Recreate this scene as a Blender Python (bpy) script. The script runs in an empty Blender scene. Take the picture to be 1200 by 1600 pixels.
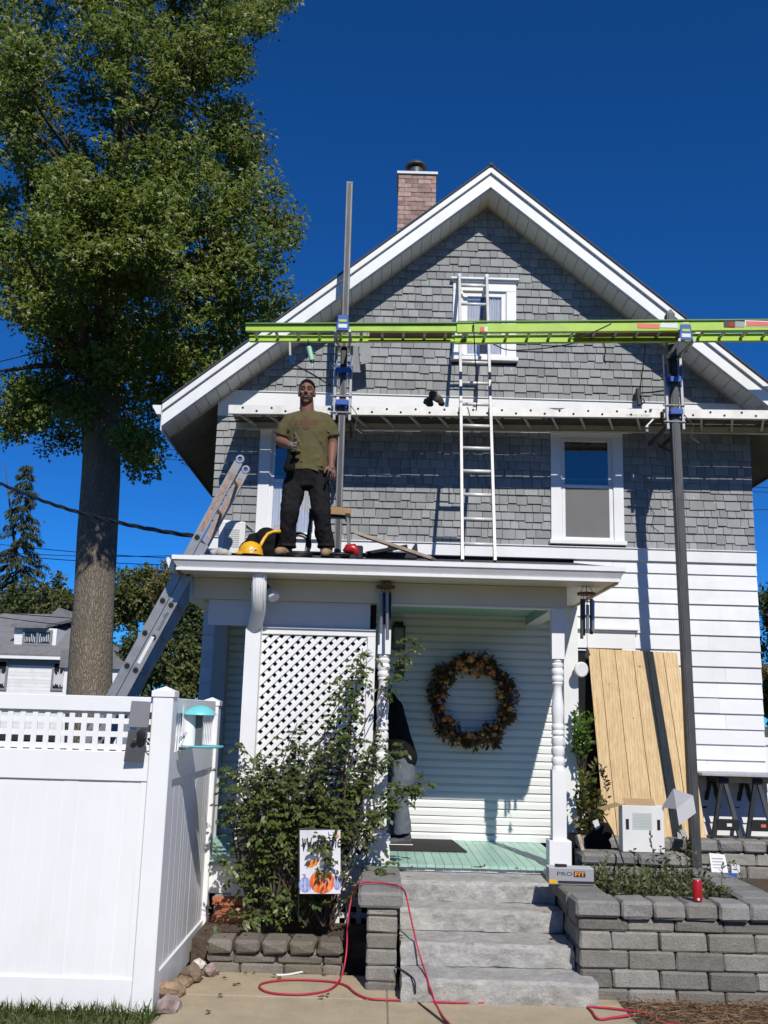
import bpy, bmesh, math, random
import numpy as np
from mathutils import Vector, Matrix, Euler
rnd = random.Random(11)
rng = np.random.default_rng(5)
scene = bpy.context.scene
COL = scene.collection

# ------------------------------------------------------------------ camera, sky, sun, exposure
CAM_H = 1.976
FPX = 1540.0                                   # focal length in pixels of the 1200x1600 photograph
PITCH = math.atan(315 / FPX)
ROLL = math.radians(1.6)
_cp, _sp = math.cos(PITCH), math.sin(PITCH)
_r0, _u0 = np.array([1., 0, 0]), np.array([0, -_sp, _cp])
CF = np.array([0, _cp, _sp])
CR = math.cos(ROLL) * _r0 + math.sin(ROLL) * _u0
CU = -math.sin(ROLL) * _r0 + math.cos(ROLL) * _u0
CC = np.array([0, 0, CAM_H])
cam_d = bpy.data.cameras.new('camera')
cam = bpy.data.objects.new('camera', cam_d)
COL.objects.link(cam)
cam_d.sensor_fit = 'VERTICAL'
cam_d.sensor_height = 24.0
cam_d.lens = FPX / 1600 * 24.0
cam_d.clip_start = 0.1
cam_d.clip_end = 2000
cam.matrix_world = Matrix([[CR[0], CU[0], -CF[0], CC[0]], [CR[1], CU[1], -CF[1], CC[1]],
                           [CR[2], CU[2], -CF[2], CC[2]], [0, 0, 0, 1]])
scene.camera = cam

SUN_TO = Vector((0.25, -1.0, 0.95)).normalized()     # direction from the scene to the sun
SUN_EL = math.asin(SUN_TO.z)
SUN_AZ = math.atan2(SUN_TO.x, SUN_TO.y)
world = bpy.data.worlds.new('World')
scene.world = world
world.use_nodes = True
wn = world.node_tree.nodes
wl = world.node_tree.links
wn.clear()
sky = wn.new('ShaderNodeTexSky')
sky.sky_type = 'NISHITA'
sky.sun_disc = False
sky.sun_elevation = SUN_EL
sky.sun_rotation = SUN_AZ
sky.altitude = 2500
sky.air_density = 0.9
sky.dust_density = 0.0
sky.ozone_density = 4.5
bg = wn.new('ShaderNodeBackground')
bg.inputs['Strength'].default_value = 0.05
wo = wn.new('ShaderNodeOutputWorld')
hs = wn.new('ShaderNodeMix')                       # the deep blue of a phone picture taken with the sun behind
hs.data_type = 'RGBA'; hs.blend_type = 'MULTIPLY'
hs.inputs[0].default_value = 1.0
hs.inputs[7].default_value = (0.27, 1.32, 2.45, 1)
wl.new(sky.outputs[0], hs.inputs[6])
wl.new(hs.outputs[2], bg.inputs['Color'])
wl.new(bg.outputs[0], wo.inputs['Surface'])
sun_d = bpy.data.lights.new('sun', 'SUN')
sun_d.energy = 5.0
sun_d.angle = math.radians(0.53)
sun_d.color = (1.0, 0.955, 0.885)
sun = bpy.data.objects.new('sun', sun_d)
COL.objects.link(sun)
sun.rotation_euler = SUN_TO.to_track_quat('Z', 'Y').to_euler()
sun.location = (6, -10, 20)
scene.view_settings.view_transform = 'Standard'
scene.view_settings.look = 'None'
scene.view_settings.gamma = 1
scene.view_settings.use_curve_mapping = False
scene.view_settings.exposure = -0.12
scene.cycles.max_bounces = 8
scene.cycles.diffuse_bounces = 3
scene.cycles.transparent_max_bounces = 8
scene.cycles.sample_clamp_indirect = 4

# ------------------------------------------------------------------ helpers
def ray(x, y):
    return CF + CR * ((x - 600) / FPX) + CU * ((800 - y) / FPX)
def at(x, y, Y):
    d = ray(x, y); return Vector(CC + d * (Y / d[1]))
def atz(x, y, Z):
    d = ray(x, y); return Vector(CC + d * ((Z - CAM_H) / d[2]))
def zat(x, y, Y):
    return at(x, y, Y).z
def xat(x, y, Y):
    return at(x, y, Y).x

def lin(c):
    def g(u):
        u /= 255.0
        return u / 12.92 if u <= 0.04045 else ((u + 0.055) / 1.055) ** 2.4
    return tuple(g(u) for u in c)

def worldloc(o):
    v = Vector((0, 0, 0))
    while o is not None:
        v = v + o.location; o = o.parent
    return v

def tag(o, label=None, cat=None, group=None, kind=None):
    if label: o['label'] = label
    if cat: o['category'] = cat
    if group: o['group'] = group
    if kind: o['kind'] = kind
    return o

def thing(name, loc, label, cat, group=None):
    o = bpy.data.objects.new(name, None)
    COL.objects.link(o)
    o.location = loc
    o.empty_display_size = 0.1
    return tag(o, label, cat, group)

def link(name, mesh, parent=None):
    o = bpy.data.objects.new(name, mesh)
    COL.objects.link(o)
    if parent is not None: o.parent = parent
    return o

def inst(name, mesh, parent, loc, rot=None, scale=None, label=None):
    """a copy of a shared mesh, placed in world coordinates under an unrotated parent"""
    o = link(name, mesh, parent)
    o.location = Vector(loc) - (worldloc(parent) if parent is not None else Vector((0, 0, 0)))
    if rot is not None: o.rotation_euler = rot
    if scale is not None: o.scale = scale
    if label: o['label'] = label
    return o

def copy_tree(o, parent=None):
    c = o.copy(); COL.objects.link(c)
    if parent is not None: c.parent = parent
    for ch in list(o.children): copy_tree(ch, c)
    return c

class MB:
    def __init__(s): s.v = []; s.f = []; s.m = []
    def add(s, vs, fs, m=0):
        n = len(s.v); s.v += [tuple(v) for v in vs]
        s.f += [tuple(i + n for i in f) for f in fs]; s.m += [m] * len(fs)
        return s
    def box(s, x0, x1, y0, y1, z0, z1, m=0):
        vs = [(x0, y0, z0), (x1, y0, z0), (x1, y1, z0), (x0, y1, z0), (x0, y0, z1), (x1, y0, z1), (x1, y1, z1), (x0, y1, z1)]
        return s.add(vs, [(0, 3, 2, 1), (4, 5, 6, 7), (0, 1, 5, 4), (1, 2, 6, 5), (2, 3, 7, 6), (3, 0, 4, 7)], m)
    def bar(s, p, q, w, h, up=(0, 0, 1), m=0, w2=None, h2=None):
        p, q = Vector(p), Vector(q); d = (q - p).normalized(); u = Vector(up)
        if abs(d.dot(u)) > 0.98: u = Vector((0, 1, 0))
        a = d.cross(u).normalized(); b = a.cross(d).normalized()
        w2 = w if w2 is None else w2; h2 = h if h2 is None else h2
        vs = []
        for c, ww, hh in ((p, w, h), (q, w2, h2)):
            for sx, sy in ((-1, -1), (1, -1), (1, 1), (-1, 1)):
                vs.append(c + a * (sx * ww / 2) + b * (sy * hh / 2))
        return s.add(vs, [(0, 3, 2, 1), (4, 5, 6, 7), (0, 1, 5, 4), (1, 2, 6, 5), (2, 3, 7, 6), (3, 0, 4, 7)], m)
    def tube(s, pts, r, n=6, m=0, cap=True, flat=None):
        pts = [Vector(p) for p in pts]; k = len(pts)
        rs = r if isinstance(r, (list, tuple)) else [r] * k
        d0 = (pts[1] - pts[0]).normalized()
        a = d0.cross(Vector((0, 0, 1)))
        if a.length < 0.05: a = d0.cross(Vector((0, 1, 0)))
        a.normalize(); base = len(s.v)
        for i, p in enumerate(pts):
            d = (pts[min(i + 1, k - 1)] - pts[max(i - 1, 0)])
            d = d.normalized() if d.length > 1e-9 else d0
            a = (a - d * a.dot(d))
            a = a.normalized() if a.length > 1e-6 else d.orthogonal().normalized()
            b = d.cross(a)
            for j in range(n):
                t = 2 * math.pi * j / n
                s.v.append(tuple(p + a * (math.cos(t) * rs[i]) + b * (math.sin(t) * rs[i] * (flat or 1))))
        for i in range(k - 1):
            for j in range(n):
                s.f.append((base + i * n + j, base + i * n + (j + 1) % n, base + (i + 1) * n + (j + 1) % n, base + (i + 1) * n + j)); s.m.append(m)
        if cap:
            s.f.append(tuple(base + j for j in range(n))[::-1]); s.m.append(m)
            s.f.append(tuple(base + (k - 1) * n + j for j in range(n))); s.m.append(m)
        return s
    def lathe(s, prof, c, n=16, m=0, axis='z', cap=True):
        c = Vector(c); base = len(s.v); k = len(prof)
        for r, z in prof:
            for j in range(n):
                t = 2 * math.pi * j / n
                if axis == 'z': s.v.append(tuple(c + Vector((r * math.cos(t), r * math.sin(t), z))))
                elif axis == 'y': s.v.append(tuple(c + Vector((r * math.cos(t), z, -r * math.sin(t)))))
                else: s.v.append(tuple(c + Vector((z, r * math.cos(t), r * math.sin(t)))))
        for i in range(k - 1):
            for j in range(n):
                s.f.append((base + i * n + j, base + i * n + (j + 1) % n, base + (i + 1) * n + (j + 1) % n, base + (i + 1) * n + j)); s.m.append(m)
        if cap:
            s.f.append(tuple(base + j for j in range(n))[::-1]); s.m.append(m)
            s.f.append(tuple(base + (k - 1) * n + j for j in range(n))); s.m.append(m)
        return s
    def prism(s, poly, vec, m=0):
        n = len(poly); vec = Vector(vec); p = [Vector(q) for q in poly]
        vs = p + [q + vec for q in p]
        fs = [tuple(range(n))[::-1], tuple(range(n, 2 * n))]
        fs += [(i, (i + 1) % n, n + (i + 1) % n, n + i) for i in range(n)]
        return s.add(vs, fs, m)
    def xprof(s, prof, x0, x1, m=0):
        """profile of (Y, Z) pairs extruded along X"""
        return s.prism([(x0, y, z) for y, z in prof], (x1 - x0, 0, 0), m)
    def ell(s, c, r, n=10, k=7, m=0, M=None):
        c = Vector(c); vs = []; fs = []
        r = (r, r, r) if not hasattr(r, '__len__') else r
        for i in range(k + 1):
            ph = math.pi * i / k
            for j in range(n):
                t = 2 * math.pi * j / n
                v = Vector((r[0] * math.sin(ph) * math.cos(t), r[1] * math.sin(ph) * math.sin(t), r[2] * math.cos(ph)))
                if M is not None: v = M @ v
                vs.append(c + v)
        for i in range(k):
            for j in range(n):
                fs.append((i * n + j, (i + 1) * n + j, (i + 1) * n + (j + 1) % n, i * n + (j + 1) % n))
        return s.add(vs, fs, m)
    def cap(s, p, q, r0, r1, n=12, m=0):
        """tapered capsule"""
        p, q = Vector(p), Vector(q); d = q - p; L = d.length
        if L < 1e-6: return s.ell(p, r0, n, 8, m)
        d.normalize(); pts = []; rs = []
        for i in range(4):
            t = math.pi / 2 * (i + .15) / 4.15; pts.append(p - d * (r0 * math.cos(t))); rs.append(max(r0 * math.sin(t), r0 * .05))
        for i in range(5):
            t = i / 4; pts.append(p + d * (L * t)); rs.append(r0 + (r1 - r0) * t)
        for i in range(4):
            t = math.pi / 2 * (3 - i + .15) / 4.15; pts.append(q + d * (r1 * math.cos(t))); rs.append(max(r1 * math.sin(t), r1 * .05))
        return s.tube(pts, rs, n, m)
    def mesh(s, name, mats, off=None, smooth=False):
        me = bpy.data.meshes.new(name)
        v = s.v
        if off is not None: v = [(a - off[0], b - off[1], c - off[2]) for a, b, c in v]
        me.from_pydata(v, [], s.f)
        mats = mats if isinstance(mats, (list, tuple)) else [mats]
        for mm in mats: me.materials.append(mm)
        if len(mats) > 1: me.polygons.foreach_set('material_index', s.m)
        if smooth: me.polygons.foreach_set('use_smooth', [True] * len(me.polygons))
        me.update()
        bm = bmesh.new(); bm.from_mesh(me); bmesh.ops.recalc_face_normals(bm, faces=bm.faces); bm.to_mesh(me); bm.free()
        return me
    def build(s, name, mats, parent=None, smooth=False, label=None, kind=None, bevel=0, seg=1, auto=None):
        off = None if parent is None else worldloc(parent)
        o = link(name, s.mesh(name, mats, off, smooth), parent)
        if label: o['label'] = label
        if kind: o['kind'] = kind
        if bevel:
            b = o.modifiers.new('bevel', 'BEVEL'); b.width = bevel; b.segments = seg; b.limit_method = 'ANGLE'; b.angle_limit = math.radians(35)
        if auto: smooth_by_angle(o.data, auto)
        return o

def smooth_by_angle(me, deg):
    bm = bmesh.new(); bm.from_mesh(me)
    for f in bm.faces: f.smooth = True
    for e in bm.edges:
        e.smooth = len(e.link_faces) == 2 and e.calc_face_angle(0) < math.radians(deg)
    bm.to_mesh(me); bm.free()

def raw_mesh(name, V, F, mat, n=4, smooth=False):
    """fast mesh from numpy arrays, faces of n corners"""
    me = bpy.data.meshes.new(name)
    V = np.asarray(V, np.float32); F = np.asarray(F, np.int32)
    me.vertices.add(len(V)); me.vertices.foreach_set('co', V.ravel())
    me.loops.add(F.size); me.loops.foreach_set('vertex_index', F.ravel())
    me.polygons.add(len(F)); me.polygons.foreach_set('loop_start', np.arange(len(F), dtype=np.int32) * n)
    me.polygons.foreach_set('loop_total', np.full(len(F), n, np.int32))
    if smooth: me.polygons.foreach_set('use_smooth', np.ones(len(F), bool))
    me.materials.append(mat)
    me.update(calc_edges=True); me.validate()
    return me

def remesh(mb, name, mat, parent, voxel, smooth_it=2, noise=0.0, nscale=6.0, label=None, dec=None):
    """fuse overlapping closed shapes into one continuous skin"""
    off = worldloc(parent) if parent is not None else Vector((0, 0, 0))
    me = mb.mesh(name + '_src', mat, off)
    t = bpy.data.objects.new('tmp', me); COL.objects.link(t)
    r = t.modifiers.new('r', 'REMESH'); r.mode = 'VOXEL'; r.voxel_size = voxel; r.use_smooth_shade = True
    if smooth_it:
        k = t.modifiers.new('s', 'SMOOTH'); k.factor = 0.5; k.iterations = smooth_it
    dg = bpy.context.evaluated_depsgraph_get()
    me2 = bpy.data.meshes.new_from_object(t.evaluated_get(dg))
    bpy.data.objects.remove(t); bpy.data.meshes.remove(me)
    me2.name = name
    if noise:
        from mathutils import noise as nz
        for v in me2.vertices:
            p = v.co * nscale
            a = nz.noise(Vector((p.x, p.y, p.z * .55))) + .5 * nz.noise(p * 2.3)
            v.co = v.co + v.normal * (a * noise)
    me2.materials.clear(); me2.materials.append(mat)
    me2.polygons.foreach_set('use_smooth', [True] * len(me2.polygons))
    o = link(name, me2, parent)
    if label: o['label'] = label
    return o

# ------------------------------------------------------------------ materials
class NT:
    def __init__(s, name):
        s.mat = bpy.data.materials.new(name); s.mat.use_nodes = True
        s.t = s.mat.node_tree; s.n = s.t.nodes; s.n.clear()
        s.out = s.n.new('ShaderNodeOutputMaterial'); s.b = s.n.new('ShaderNodeBsdfPrincipled')
        s.t.links.new(s.b.outputs[0], s.out.inputs[0])
    def new(s, ty, **kw):
        n = s.n.new(ty)
        for k, v in kw.items(): setattr(n, k, v)
        return n
    def l(s, a, b): s.t.links.new(a, b)
    def pos(s, sc=(1, 1, 1)):
        g = s.new('ShaderNodeNewGeometry'); m = s.new('ShaderNodeMapping'); m.inputs['Scale'].default_value = sc
        s.l(g.outputs['Position'], m.inputs['Vector']); return m.outputs[0]
    def noise(s, vec, scale, detail=4, rough=.6):
        n = s.new('ShaderNodeTexNoise'); n.inputs['Scale'].default_value = scale
        n.inputs['Detail'].default_value = detail; n.inputs['Roughness'].default_value = rough
        s.l(vec, n.inputs['Vector']); return n.outputs['Fac']
    def ramp(s, fac, stops):
        r = s.new('ShaderNodeValToRGB'); e = r.color_ramp.elements
        while len(e) < len(stops): e.new(0.5)
        for q, (p, c) in zip(e, stops):
            q.position = p; q.color = (c[0], c[1], c[2], 1) if hasattr(c, '__len__') else (c, c, c, 1)
        s.l(fac, r.inputs[0]); return r.outputs[0]
    def mix(s, fac, a, b, mode='MIX'):
        m = s.new('ShaderNodeMix', data_type='RGBA', blend_type=mode)
        for sock, val in ((m.inputs[0], fac), (m.inputs[6], a), (m.inputs[7], b)):
            if hasattr(val, 'is_output'): s.l(val, sock)
            elif hasattr(val, '__len__'): sock.default_value = (val[0], val[1], val[2], 1)
            else: sock.default_value = val
        return m.outputs[2]
    def math(s, op, a, b=0.0):
        m = s.new('ShaderNodeMath', operation=op)
        for i, val in enumerate((a, b)):
            if hasattr(val, 'is_output'): s.l(val, m.inputs[i])
            else: m.inputs[i].default_value = val
        return m.outputs[0]
    def rand(s):
        o = s.new('ShaderNodeObjectInfo'); g = s.new('ShaderNodeNewGeometry')
        return s.math('FRACT', s.math('ADD', o.outputs['Random'], g.outputs['Random Per Island']))
    def bump(s, fac, strength=.3, dist=.01):
        b = s.new('ShaderNodeBump'); b.inputs['Strength'].default_value = strength; b.inputs['Distance'].default_value = dist
        s.l(fac, b.inputs['Height']); s.l(b.outputs[0], s.b.inputs['Normal'])
    def base(s, c):
        if hasattr(c, 'is_output'): s.l(c, s.b.inputs['Base Color'])
        else: s.b.inputs['Base Color'].default_value = (*c, 1)
    def set(s, **kw):
        for k, v in kw.items(): s.b.inputs[k.replace('_', ' ')].default_value = v

def mk(name, col, rough=.6, var=.12, scale=6, piece=.0, bump=.0, bscale=60, metal=0.0, stretch=(1, 1, 1), dirt=0.0, dirtcol=(.16, .14, .11), bdist=.004, spec=.5):
    """paint, stone, metal ...: base colour with mottling, a little per-piece variation, fine relief and worn dirt"""
    N = NT(name); p = N.pos(stretch)
    n = N.noise(p, scale, 5, .62)
    c = N.ramp(n, [(.28, tuple(max(0, x * (1 - var)) for x in col)), (.72, tuple(min(1, x * (1 + var)) for x in col))])
    if piece:
        r = N.rand(); k = N.ramp(r, [(0, 1 - piece), (1, 1 + piece * .6)])
        c = N.mix(1.0, c, k, 'MULTIPLY')
    if dirt:
        d = N.noise(N.pos((1, 1, .55)), scale * .45 + .7, 6, .72)
        c = N.mix(N.math('MULTIPLY', N.ramp(d, [(.5, 0.), (.74, 1.)]), dirt), c, dirtcol)
    N.base(c); N.set(Roughness=rough, Metallic=metal)
    N.b.inputs['Specular IOR Level'].default_value = spec
    if bump: N.bump(N.noise(p, bscale, 4, .7), bump, bdist)
    return N.mat

def stone(name, col, piece):
    """tumbled concrete block: speckled, blotched, each block its own tone"""
    N = NT(name); p = N.pos()
    a = N.noise(p, 7, 6, .75); b = N.noise(p, 62, 5, .8); s = N.noise(p, 170, 2, .5)
    k = lambda f: tuple(x * f for x in col)
    c = N.ramp(a, [(.3, k(.62)), (.5, k(1.0)), (.7, k(1.35))])
    c = N.mix(.5, c, N.ramp(b, [(.32, k(.5)), (.52, k(1.0)), (.7, k(1.6))]))
    c = N.mix(N.math('MULTIPLY', N.ramp(s, [(.62, 0.), (.68, 1.)]), .5), c, k(1.9))
    r = N.rand(); c = N.mix(1.0, c, N.ramp(r, [(0, 1 - piece), (.5, 1.0), (1, 1 + piece)]), 'MULTIPLY')
    c = N.mix(N.math('MULTIPLY', N.ramp(N.math('FRACT', N.math('MULTIPLY', r, 7.3)), [(.6, 0.), (.9, 1.)]), .35), c, (col[0] * .95, col[1] * .9, col[2] * .72))
    N.base(c); N.set(Roughness=.95); N.b.inputs['Specular IOR Level'].default_value = .2
    N.bump(N.math('ADD', N.math('MULTIPLY', b, 1.0), N.math('MULTIPLY', a, .8)), .9, .014)
    return N.mat

M = {}
M['white'] = mk('white_paint', (.76, .76, .755), .5, .035, 3, bump=.12, bscale=70, dirt=.3, dirtcol=(.48, .46, .41))
M['siding'] = mk('white_siding', (.73, .735, .73), .5, .05, 2.5, piece=.07, bump=.1, bscale=40, dirt=.38, dirtcol=(.50, .49, .45), stretch=(.5, 1, 2))
M['porchsiding'] = mk('porch_siding_paint', (.735, .745, .705), .5, .03, 2.5, piece=.04, bump=.1, bscale=40, dirt=.2, dirtcol=(.46, .45, .40), stretch=(.5, 1, 2))
M['shadepaint'] = mk('shaded_corner_paint', (.44, .44, .43), .6, .05, 4)  # darker copy for the left pilaster, corner shade put into its colour
M['vinyl'] = mk('white_vinyl', (.80, .81, .815), .42, .02, 2, piece=.012, dirt=.2, dirtcol=(.56, .55, .50))
M['soffit'] = mk('soffit_panel', (.74, .73, .69), .5, .03, 3, piece=.05)
M['cream'] = mk('cream_paint', (.62, .58, .46), .55, .04, 3)
M['porchgreen'] = mk('porch_green_paint', (.36, .57, .47), .45, .1, 3, piece=.1, dirt=.3, dirtcol=(.3, .36, .31), bump=.1)
M['ceilgreen'] = mk('ceiling_green_paint', (.36, .60, .50), .5, .03, 3)
M['greypaint'] = mk('grey_painted_board', (.62, .63, .64), .55, .04, 3)
M['tan'] = mk('tan_board', (.55, .42, .26), .6, .1, 8)
M['roofing'] = mk('asphalt_roofing', (.06, .06, .062), .9, .3, 40, bump=.4, bscale=200)
M['metalstrip'] = mk('drip_edge', (.55, .55, .53), .5, .2, 10, dirt=.6, dirtcol=(.25, .25, .22))
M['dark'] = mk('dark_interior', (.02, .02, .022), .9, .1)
M['black'] = mk('black_plastic', (.010, .010, .011), .5, .2, 20)
M['blackcloth'] = mk('black_cloth', (.009, .009, .010), .95, .3, 14, bump=.4, bscale=60, spec=.15)
M['steel'] = mk('dark_steel', (.055, .057, .06), .5, .35, 14, stretch=(1, 1, .3), bump=.1)
M['greysteel'] = mk('grey_steel', (.20, .20, .195), .5, .3, 14, stretch=(1, 1, .3), metal=.2)
M['alu'] = mk('aluminium', (.37, .37, .365), .42, .14, 9, metal=.55, dirt=.3, dirtcol=(.30, .27, .23))
M['aluwhite'] = mk('worn_aluminium_plank', (.70, .68, .62), .45, .1, 7, metal=.15, dirt=.4, dirtcol=(.38, .34, .27))
M['alushade'] = mk('plank_underside_shade', (.10, .085, .065), .6, .3, 9)  # shade below the walk plank put into the deck colour
M['blue'] = mk('blue_enamel', (.035, .10, .36), .35, .15, 12, dirt=.2)
M['lime'] = mk('lime_fibreglass', (.36, .56, .04), .45, .1, 5, dirt=.45, dirtcol=(.24, .30, .07))
M['limedark'] = mk('lime_edge', (.10, .22, .03), .45, .1, 5)
M['rust'] = mk('paint_worn_metal', (.33, .22, .16), .7, .45, 22, dirt=.9, dirtcol=(.40, .39, .37))
M['alurail'] = mk('dull_aluminium_rail', (.36, .36, .36), .45, .15, 9, metal=.15, dirt=.4, dirtcol=(.24, .22, .19))
M['yellow'] = mk('yellow_plastic', (.72, .38, .012), .35, .05, 5)
M['red'] = mk('red_paint', (.36, .010, .014), .3, .06, 6)
M['redcord'] = mk('red_cord', (.42, .015, .05), .5, .15, 12)
M['kraft'] = mk('kraft_cardboard', (.36, .24, .13), .85, .12, 10)
M['carton'] = mk('white_carton', (.68, .68, .66), .7, .03, 4, dirt=.15)
M['print'] = mk('grey_print', (.40, .42, .41), .7, .05)
M['labelwhite'] = mk('label_white', (.7, .7, .7), .6, .03)
M['labelred'] = mk('label_orange', (.66, .13, .07), .5, .08)
M['ink'] = mk('black_ink', (.015, .015, .015), .6, .05)
M['orange'] = mk('orange_ink', (.75, .27, .04), .5, .05)
M['boxgrey'] = mk('grey_box_board', (.30, .31, .33), .55, .05, 6)
M['turq'] = mk('turquoise_plastic', (.16, .58, .60), .4, .04)
M['charcoal'] = mk('charcoal_panel', (.10, .105, .12), .4, .1, 8)
M['doormat'] = mk('rubber_mat', (.022, .02, .018), .95, .4, 40, bump=.5, bscale=160)
M['trimgrey'] = mk('grey_trim_paint', (.20, .205, .21), .6, .06)
M['farroof'] = mk('far_grey_roofing', (.17, .17, .175), .9, .18, 3, bump=.3, bscale=20)
M['bronze'] = mk('dark_bronze', (.03, .026, .022), .45, .2)
M['copper'] = mk('wood_disc', (.13, .055, .025), .6, .3, 20)
M['wire'] = mk('cable_black', (.012, .012, .013), .6, .1)
M['steelbright'] = mk('chime_tube', (.28, .29, .31), .3, .1, metal=.6)
M['lampglass'] = mk('frosted_lamp', (.66, .68, .70), .25, .03)
M['screen'] = mk('insect_screen', (.16, .16, .155), .7, .08, 4, spec=.2)
M['curtain'] = mk('white_curtain', (.62, .64, .66), .9, .12, 30, stretch=(1, 1, .08))
M['skin'] = mk('brown_skin', (.185, .088, .055), .55, .12, 20, bump=.1, bscale=90, spec=.3)
M['hair'] = mk('black_hair', (.005, .0045, .0045), .95, .2, 60, bump=.8, bscale=240, spec=.1)
M['shirt'] = mk('olive_shirt', (.086, .073, .026), .9, .1, 10, bump=.15, bscale=300)
M['denim'] = mk('black_denim', (.0115, .0115, .013), .9, .35, 9, bump=.2, bscale=200, spec=.15)
M['greydenim'] = mk('grey_denim', (.11, .125, .15), .85, .2, 9, bump=.2, bscale=200)
M['boot'] = mk('tan_boot', (.30, .19, .095), .75, .2, 20)
M['sneaker'] = mk('grey_sneaker', (.055, .058, .065), .7, .3, 30)
M['eye'] = mk('eye_white', (.26, .24, .22), .3, .02)
M['lip'] = mk('lip', (.16, .06, .05), .5, .05)
M['glove'] = mk('dusty_glove', (.19, .15, .125), .85, .35, 30)
M['faded'] = mk('faded_red_print', (.088, .042, .022), .9, .25, 20)
M['hole'] = mk('rung_hole', (.01, .01, .01), .9, .1)
M['soil'] = mk('soil', (.085, .058, .038), .95, .4, 14, bump=.9, bscale=30, bdist=.03)
M['flagcloth'] = mk('flag_cloth', (.66, .66, .72), .8, .08, 9)
M['pumpkin'] = mk('pumpkin_orange', (.72, .12, .02), .7, .3, 22)
M['bluepumpkin'] = mk('pumpkin_blue', (.22, .26, .48), .7, .3, 22)
M['straw'] = mk('pine_straw', (.22, .13, .065), .95, .3, 9, piece=.5)
M['paver'] = stone('paver_stone', (.255, .243, .218), .34)
M['paverwarm'] = stone('paver_stone_brown', (.20, .178, .15), .3)
M['capstone'] = stone('cap_stone', (.25, .243, .23), .2)
M['rock'] = mk('tan_rock', (.29, .20, .125), .9, .4, 9, piece=.4, bump=.9, bscale=24, bdist=.02, dirt=.4, dirtcol=(.2, .17, .15))
M['brick'] = mk('chimney_brick', (.36, .235, .20), .9, .3, 16, piece=.4, bump=.6, bscale=60, dirt=.7, dirtcol=(.50, .44, .40))
M['mortar'] = mk('mortar', (.26, .23, .21), .95, .2, 20)
M['pierbrick'] = mk('pier_brick', (.40, .13, .06), .9, .2, 16, piece=.25, bump=.4)

def wood_mat():
    N = NT('pine_panel'); p = N.pos((1.0, 1.0, .12))
    d = N.noise(p, 22.0, 6, .7)
    w = N.new('ShaderNodeTexWave', wave_type='BANDS', bands_direction='X'); w.inputs['Scale'].default_value = 11
    w.inputs['Distortion'].default_value = 11; w.inputs['Detail'].default_value = 5; w.inputs['Detail Scale'].default_value = .8; w.inputs['Detail Roughness'].default_value = .65
    N.l(p, w.inputs['Vector'])
    c = N.ramp(w.outputs['Fac'], [(0, (.46, .30, .13)), (.5, (.61, .43, .21)), (1, (.69, .51, .28))])
    c = N.mix(.55, c, N.ramp(d, [(.3, (.40, .25, .10)), (.7, (.73, .54, .30))]))
    k = N.ramp(N.rand(), [(0, .9), (1, 1.06)])
    N.base(N.mix(1.0, c, k, 'MULTIPLY')); N.set(Roughness=.65)
    N.bump(w.outputs['Fac'], .1, .002)
    return N.mat
M['pine'] = wood_mat()
M['weatherwood'] = mk('weathered_plank', (.36, .29, .22), .85, .35, 10, stretch=(.4, 1, 1), bump=.3)
M['oldwood'] = mk('scaffold_board', (.20, .125, .07), .85, .3, 8, stretch=(.3, 1, 1))

def shingle_mat():
    N = NT('grey_shingle'); p = N.pos((1, 1, .18))
    n = N.noise(p, 26, 4, .7)
    c = N.ramp(n, [(.25, (.215, .222, .220)), (.75, (.275, .282, .278))])
    k = N.ramp(N.rand(), [(0, .78), (.5, 1.0), (1, 1.17)])
    c = N.mix(1.0, c, k, 'MULTIPLY')
    wz = N.noise(N.pos((1, 1, .4)), 1.6, 5, .7)                       # weathering in broad streaks
    c = N.mix(1.0, c, N.ramp(wz, [(.3, .84), (.7, 1.12)]), 'MULTIPLY')
    sp = N.noise(N.pos((1, 1, .6)), 24, 2, .5)                      # chalk and paint flecks
    c = N.mix(N.ramp(sp, [(.735, 0.), (.755, .75)]), c, (.5, .5, .49))
    N.base(c); N.set(Roughness=.75); N.bump(n, .25, .003)
    return N.mat
M['shingle'] = shingle_mat()

def step_mat():
    N = NT('rock_face_step'); p = N.pos((.8, 1, 1.25))
    a = N.noise(p, 5, 7, .72); b = N.noise(N.pos((.8, 1, 1.3)), 17, 7, .78)
    c = N.ramp(a, [(.34, (.36, .355, .34)), (.5, (.47, .46, .43)), (.64, (.60, .575, .525))])
    c = N.mix(.5, c, N.ramp(b, [(.38, (.28, .278, .265)), (.5, (.47, .46, .43)), (.62, (.68, .65, .59))]))
    N.base(c); N.set(Roughness=.9); N.bump(N.noise(N.pos(), 22, 8, .8), 1.0, .03)
    return N.mat
M['step'] = step_mat()

def concrete_mat():
    N = NT('walk_concrete'); p = N.pos()
    a = N.noise(p, 3.2, 8, .75); b = N.noise(p, 130, 2, .5)
    c = N.ramp(a, [(.3, (.28, .225, .14)), (.6, (.43, .35, .22))])
    c = N.mix(.35, c, N.ramp(b, [(.35, (.2, .16, .11)), (.65, (.54, .46, .34))]))
    st = N.noise(p, 7, 6, .8)
    c = N.mix(N.math('MULTIPLY', N.ramp(st, [(.6, 0.), (.7, 1.)]), .45), c, (.17, .14, .10))
    N.base(c); N.set(Roughness=.9); N.bump(b, .3, .003)
    return N.mat
M['concrete'] = concrete_mat()

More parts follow.
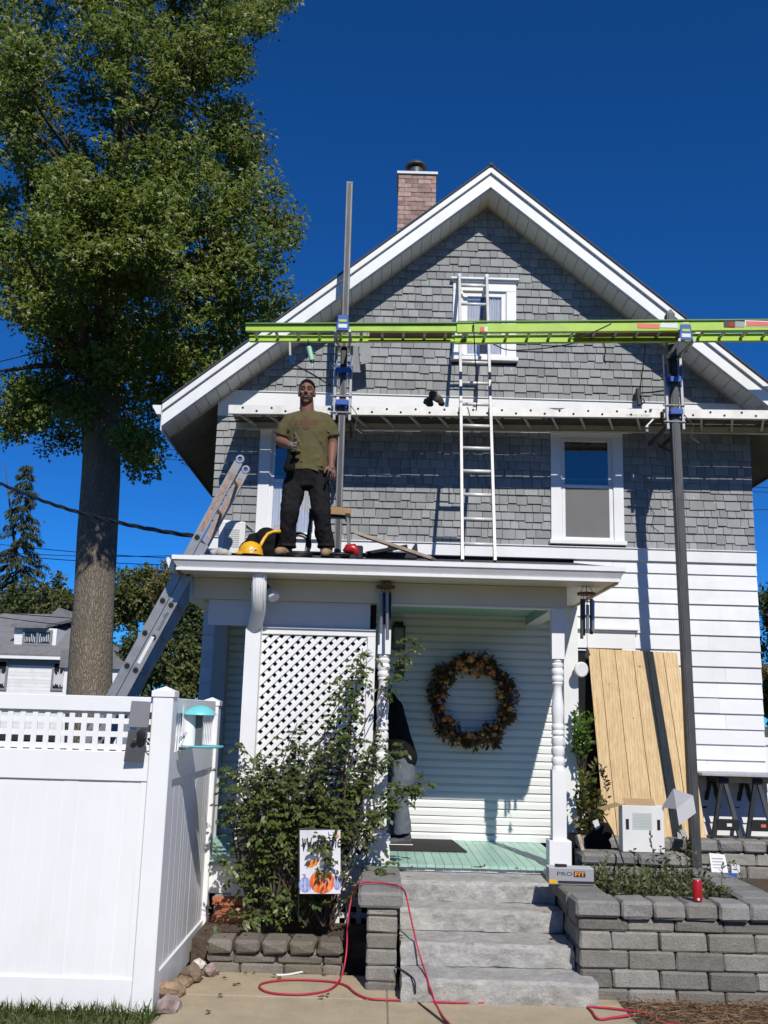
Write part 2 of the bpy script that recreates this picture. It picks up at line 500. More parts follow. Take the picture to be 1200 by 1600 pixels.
def bark_mat():
    N = NT('bark'); p = N.pos((1, 1, .22))
    v = N.new('ShaderNodeTexVoronoi', feature='DISTANCE_TO_EDGE'); v.inputs['Scale'].default_value = 30
    nn = N.new('ShaderNodeTexNoise'); nn.inputs['Scale'].default_value = 6; nn.inputs['Detail'].default_value = 5
    N.l(p, nn.inputs['Vector'])
    mp = N.new('ShaderNodeMix', data_type='VECTOR'); mp.inputs[0].default_value = .12
    N.l(p, mp.inputs[4]); N.l(nn.outputs['Color'], mp.inputs[5]); N.l(mp.outputs[1], v.inputs['Vector'])
    c = N.ramp(v.outputs['Distance'], [(0, (.12, .098, .072)), (.10, (.19, .155, .115)), (.5, (.26, .215, .16))])
    c = N.mix(.3, c, N.ramp(N.noise(p, 4, 5, .7), [(.3, (.12, .11, .08)), (.7, (.32, .27, .21))]))
    N.base(c); N.set(Roughness=.95)
    N.bump(N.math('MINIMUM', v.outputs['Distance'], .2), .9, .09)
    return N.mat
M['bark'] = bark_mat()
M['twig'] = mk('twig_bark', (.07, .05, .036), .9, .3, 20)

def leaf_mat(name, cols, trans=.35, rough=.42, spec=.5):
    """leaves: every leaf its own tone, some light passes through"""
    N = NT(name); g = N.new('ShaderNodeNewGeometry')
    n = len(cols)
    c = N.ramp(g.outputs['Random Per Island'], [(i / (n - 1), cc) for i, cc in enumerate(cols)])
    cl = N.noise(N.pos(), .8, 2, .5)
    c = N.mix(1.0, c, N.ramp(cl, [(.3, .8), (.7, 1.2)]), 'MULTIPLY')
    N.base(c); N.set(Roughness=rough); N.b.inputs['Specular IOR Level'].default_value = spec
    tr = N.new('ShaderNodeBsdfTranslucent'); N.l(c, tr.inputs[0])
    mx = N.new('ShaderNodeMixShader'); mx.inputs[0].default_value = trans
    N.l(N.b.outputs[0], mx.inputs[1]); N.l(tr.outputs[0], mx.inputs[2]); N.l(mx.outputs[0], N.out.inputs[0])
    return N.mat
M['leaf'] = leaf_mat('oak_leaf', [(.105, .160, .02), (.165, .23, .03), (.13, .195, .026), (.235, .285, .045), (.26, .22, .06)], .42, .44, .5)
M['conifer'] = leaf_mat('conifer_needles', [(.022, .035, .016), (.035, .050, .020), (.05, .062, .026)], .15, .6)
M['farleaf'] = leaf_mat('far_leaf', [(.065, .092, .02), (.11, .13, .03), (.08, .112, .028), (.15, .13, .032)], .3, .6)
M['shrubleaf'] = leaf_mat('rose_leaf', [(.045, .075, .016), (.075, .11, .024), (.06, .09, .02), (.10, .13, .03), (.13, .14, .03)], .3, .4, .5)
M['plantleaf'] = leaf_mat('planter_leaf', [(.05, .08, .022), (.085, .12, .032), (.10, .12, .04), (.09, .065, .045)], .25, .5)
M['vineleaf'] = leaf_mat('vine_leaf', [(.06, .09, .015), (.09, .13, .02), (.12, .11, .025), (.10, .05, .02)], .3, .45)
M['brightleaf'] = leaf_mat('bright_leaf', [(.07, .14, .018), (.10, .20, .025), (.13, .22, .03)], .35, .4)
M['deadleaf'] = leaf_mat('dead_leaf', [(.17, .09, .035), (.22, .12, .05), (.12, .06, .03)], .15, .7)
M['grass'] = leaf_mat('grass_blade', [(.05, .09, .015), (.08, .12, .022), (.14, .13, .045)], .3, .5)
M['wreathleaf'] = leaf_mat('wreath_leaf', [(.05, .045, .025), (.17, .10, .035), (.28, .12, .03), (.07, .065, .045), (.22, .15, .05)], .15, .6)
M['wreathorange'] = mk('dried_orange', (.62, .19, .05), .8, .4, 40)
M['wreathyellow'] = mk('dried_yellow', (.68, .34, .08), .8, .4, 40)

def glass_mat(name, tint=(.012, .014, .016), spec=1.0, ior=1.6):
    N = NT(name); N.base(tint); N.set(Roughness=.02, IOR=ior); N.b.inputs['Specular IOR Level'].default_value = spec
    return N.mat
M['glass'] = glass_mat('window_glass', (.012, .014, .018), .9, 1.75)
M['glassdim'] = glass_mat('storm_glass', (.02, .022, .025), .5, 1.5)

def clearglass():
    N = NT('clear_pane'); t = N.new('ShaderNodeBsdfTransparent'); gl = N.new('ShaderNodeBsdfGlossy'); gl.inputs['Roughness'].default_value = .02
    mx = N.new('ShaderNodeMixShader'); mx.inputs[0].default_value = .14
    N.l(t.outputs[0], mx.inputs[1]); N.l(gl.outputs[0], mx.inputs[2]); N.l(mx.outputs[0], N.out.inputs[0])
    return N.mat
M['clear'] = clearglass()
# ------------------------------------------------------------------ ground, walk, lawn
YW, YR, APX = 10.83, 10.42, 1.131          # facade plane, rake plane, ridge X
def roof_z(x): return 8.23 - .828 * abs(x - APX)
g = MB(); n = 40
g.add([(-900, -900, -.09), (900, -900, -.09), (900, 900, -.09), (-900, 900, -.09)], [(0, 1, 2, 3)])
o = g.build('ground', mk('yard_ground', (.085, .09, .045), .95, .4, 1.2, bump=.3, bscale=12)); tag(o, kind='structure')

walk = MB().box(-1.40, 4.5, 2.6, 8.16, -.30, -.012).build('walk', M['mortar']); tag(walk, kind='structure')
jx, jy = atz(605, 1584, 0).x, 7.62
def slab(x0, x1, y0, y1, z=0.0):
    m = MB().box(x0 + .004, x1 - .004, y0 + .004, y1 - .004, -.1, z)
    o = m.build('slab', M['concrete'], walk, bevel=.008, seg=2)
for (x0, x1) in ((-1.38, jx), (jx, 1.78)):
    for (y0, y1) in ((2.6, 5.0), (5.0, 7.5), (7.5, 8.14)):
        if y0 == 7.5 and x0 > -1: continue
        slab(x0, x1, y0, y1, 0.0)
slab(jx, 1.78, 7.5, 8.14, 0.0)
soilbed = MB().box(1.79, 6.5, 2.6, 7.72, -.3, -.008).build('soil', M['soil']); tag(soilbed, kind='structure')

# ------------------------------------------------------------------ the house
house = thing('house', (1.1, YW, 0), 'two storey house with grey shingled gable, white siding and front porch', 'house')
wall = MB()
wall.box(-1.90, 4.11, YW + .03, 19.4, -.1, 5.42)
wall.prism([(-1.90, YW + .03, 5.421), (4.11, YW + .03, 5.421), (APX, YW + .03, 7.90)], (0, 8.5, 0))
wall = wall.build('wall', M['dark'], house)

def wedge(front_b, front_t, back=.012):
    """a lapped board: thicker at its lower edge"""
    return MB().add([(-.5, -front_b, 0), (.5, -front_b, 0), (.5, back, 0), (-.5, back, 0),
                     (-.5, -front_t, 1), (.5, -front_t, 1), (.5, back, 1), (-.5, back, 1)],
                    [(0, 3, 2, 1), (4, 5, 6, 7), (0, 1, 5, 4), (1, 2, 6, 5), (2, 3, 7, 6), (3, 0, 4, 7)])
W_R = (xat(860, 760, YW), xat(973, 760, YW), zat(916, 852, YW), zat(916, 674, YW))
W_L = (xat(403, 760, YW), xat(516, 760, YW), zat(460, 844, YW), zat(460, 664, YW))
W_A = (xat(707, 500, YW), xat(806, 500, YW), zat(757, 566, YW), zat(757, 441, YW))
W_B = (xat(874, 1100, YW), xat(993, 1060, YW), .95, zat(950, 985, YW))
WINS = [W_R, W_L, W_A, W_B]
def holes(x0, x1, za, zb, pad=.0):
    """pieces of the interval x0..x1 left beside the windows that cross heights za..zb"""
    segs = [(x0, x1)]
    for (a, b, c, d) in WINS:
        if zb > c + .01 and za < d - .01:
            out = []
            for (u, v) in segs:
                if b <= u or a >= v: out.append((u, v)); continue
                if a > u: out.append((u, a - pad))
                if b < v: out.append((b + pad, v))
            segs = out
    return [s for s in segs if s[1] - s[0] > .015]

BELT0, BELT1 = zat(620, 658, YW), zat(620, 620, YW)
TRIM1 = zat(1000, 859, YW)
TRIM0 = zat(1000, 877, YW)
shs = []
def shingle_rows(z0, z1, xl, xr, lim=None, e=.0965, phase=0):
    k = 0; z = z0
    while z < z1 - .02:
        stag = (k + phase) % 2 == 1
        zt = min(z + e + .012, z1 + .004)
        xa, xb = xl, xr
        if lim: xa, xb = max(xl, lim(z, -1)), min(xr, lim(z, 1))
        if xb - xa < .03: break
        for (u, v) in holes(xa, xb, z, z + e):
            x = u
            while x < v - .004:
                w = rnd.choice([.075, .09, .1, .11, .125, .14, .155, .17]) * rnd.uniform(.94, 1.06)
                if v - x - w < .05: w = v - x
                d = (.019 if rnd.random() < .5 else 0.0) * rnd.uniform(.75, 1.1) if stag else 0
                shs.append((x + .0025, x + w - .0025, z - d + rnd.uniform(-.0015, .0015), zt)); x += w
        z += e; k += 1
shingle_rows(TRIM1 + .004, BELT0, -1.93, 4.145)
shingle_rows(BELT1 + .012, 8.1, -1.93, 4.145, lim=lambda z, s: APX + s * max(0, (7.99 - z) / .815))
sh_mesh = wedge(.026, .008).mesh('shingle', M['shingle'])
def hidden(s):                      # behind the walk planks, the worker or the porch roof
    zc = (s[2] + s[3]) / 2; xc = (s[0] + s[1]) / 2
    return (-.95 < xc < -.52 and 3.6 < zc < 5.3) or zc < 3.62 and xc < 2.1
order = sorted(range(len(shs)), key=lambda i: (hidden(shs[i]), -(shs[i][1] - shs[i][0])))
sm = MB()
for r_, i in enumerate(order):
    a, b, c, d = shs[i]
    jy_ = rnd.uniform(-.003, .002)
    if r_ < 300:
        inst('shingle', sh_mesh, wall, ((a + b) / 2, YW + jy_, c), (0, rnd.uniform(-.004, .004), 0), (b - a, 1, d - c))
    else:
        sm.add([(a, YW - .026 + jy_, c), (b, YW - .026 + jy_, c), (b, YW + .012, c), (a, YW + .012, c),
                (a, YW - .008 + jy_, d), (b, YW - .008 + jy_, d), (b, YW + .012, d), (a, YW + .012, d)],
               [(0, 3, 2, 1), (4, 5, 6, 7), (0, 1, 5, 4), (1, 2, 6, 5), (2, 3, 7, 6), (3, 0, 4, 7)])
sm.build('shingles', M['shingle'], wall, kind='stuff')

# white lapped siding: one board per course
sid_mesh = wedge(.024, .004).mesh('siding_board', M['siding'])
def siding(x0, x1, zs, name='siding_board', mesh=None):
    for zt, zb in zip(zs, zs[1:]):
        for (u, v) in holes(x0, x1, zb, zt):
            cuts_ = [u, v]
            for (wa, wb, wc, wd) in WINS:                 # close the strip between the window head and the course above
                if mesh is None and zb < wd - .012 < zt - .02 and wa > x0 - .3 and wb < x1 + .3 and abs(v - wa) + abs(u - wb) < 1e9 and (u, v) == holes(x0, x1, zb, zt)[0]:
                    inst(name, sid_mesh, wall, ((wa + wb) / 2, YW + .001, wd - .004), None, (wb - wa, 1, zt - wd + .012))
            if mesh is None and v - u > 1.3: cuts_ = [u, u + (v - u) * rnd.uniform(.2, .8), v]
            for a_, b_ in zip(cuts_, cuts_[1:]):
                inst(name, mesh or sid_mesh, wall, ((a_ + b_) / 2, YW + rnd.uniform(-.0025, .0025), zb + rnd.uniform(-.002, .002)), (0, rnd.uniform(-.0012, .0012), 0), (b_ - a_ - .002, 1, zt - zb + .008))
ys = [878, 898.5, 922, 945, 969, 993, 1017, 1041.5] + [1041.5 + 24.3 * k for k in range(1, 13)]
zs = [zat(1130, y, YW) for y in ys]
PIL_R = xat(899, 1130, YW)
siding(PIL_R, 4.15, zs)
siding(-1.945, -1.80, [3.62 - .17 * k for k in range(21)])
_pv = [(0, .024), (.55, .023), (.74, .014), (.88, .004), (1.0, .001)]
porch_mesh = MB().add([(x, -y, z) for z, y in _pv for x in (-.5, .5)] + [(.5, .012, 1), (-.5, .012, 1), (.5, .012, 0), (-.5, .012, 0)],
                      [(2 * i, 2 * i + 1, 2 * i + 3, 2 * i + 2) for i in range(4)] + [(8, 9, 10, 11), (10, 12, 13, 11), (12, 1, 0, 13), (1, 12, 10, 9, 7, 5, 3), (0, 2, 4, 6, 8, 11, 13)]).mesh('siding_board', M['porchsiding'])
siding(-1.785, 1.96, [3.19 - .0832 * k for k in range(31)], 'siding_board', porch_mesh)

tb = MB(); tb.box(-1.94, 4.15, YW - .035, YW + .02, TRIM0, TRIM1); tb.box(-1.94, 4.155, YW - .05, YW + .02, TRIM1, TRIM1 + .012)
tb.build('trim_board', M['white'], house, bevel=.004)
bb = MB(); bb.box(-1.93, 4.14, YW - .032, YW + .02, BELT0, BELT1); bb.box(-1.94, 4.15, YW - .046, YW + .02, BELT1, BELT1 + .014)
bb.build('belt_board', M['white'], house, bevel=.004)

# windows
def window(W, cw, kind, head=.1, cap=True):
    x0, x1, z0, z1 = W
    f = MB(); yf = YW - .04
    f.box(x0, x0 + cw, yf, YW + .03, z0 + .05, z1 - head); f.box(x1 - cw, x1, yf, YW + .03, z0 + .05, z1 - head)
    f.box(x0, x1, yf, YW + .03, z1 - head, z1 - .002)
    f.box(x0 - .02, x1 + .02, YW - .075, YW + .03, z0, z0 + .048)
    if cap:
        f.box(x0 - .03, x1 + .03, YW - .085, YW + .03, z1 - .002, z1 + .024); f.box(x0 - .015, x1 + .015, YW - .062, YW + .03, z1 - .022, z1 - .002)
    w = f.build('window', M['white'], house, bevel=.004)
    a, b, c, d = x0 + cw, x1 - cw, z0 + .05, z1 - head
    MB().box(a, b, YW + .022, YW + .029, c, d).build('backing', M['dark'], w)
    mid = (c + d) / 2 + .02
    def sash(zl, zh, y, mat, inner=.036):
        s = MB(); s.box(a + .012, a + .012 + inner, y, y + .022, zl, zh); s.box(b - .012 - inner, b - .012, y, y + .022, zl, zh)
        s.box(a + .012 + inner, b - .012 - inner, y, y + .022, zl, zl + inner); s.box(a + .012 + inner, b - .012 - inner, y, y + .022, zh - inner, zh)
        s.build('sash', M['white'], w, bevel=.003)
        MB().box(a + .012 + inner, b - .012 - inner, y + .008, y + .012, zl + inner, zh - inner).build('pane' if mat != M['screen'] else 'screen', mat, w)
    st = MB(); st.box(a, a + .012, YW - .02, YW + .02, c, d); st.box(b - .012, b, YW - .02, YW + .02, c, d); st.box(a + .012, b - .012, YW - .02, YW + .02, d - .014, d)
    st.build('stop', M['white'], w)
    if kind in ('sash', 'blind'):
        sash(mid - .02, d - .014, YW - .002, M['glass']); sash(c, mid + .02, YW - .027, M['screen'] if kind == 'sash' else M['clear'])
        if kind == 'blind': curtain(w, a + .03, b - .03, c + .02, mid, YW + .0)
    elif kind == 'curtained':
        sash(c, d - .014, YW - .014, M['clear'], .045)
        curtain(w, a + .03, b - .03, c + .03, d - .03)
        MB().box(a + .05, b - .05, YW - .018, YW + .004, (c + d) / 2 - .012, (c + d) / 2 + .012).build('meeting_rail', M['white'], w)
    else:
        s = MB(); s.box(a, a + .03, YW - .02, YW + .015, c, d); s.box(b - .03, b, YW - .02, YW + .015, c, d); s.box(a + .03, b - .03, YW - .02, YW + .015, d - .03, d)
        s.box(a + .03, b - .03, YW - .02, YW + .015, (c + d) / 2 - .15, (c + d) / 2 - .115)
        s.build('sash', M['white'], w, bevel=.003)
        MB().box(a + .03, b - .03, YW + .002, YW + .006, c, d - .03).build('pane', M['glassdim'], w)
    return w
def curtain(parent, a, b, c, d, y=YW + .013):
    m = MB(); ends = (a + (b - a) * .40, a + (b - a) * .60)
    for (u, v) in ((a, ends[0]), (ends[1], b)):
        nn = 26; row = []
        for i in range(nn + 1):
            t = i / nn; x = u + (v - u) * t; yy = y + .006 * math.sin(t * 38)
            row.append((x, yy))
        vs = [(x, yy, c) for x, yy in row] + [(x, yy, d) for x, yy in row]
        m.add(vs, [(i, i + 1, nn + 2 + i, nn + 1 + i) for i in range(nn)])
    m.build('curtain', M['curtain'], parent)
window(W_R, .115, 'sash', .08, cap=False)
window(W_L, .13, 'blind', .08, cap=False)
window(W_A, .115, 'curtained', .13)
window(W_B, .15, 'dark', .2)

# roof, rake boards, soffits
EL, ER = -2.467, 4.73
rf = MB(); t0, t1 = .0, .022
for s, e in ((-1, EL), (1, ER)):
    poly = [(APX, YR - .05, roof_z(APX) + t0), (e, YR - .05, roof_z(e) + t0), (e, YR - .05, roof_z(e) + t1), (APX, YR - .05, roof_z(APX) + t1)]
    rf.prism(poly, (0, 9.4, 0))
rf.tube([(APX, YR - .06, 8.245), (APX, 19.7, 8.245)], .02, 8)
rf = rf.build('roof', M['roofing'], house)
for s, e in ((-1, EL), (1, ER)):
    m = MB()
    def strip(o0, o1, y0, y1, x_end, xs=APX):
        m.prism([(xs, y0, roof_z(xs) - o0), (x_end, y0, roof_z(x_end) - o0), (x_end, y0, roof_z(x_end) - o1), (xs, y0, roof_z(xs) - o1)], (0, y1 - y0, 0))
    strip(.002, .082, YR - .035, YR + .03, e)
    strip(.088, .25, YR - .004, YR + .03, e)
    strip(.082, .088, YR + .01, YR + .03, e)
    m.build('rake_board', M['white'], house, bevel=.003)
    sof = MB()
    zo = .262
    sof.prism([(APX, YR + .032, roof_z(APX) - zo + .03), (e, YR + .032, roof_z(e) - zo + .03), (e, YR + .032, roof_z(e) - zo + .012), (APX, YR + .032, roof_z(APX) - zo + .012)], (0, YW + .02 - YR - .032, 0))
    sf = sof.build('soffit', M['soffit'], house)
    L = math.hypot(e - APX, roof_z(e) - roof_z(APX)); ang = math.atan(.828) * (1 if s > 0 else -1)
    nP = 32; step = L / nP
    pm = MB().box(-.5, .5, 0, YW + .0 - YR - .034, -.006, .012).mesh('soffit_panel', M['soffit'])
    for i in range(nP):
        q = (i + .5) * step
        x = APX + s * q * math.cos(ang); z = roof_z(x) - zo
        inst('soffit_panel', pm, sf, (x, YR + .032, z), (0, ang, rnd.uniform(-.002, .002)), (step - .011, 1, 1))
    trim = MB(); trim.bar((APX, YW - .03, roof_z(APX) - zo - .02), (e * .985 + APX * .015, YW - .03, roof_z(e * .985 + APX * .015) - zo - .02), .02, .028, up=(0, 1, 0))
    trim.build('soffit_trim', M['tan'], house)
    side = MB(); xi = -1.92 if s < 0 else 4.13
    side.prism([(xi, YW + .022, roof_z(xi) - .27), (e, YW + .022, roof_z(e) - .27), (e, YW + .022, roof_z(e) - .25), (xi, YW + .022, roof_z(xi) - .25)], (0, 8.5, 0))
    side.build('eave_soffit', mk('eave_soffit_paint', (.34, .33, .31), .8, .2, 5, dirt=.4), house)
    fa = MB(); xe = e + s * .012
    fa.box(min(e, xe), max(e, xe), YR, 19.7, roof_z(e) - .30, roof_z(e) + .0)
    fa.build('fascia', M['greypaint'], house)
    gt = MB(); k = s * .095
    gt.prism([(xe, YR - .03, roof_z(e) - .02), (xe + k, YR - .03, roof_z(e) - .02), (xe + k, YR - .03, roof_z(e) - .045), (xe + k * .75, YR - .03, roof_z(e) - .08), (xe + k * .5, YR - .03, roof_z(e) - .125), (xe, YR - .03, roof_z(e) - .125)], (0, 9.2, 0))
    gt.build('gutter', M['white'], house, bevel=.003)

# chimney, brick by brick
cy = 13.5
cx0, cx1 = xat(622, 300, cy), xat(681.5, 300, cy)
cz1 = zat(652, 270, cy)
chim = MB().box(cx0 + .012, cx1 - .012, cy + .012, cy + .6, 6.4, cz1 - .02).build('chimney', M['mortar'], house)
bh = .0735
bmesh_ = MB().box(-.5, .5, 0, .1, 0, 1).mesh('brick', M['brick'])
k = 0; z = cz1 - .03
while z > 7.1:
    x = cx0 - (.1 if k % 2 else 0)
    while x < cx1 - .001:
        a, b = max(x, cx0), min(x + .2, cx1)
        if b - a > .02: inst('brick', bmesh_, chim, ((a + b) / 2, cy + rnd.uniform(-.006, .006), z - bh + .006), None, (b - a - .008, 1, bh - .008))
        x += .2
    z -= bh; k += 1
MB().box(cx0 - .02, cx1 + .02, cy - .025, cy + .63, cz1 - .026, cz1 + .012).build('chimney_crown', M['greypaint'], chim)
fl = MB(); cc = ((cx0 + cx1) / 2 - .02, cy + .2, cz1 + .012)
fl.lathe([(.12, 0), (.12, .14), (.11, .16)], cc, 14); fl.lathe([(.165, .19), (.16, .215), (.10, .27), (.02, .29)], cc, 16)
for k in range(4):
    t = k * math.pi / 2 + .4
    fl.bar(Vector(cc) + Vector((.11 * math.cos(t), .11 * math.sin(t), .13)), Vector(cc) + Vector((.13 * math.cos(t), .13 * math.sin(t), .21)), .015, .015)
fl.build('flue_cap', M['steel'], chim, auto=40)

# ------------------------------------------------------------------ porch
ZF, ZC = .695, 3.17
PX0, PX1 = -1.80, 1.74
ef = 8.6
pr = MB()
pr.prism([(-1.88, ef + .03, 3.262), (-1.88, YW, 3.64), (-1.88, YW, 3.675), (-1.88, ef + .03, 3.297)], (4.03, 0, 0))
pr = pr.build('porch_roof', M['roofing'], house)
ed = MB(); ed.prism([(-1.62, ef + .045, 3.303), (-1.62, ef + .16, 3.322), (-1.62, ef + .16, 3.330), (-1.62, ef + .045, 3.311)], (3.69, 0, 0))
ed.build('drip_edge', M['metalstrip'], house)
gx0, gx1 = -1.86, 2.146
prof = [(ef, 3.299), (ef, 3.262), (ef + .022, 3.256), (ef + .016, 3.246), (ef + .05, 3.196), (ef + .04, 3.194), (ef + .04, 3.172), (ef + .125, 3.172), (ef + .125, 3.299)]
gm = MB(); gm.prism([(gx0 + (y - ef) * .8, y, z) for y, z in prof], (0, 0, 0)) if 0 else None
vs = [(gx0 + (y - ef) * .9, y, z) for y, z in prof] + [(gx1 - (y - ef) * .9, y, z) for y, z in prof]
nn = len(prof)
gm.add(vs, [tuple(range(nn))[::-1], tuple(range(nn, 2 * nn))] + [(i, (i + 1) % nn, nn + (i + 1) % nn, nn + i) for i in range(nn)])
gm.build('gutter', M['white'], house)
for xa, s in ((-1.93, 1), (2.148, -1)):
    sg = MB(); sg.prism([(xa, ef + .12, 3.29), (xa + s * .075, ef + .12, 3.29), (xa + s * .075, ef + .12, 3.172), (xa + s * .035, ef + .12, 3.178), (xa, ef + .12, 3.26)], (0, 2.1, 0)); sg.build('side_gutter', M['white'], house)
MB().box(-1.80, 2.07, ef + .10, 9.085, ZC, ZC + .02).build('porch_soffit', M['cream'], house)
MB().box(1.715, 2.07, 9.087, YW - .03, ZC, ZC + .02).build('porch_soffit', M['white'], house)
MB().box(-1.80, -1.62, 9.087, YW - .03, ZC, ZC + .02).build('porch_soffit', M['white'], house)
MB().box(2.07, 2.10, ef + .1, YW - .03, ZC - .012, ZC + .02).build('eave_strip', M['tan'], house)
HZ = 2.975
MB().box(-1.74, 1.715, 9.085, 9.205, HZ, ZC - .001).build('header', M['cream'], house, bevel=.004)
MB().box(-.03, 1.58, 9.082, 9.208, HZ - .012, HZ - .001).build('header_trim', M['white'], house)
MB().box(1.585, 1.712, 9.208, YW - .026, HZ, ZC - .001).build('side_header', M['ceilgreen'], house)
MB().box(1.58, 1.717, 9.209, YW - .026, HZ - .014, HZ - .001).build('header_trim', M['white'], house)
MB().box(-1.80, -1.66, 9.208, YW - .03, HZ - .02, ZC - .001).build('side_header', M['white'], house)
ceil = MB().box(-1.655, 1.58, 9.21, YW - .026, ZC - .115, ZC - .095).build('porch_ceiling', M['ceilgreen'], house)
MB().box(-1.60, -.10, 9.14, 9.16, zat(490, 984, 9.15) + .02, HZ - .002).build('frieze_board', M['greypaint'], house)

# floor boards
fl_ = MB().box(-1.78, 1.72, 9.13, YW - .02, .60, ZF - .03).build('porch_floor', M['dark'], house)
fbm = MB().box(-.5, .5, 0, YW - .03 - 9.07, -.026, 0).mesh('floor_board', M['porchgreen'])
nb = 44; bw = 3.50 / nb
for i in range(nb):
    x = -1.77 + (i + .5) * bw
    inst('floor_board', fbm, fl_, (x, 9.07 + rnd.uniform(-.006, .006), ZF + rnd.uniform(-.0015, .0)), None, (bw - .004, 1, 1))
MB().box(-1.77, 1.72, 9.11, 9.128, .40, ZF - .03).build('skirt_board', M['white'], house, bevel=.003)
MB().box(-1.77, 1.72, 9.10, 9.1099, ZF - .06, ZF - .028).build('nosing_strip', M['metalstrip'], house)
MB().box(-1.78, 1.96, YW - .045, YW - .018, ZF, ZF + .06).build('baseboard', M['white'], house, bevel=.004)

# turned posts
def zc_(y): return zat(872, y, 9.15)
def turned_post(x, yy=9.15):
    h = .058
    p = MB()
    p.box(x - h, x + h, yy - h, yy + h, zc_(1030), HZ - .002)
    p.box(x - h * 1.06, x + h * 1.06, yy - h * 1.06, yy + h * 1.06, zc_(1312), zc_(1203))
    px = 9.3 / FPX
    prof = [(1030, 8), (1033, 8.6), (1036, 7), (1038, 9.2), (1041, 9.2), (1044, 7.6), (1047, 9.4), (1052, 9.6), (1056, 8), (1059, 9.2), (1063, 9.2), (1066, 7.4), (1068, 8.6), (1071, 7), (1076, 6.4),
            (1084, 6.9), (1094, 8), (1103, 9.2), (1112, 9.5), (1122, 8.6), (1131, 7.9), (1134, 9.4), (1138, 9.4), (1141, 8), (1143, 9.4), (1147, 9.6), (1150, 7.6), (1153, 9.6), (1161, 10), (1166, 7.8),
            (1169, 9.8), (1176, 10.1), (1182, 7.8), (1185, 9.6), (1191, 10), (1196, 8), (1199, 9.4), (1203, 9.8)]
    p.lathe([(r * px, zc_(y)) for y, r in prof], (x, yy, 0), 18)
    o = p.build('porch_post', M['white'], house, auto=32)
    MB().box(x - .098, x + .098, yy - .09, yy + .09, ZF - .005, zc_(1312)).build('post_base', M['white'], o, bevel=.004)
    return o
COLX = xat(872, 1200, 9.15)
turned_post(COLX); turned_post(xat(598, 1100, 9.15))
pil = MB(); xa, xb = PIL_R - .155, PIL_R
pil.box(xa, xb, YW - .19, YW + .02, ZF + .001, ZC - .002)
pil.build('pilaster', M['white'], house, bevel=.004)
MB().box(xa - .02, xb + .05, YW - .22, YW - .03, ZF - .22, ZF).build('pilaster_base', M['white'], house, bevel=.012, seg=2)
MB().box(-1.79, -1.64, YW - .19, YW + .02, .3, HZ - .022).build('pilaster', M['shadepaint'], house, bevel=.004)

# lattice screen at the left half of the porch
LX0, LX1 = xat(401, 1000, 9.15), xat(587, 1000, 9.15)
LZ1 = zat(490, 984, 9.15)
fr = MB(); fw = .052
fr.box(LX0, LX0 + fw, 9.13, 9.2, ZF, LZ1 - fw); fr.box(LX1 - .075, LX1, 9.13, 9.2, ZF, LZ1 - fw); fr.box(LX0, LX1, 9.128, 9.2, LZ1 - fw, LZ1)
fr.box(LX0 - .02, LX1 + .0, 9.11, 9.19, LZ1 + .001, LZ1 + .018)
fr.box(LX0 + fw, LX1 - .075, 9.13, 9.2, ZF, ZF + fw)
lat = fr.build('lattice_panel', M['white'], house, bevel=.003)
slm = MB().box(-.5, .5, -.006, .006, -.019, .019).mesh('slat', M['white'])
def diag(parent, x0, x1, z0, z1, y, s, sp):
    c = -(z1 - z0); 
    # lines  (z - z0) = s*(x - x0) + c
    lo, hi = (-(x1 - x0), z1 - z0) if s > 0 else (0, (x1 - x0) + (z1 - z0))
    q = lo + sp * .4
    while q < hi:
        pts = []
        for X in (0, x1 - x0):
            Z = s * X + q
            if 0 <= Z <= z1 - z0: pts.append((X, Z))
        for Z in (0, z1 - z0):
            X = (Z - q) / s
            if 0 < X < x1 - x0: pts.append((X, Z))
        if len(pts) >= 2:
            pts = sorted(pts)[:1] + sorted(pts)[-1:]
            L = math.dist(*pts)
            if L > .06:
                cx, cz = (pts[0][0] + pts[1][0]) / 2, (pts[0][1] + pts[1][1]) / 2
                inst('slat', slm, parent, (x0 + cx, y, z0 + cz), (0, -s * math.pi / 4, 0), (L, 1, 1))
        q += sp
diag(lat, LX0 + fw - .02, LX1 - .06, ZF + fw - .02, LZ1 - fw + .02, 9.15, 1, .1015)
diag(lat, LX0 + fw - .02, LX1 - .06, ZF + fw - .02, LZ1 - fw + .02, 9.165, -1, .1015)
MB().box(LX0 - .04, LX1 + .0, 9.225, 9.235, ZF + .001, HZ - .003).build('lattice_shade_sheet', M['dark'], house)  # added dark sheet standing in for the shade behind the lattice
# square lattice under the floor, left of the steps
sk = MB(); sk.box(-1.2, .0, 9.12, 9.16, .36, .40); sk = sk.build('skirt_lattice', M['white'], house)
for i in range(13): MB().box(-1.19 + i * .095, -1.19 + i * .095 + .045, 9.135, 9.145, .02, .36).build('slat', M['white'], sk)
for i in range(4): MB().box(-1.2, .0, 9.1455, 9.155, .03 + i * .095, .075 + i * .095).build('slat', M['white'], sk)
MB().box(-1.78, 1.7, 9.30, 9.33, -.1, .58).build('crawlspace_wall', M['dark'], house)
pb = MB().box(-1.37, -1.07, 9.0, 9.1, -.1, .40).build('brick_pier', M['mortar'], house)
pbm = MB().box(-.5, .5, 0, .05, 0, 1).mesh('brick', M['pierbrick'])
for r_ in range(6):
    for c_ in range(2):
        inst('brick', pbm, pb, (-1.36 + .075 + c_ * .15 - (.03 if r_ % 2 else 0), 8.99, -.05 + r_ * .075), None, (.14, 1, .065))

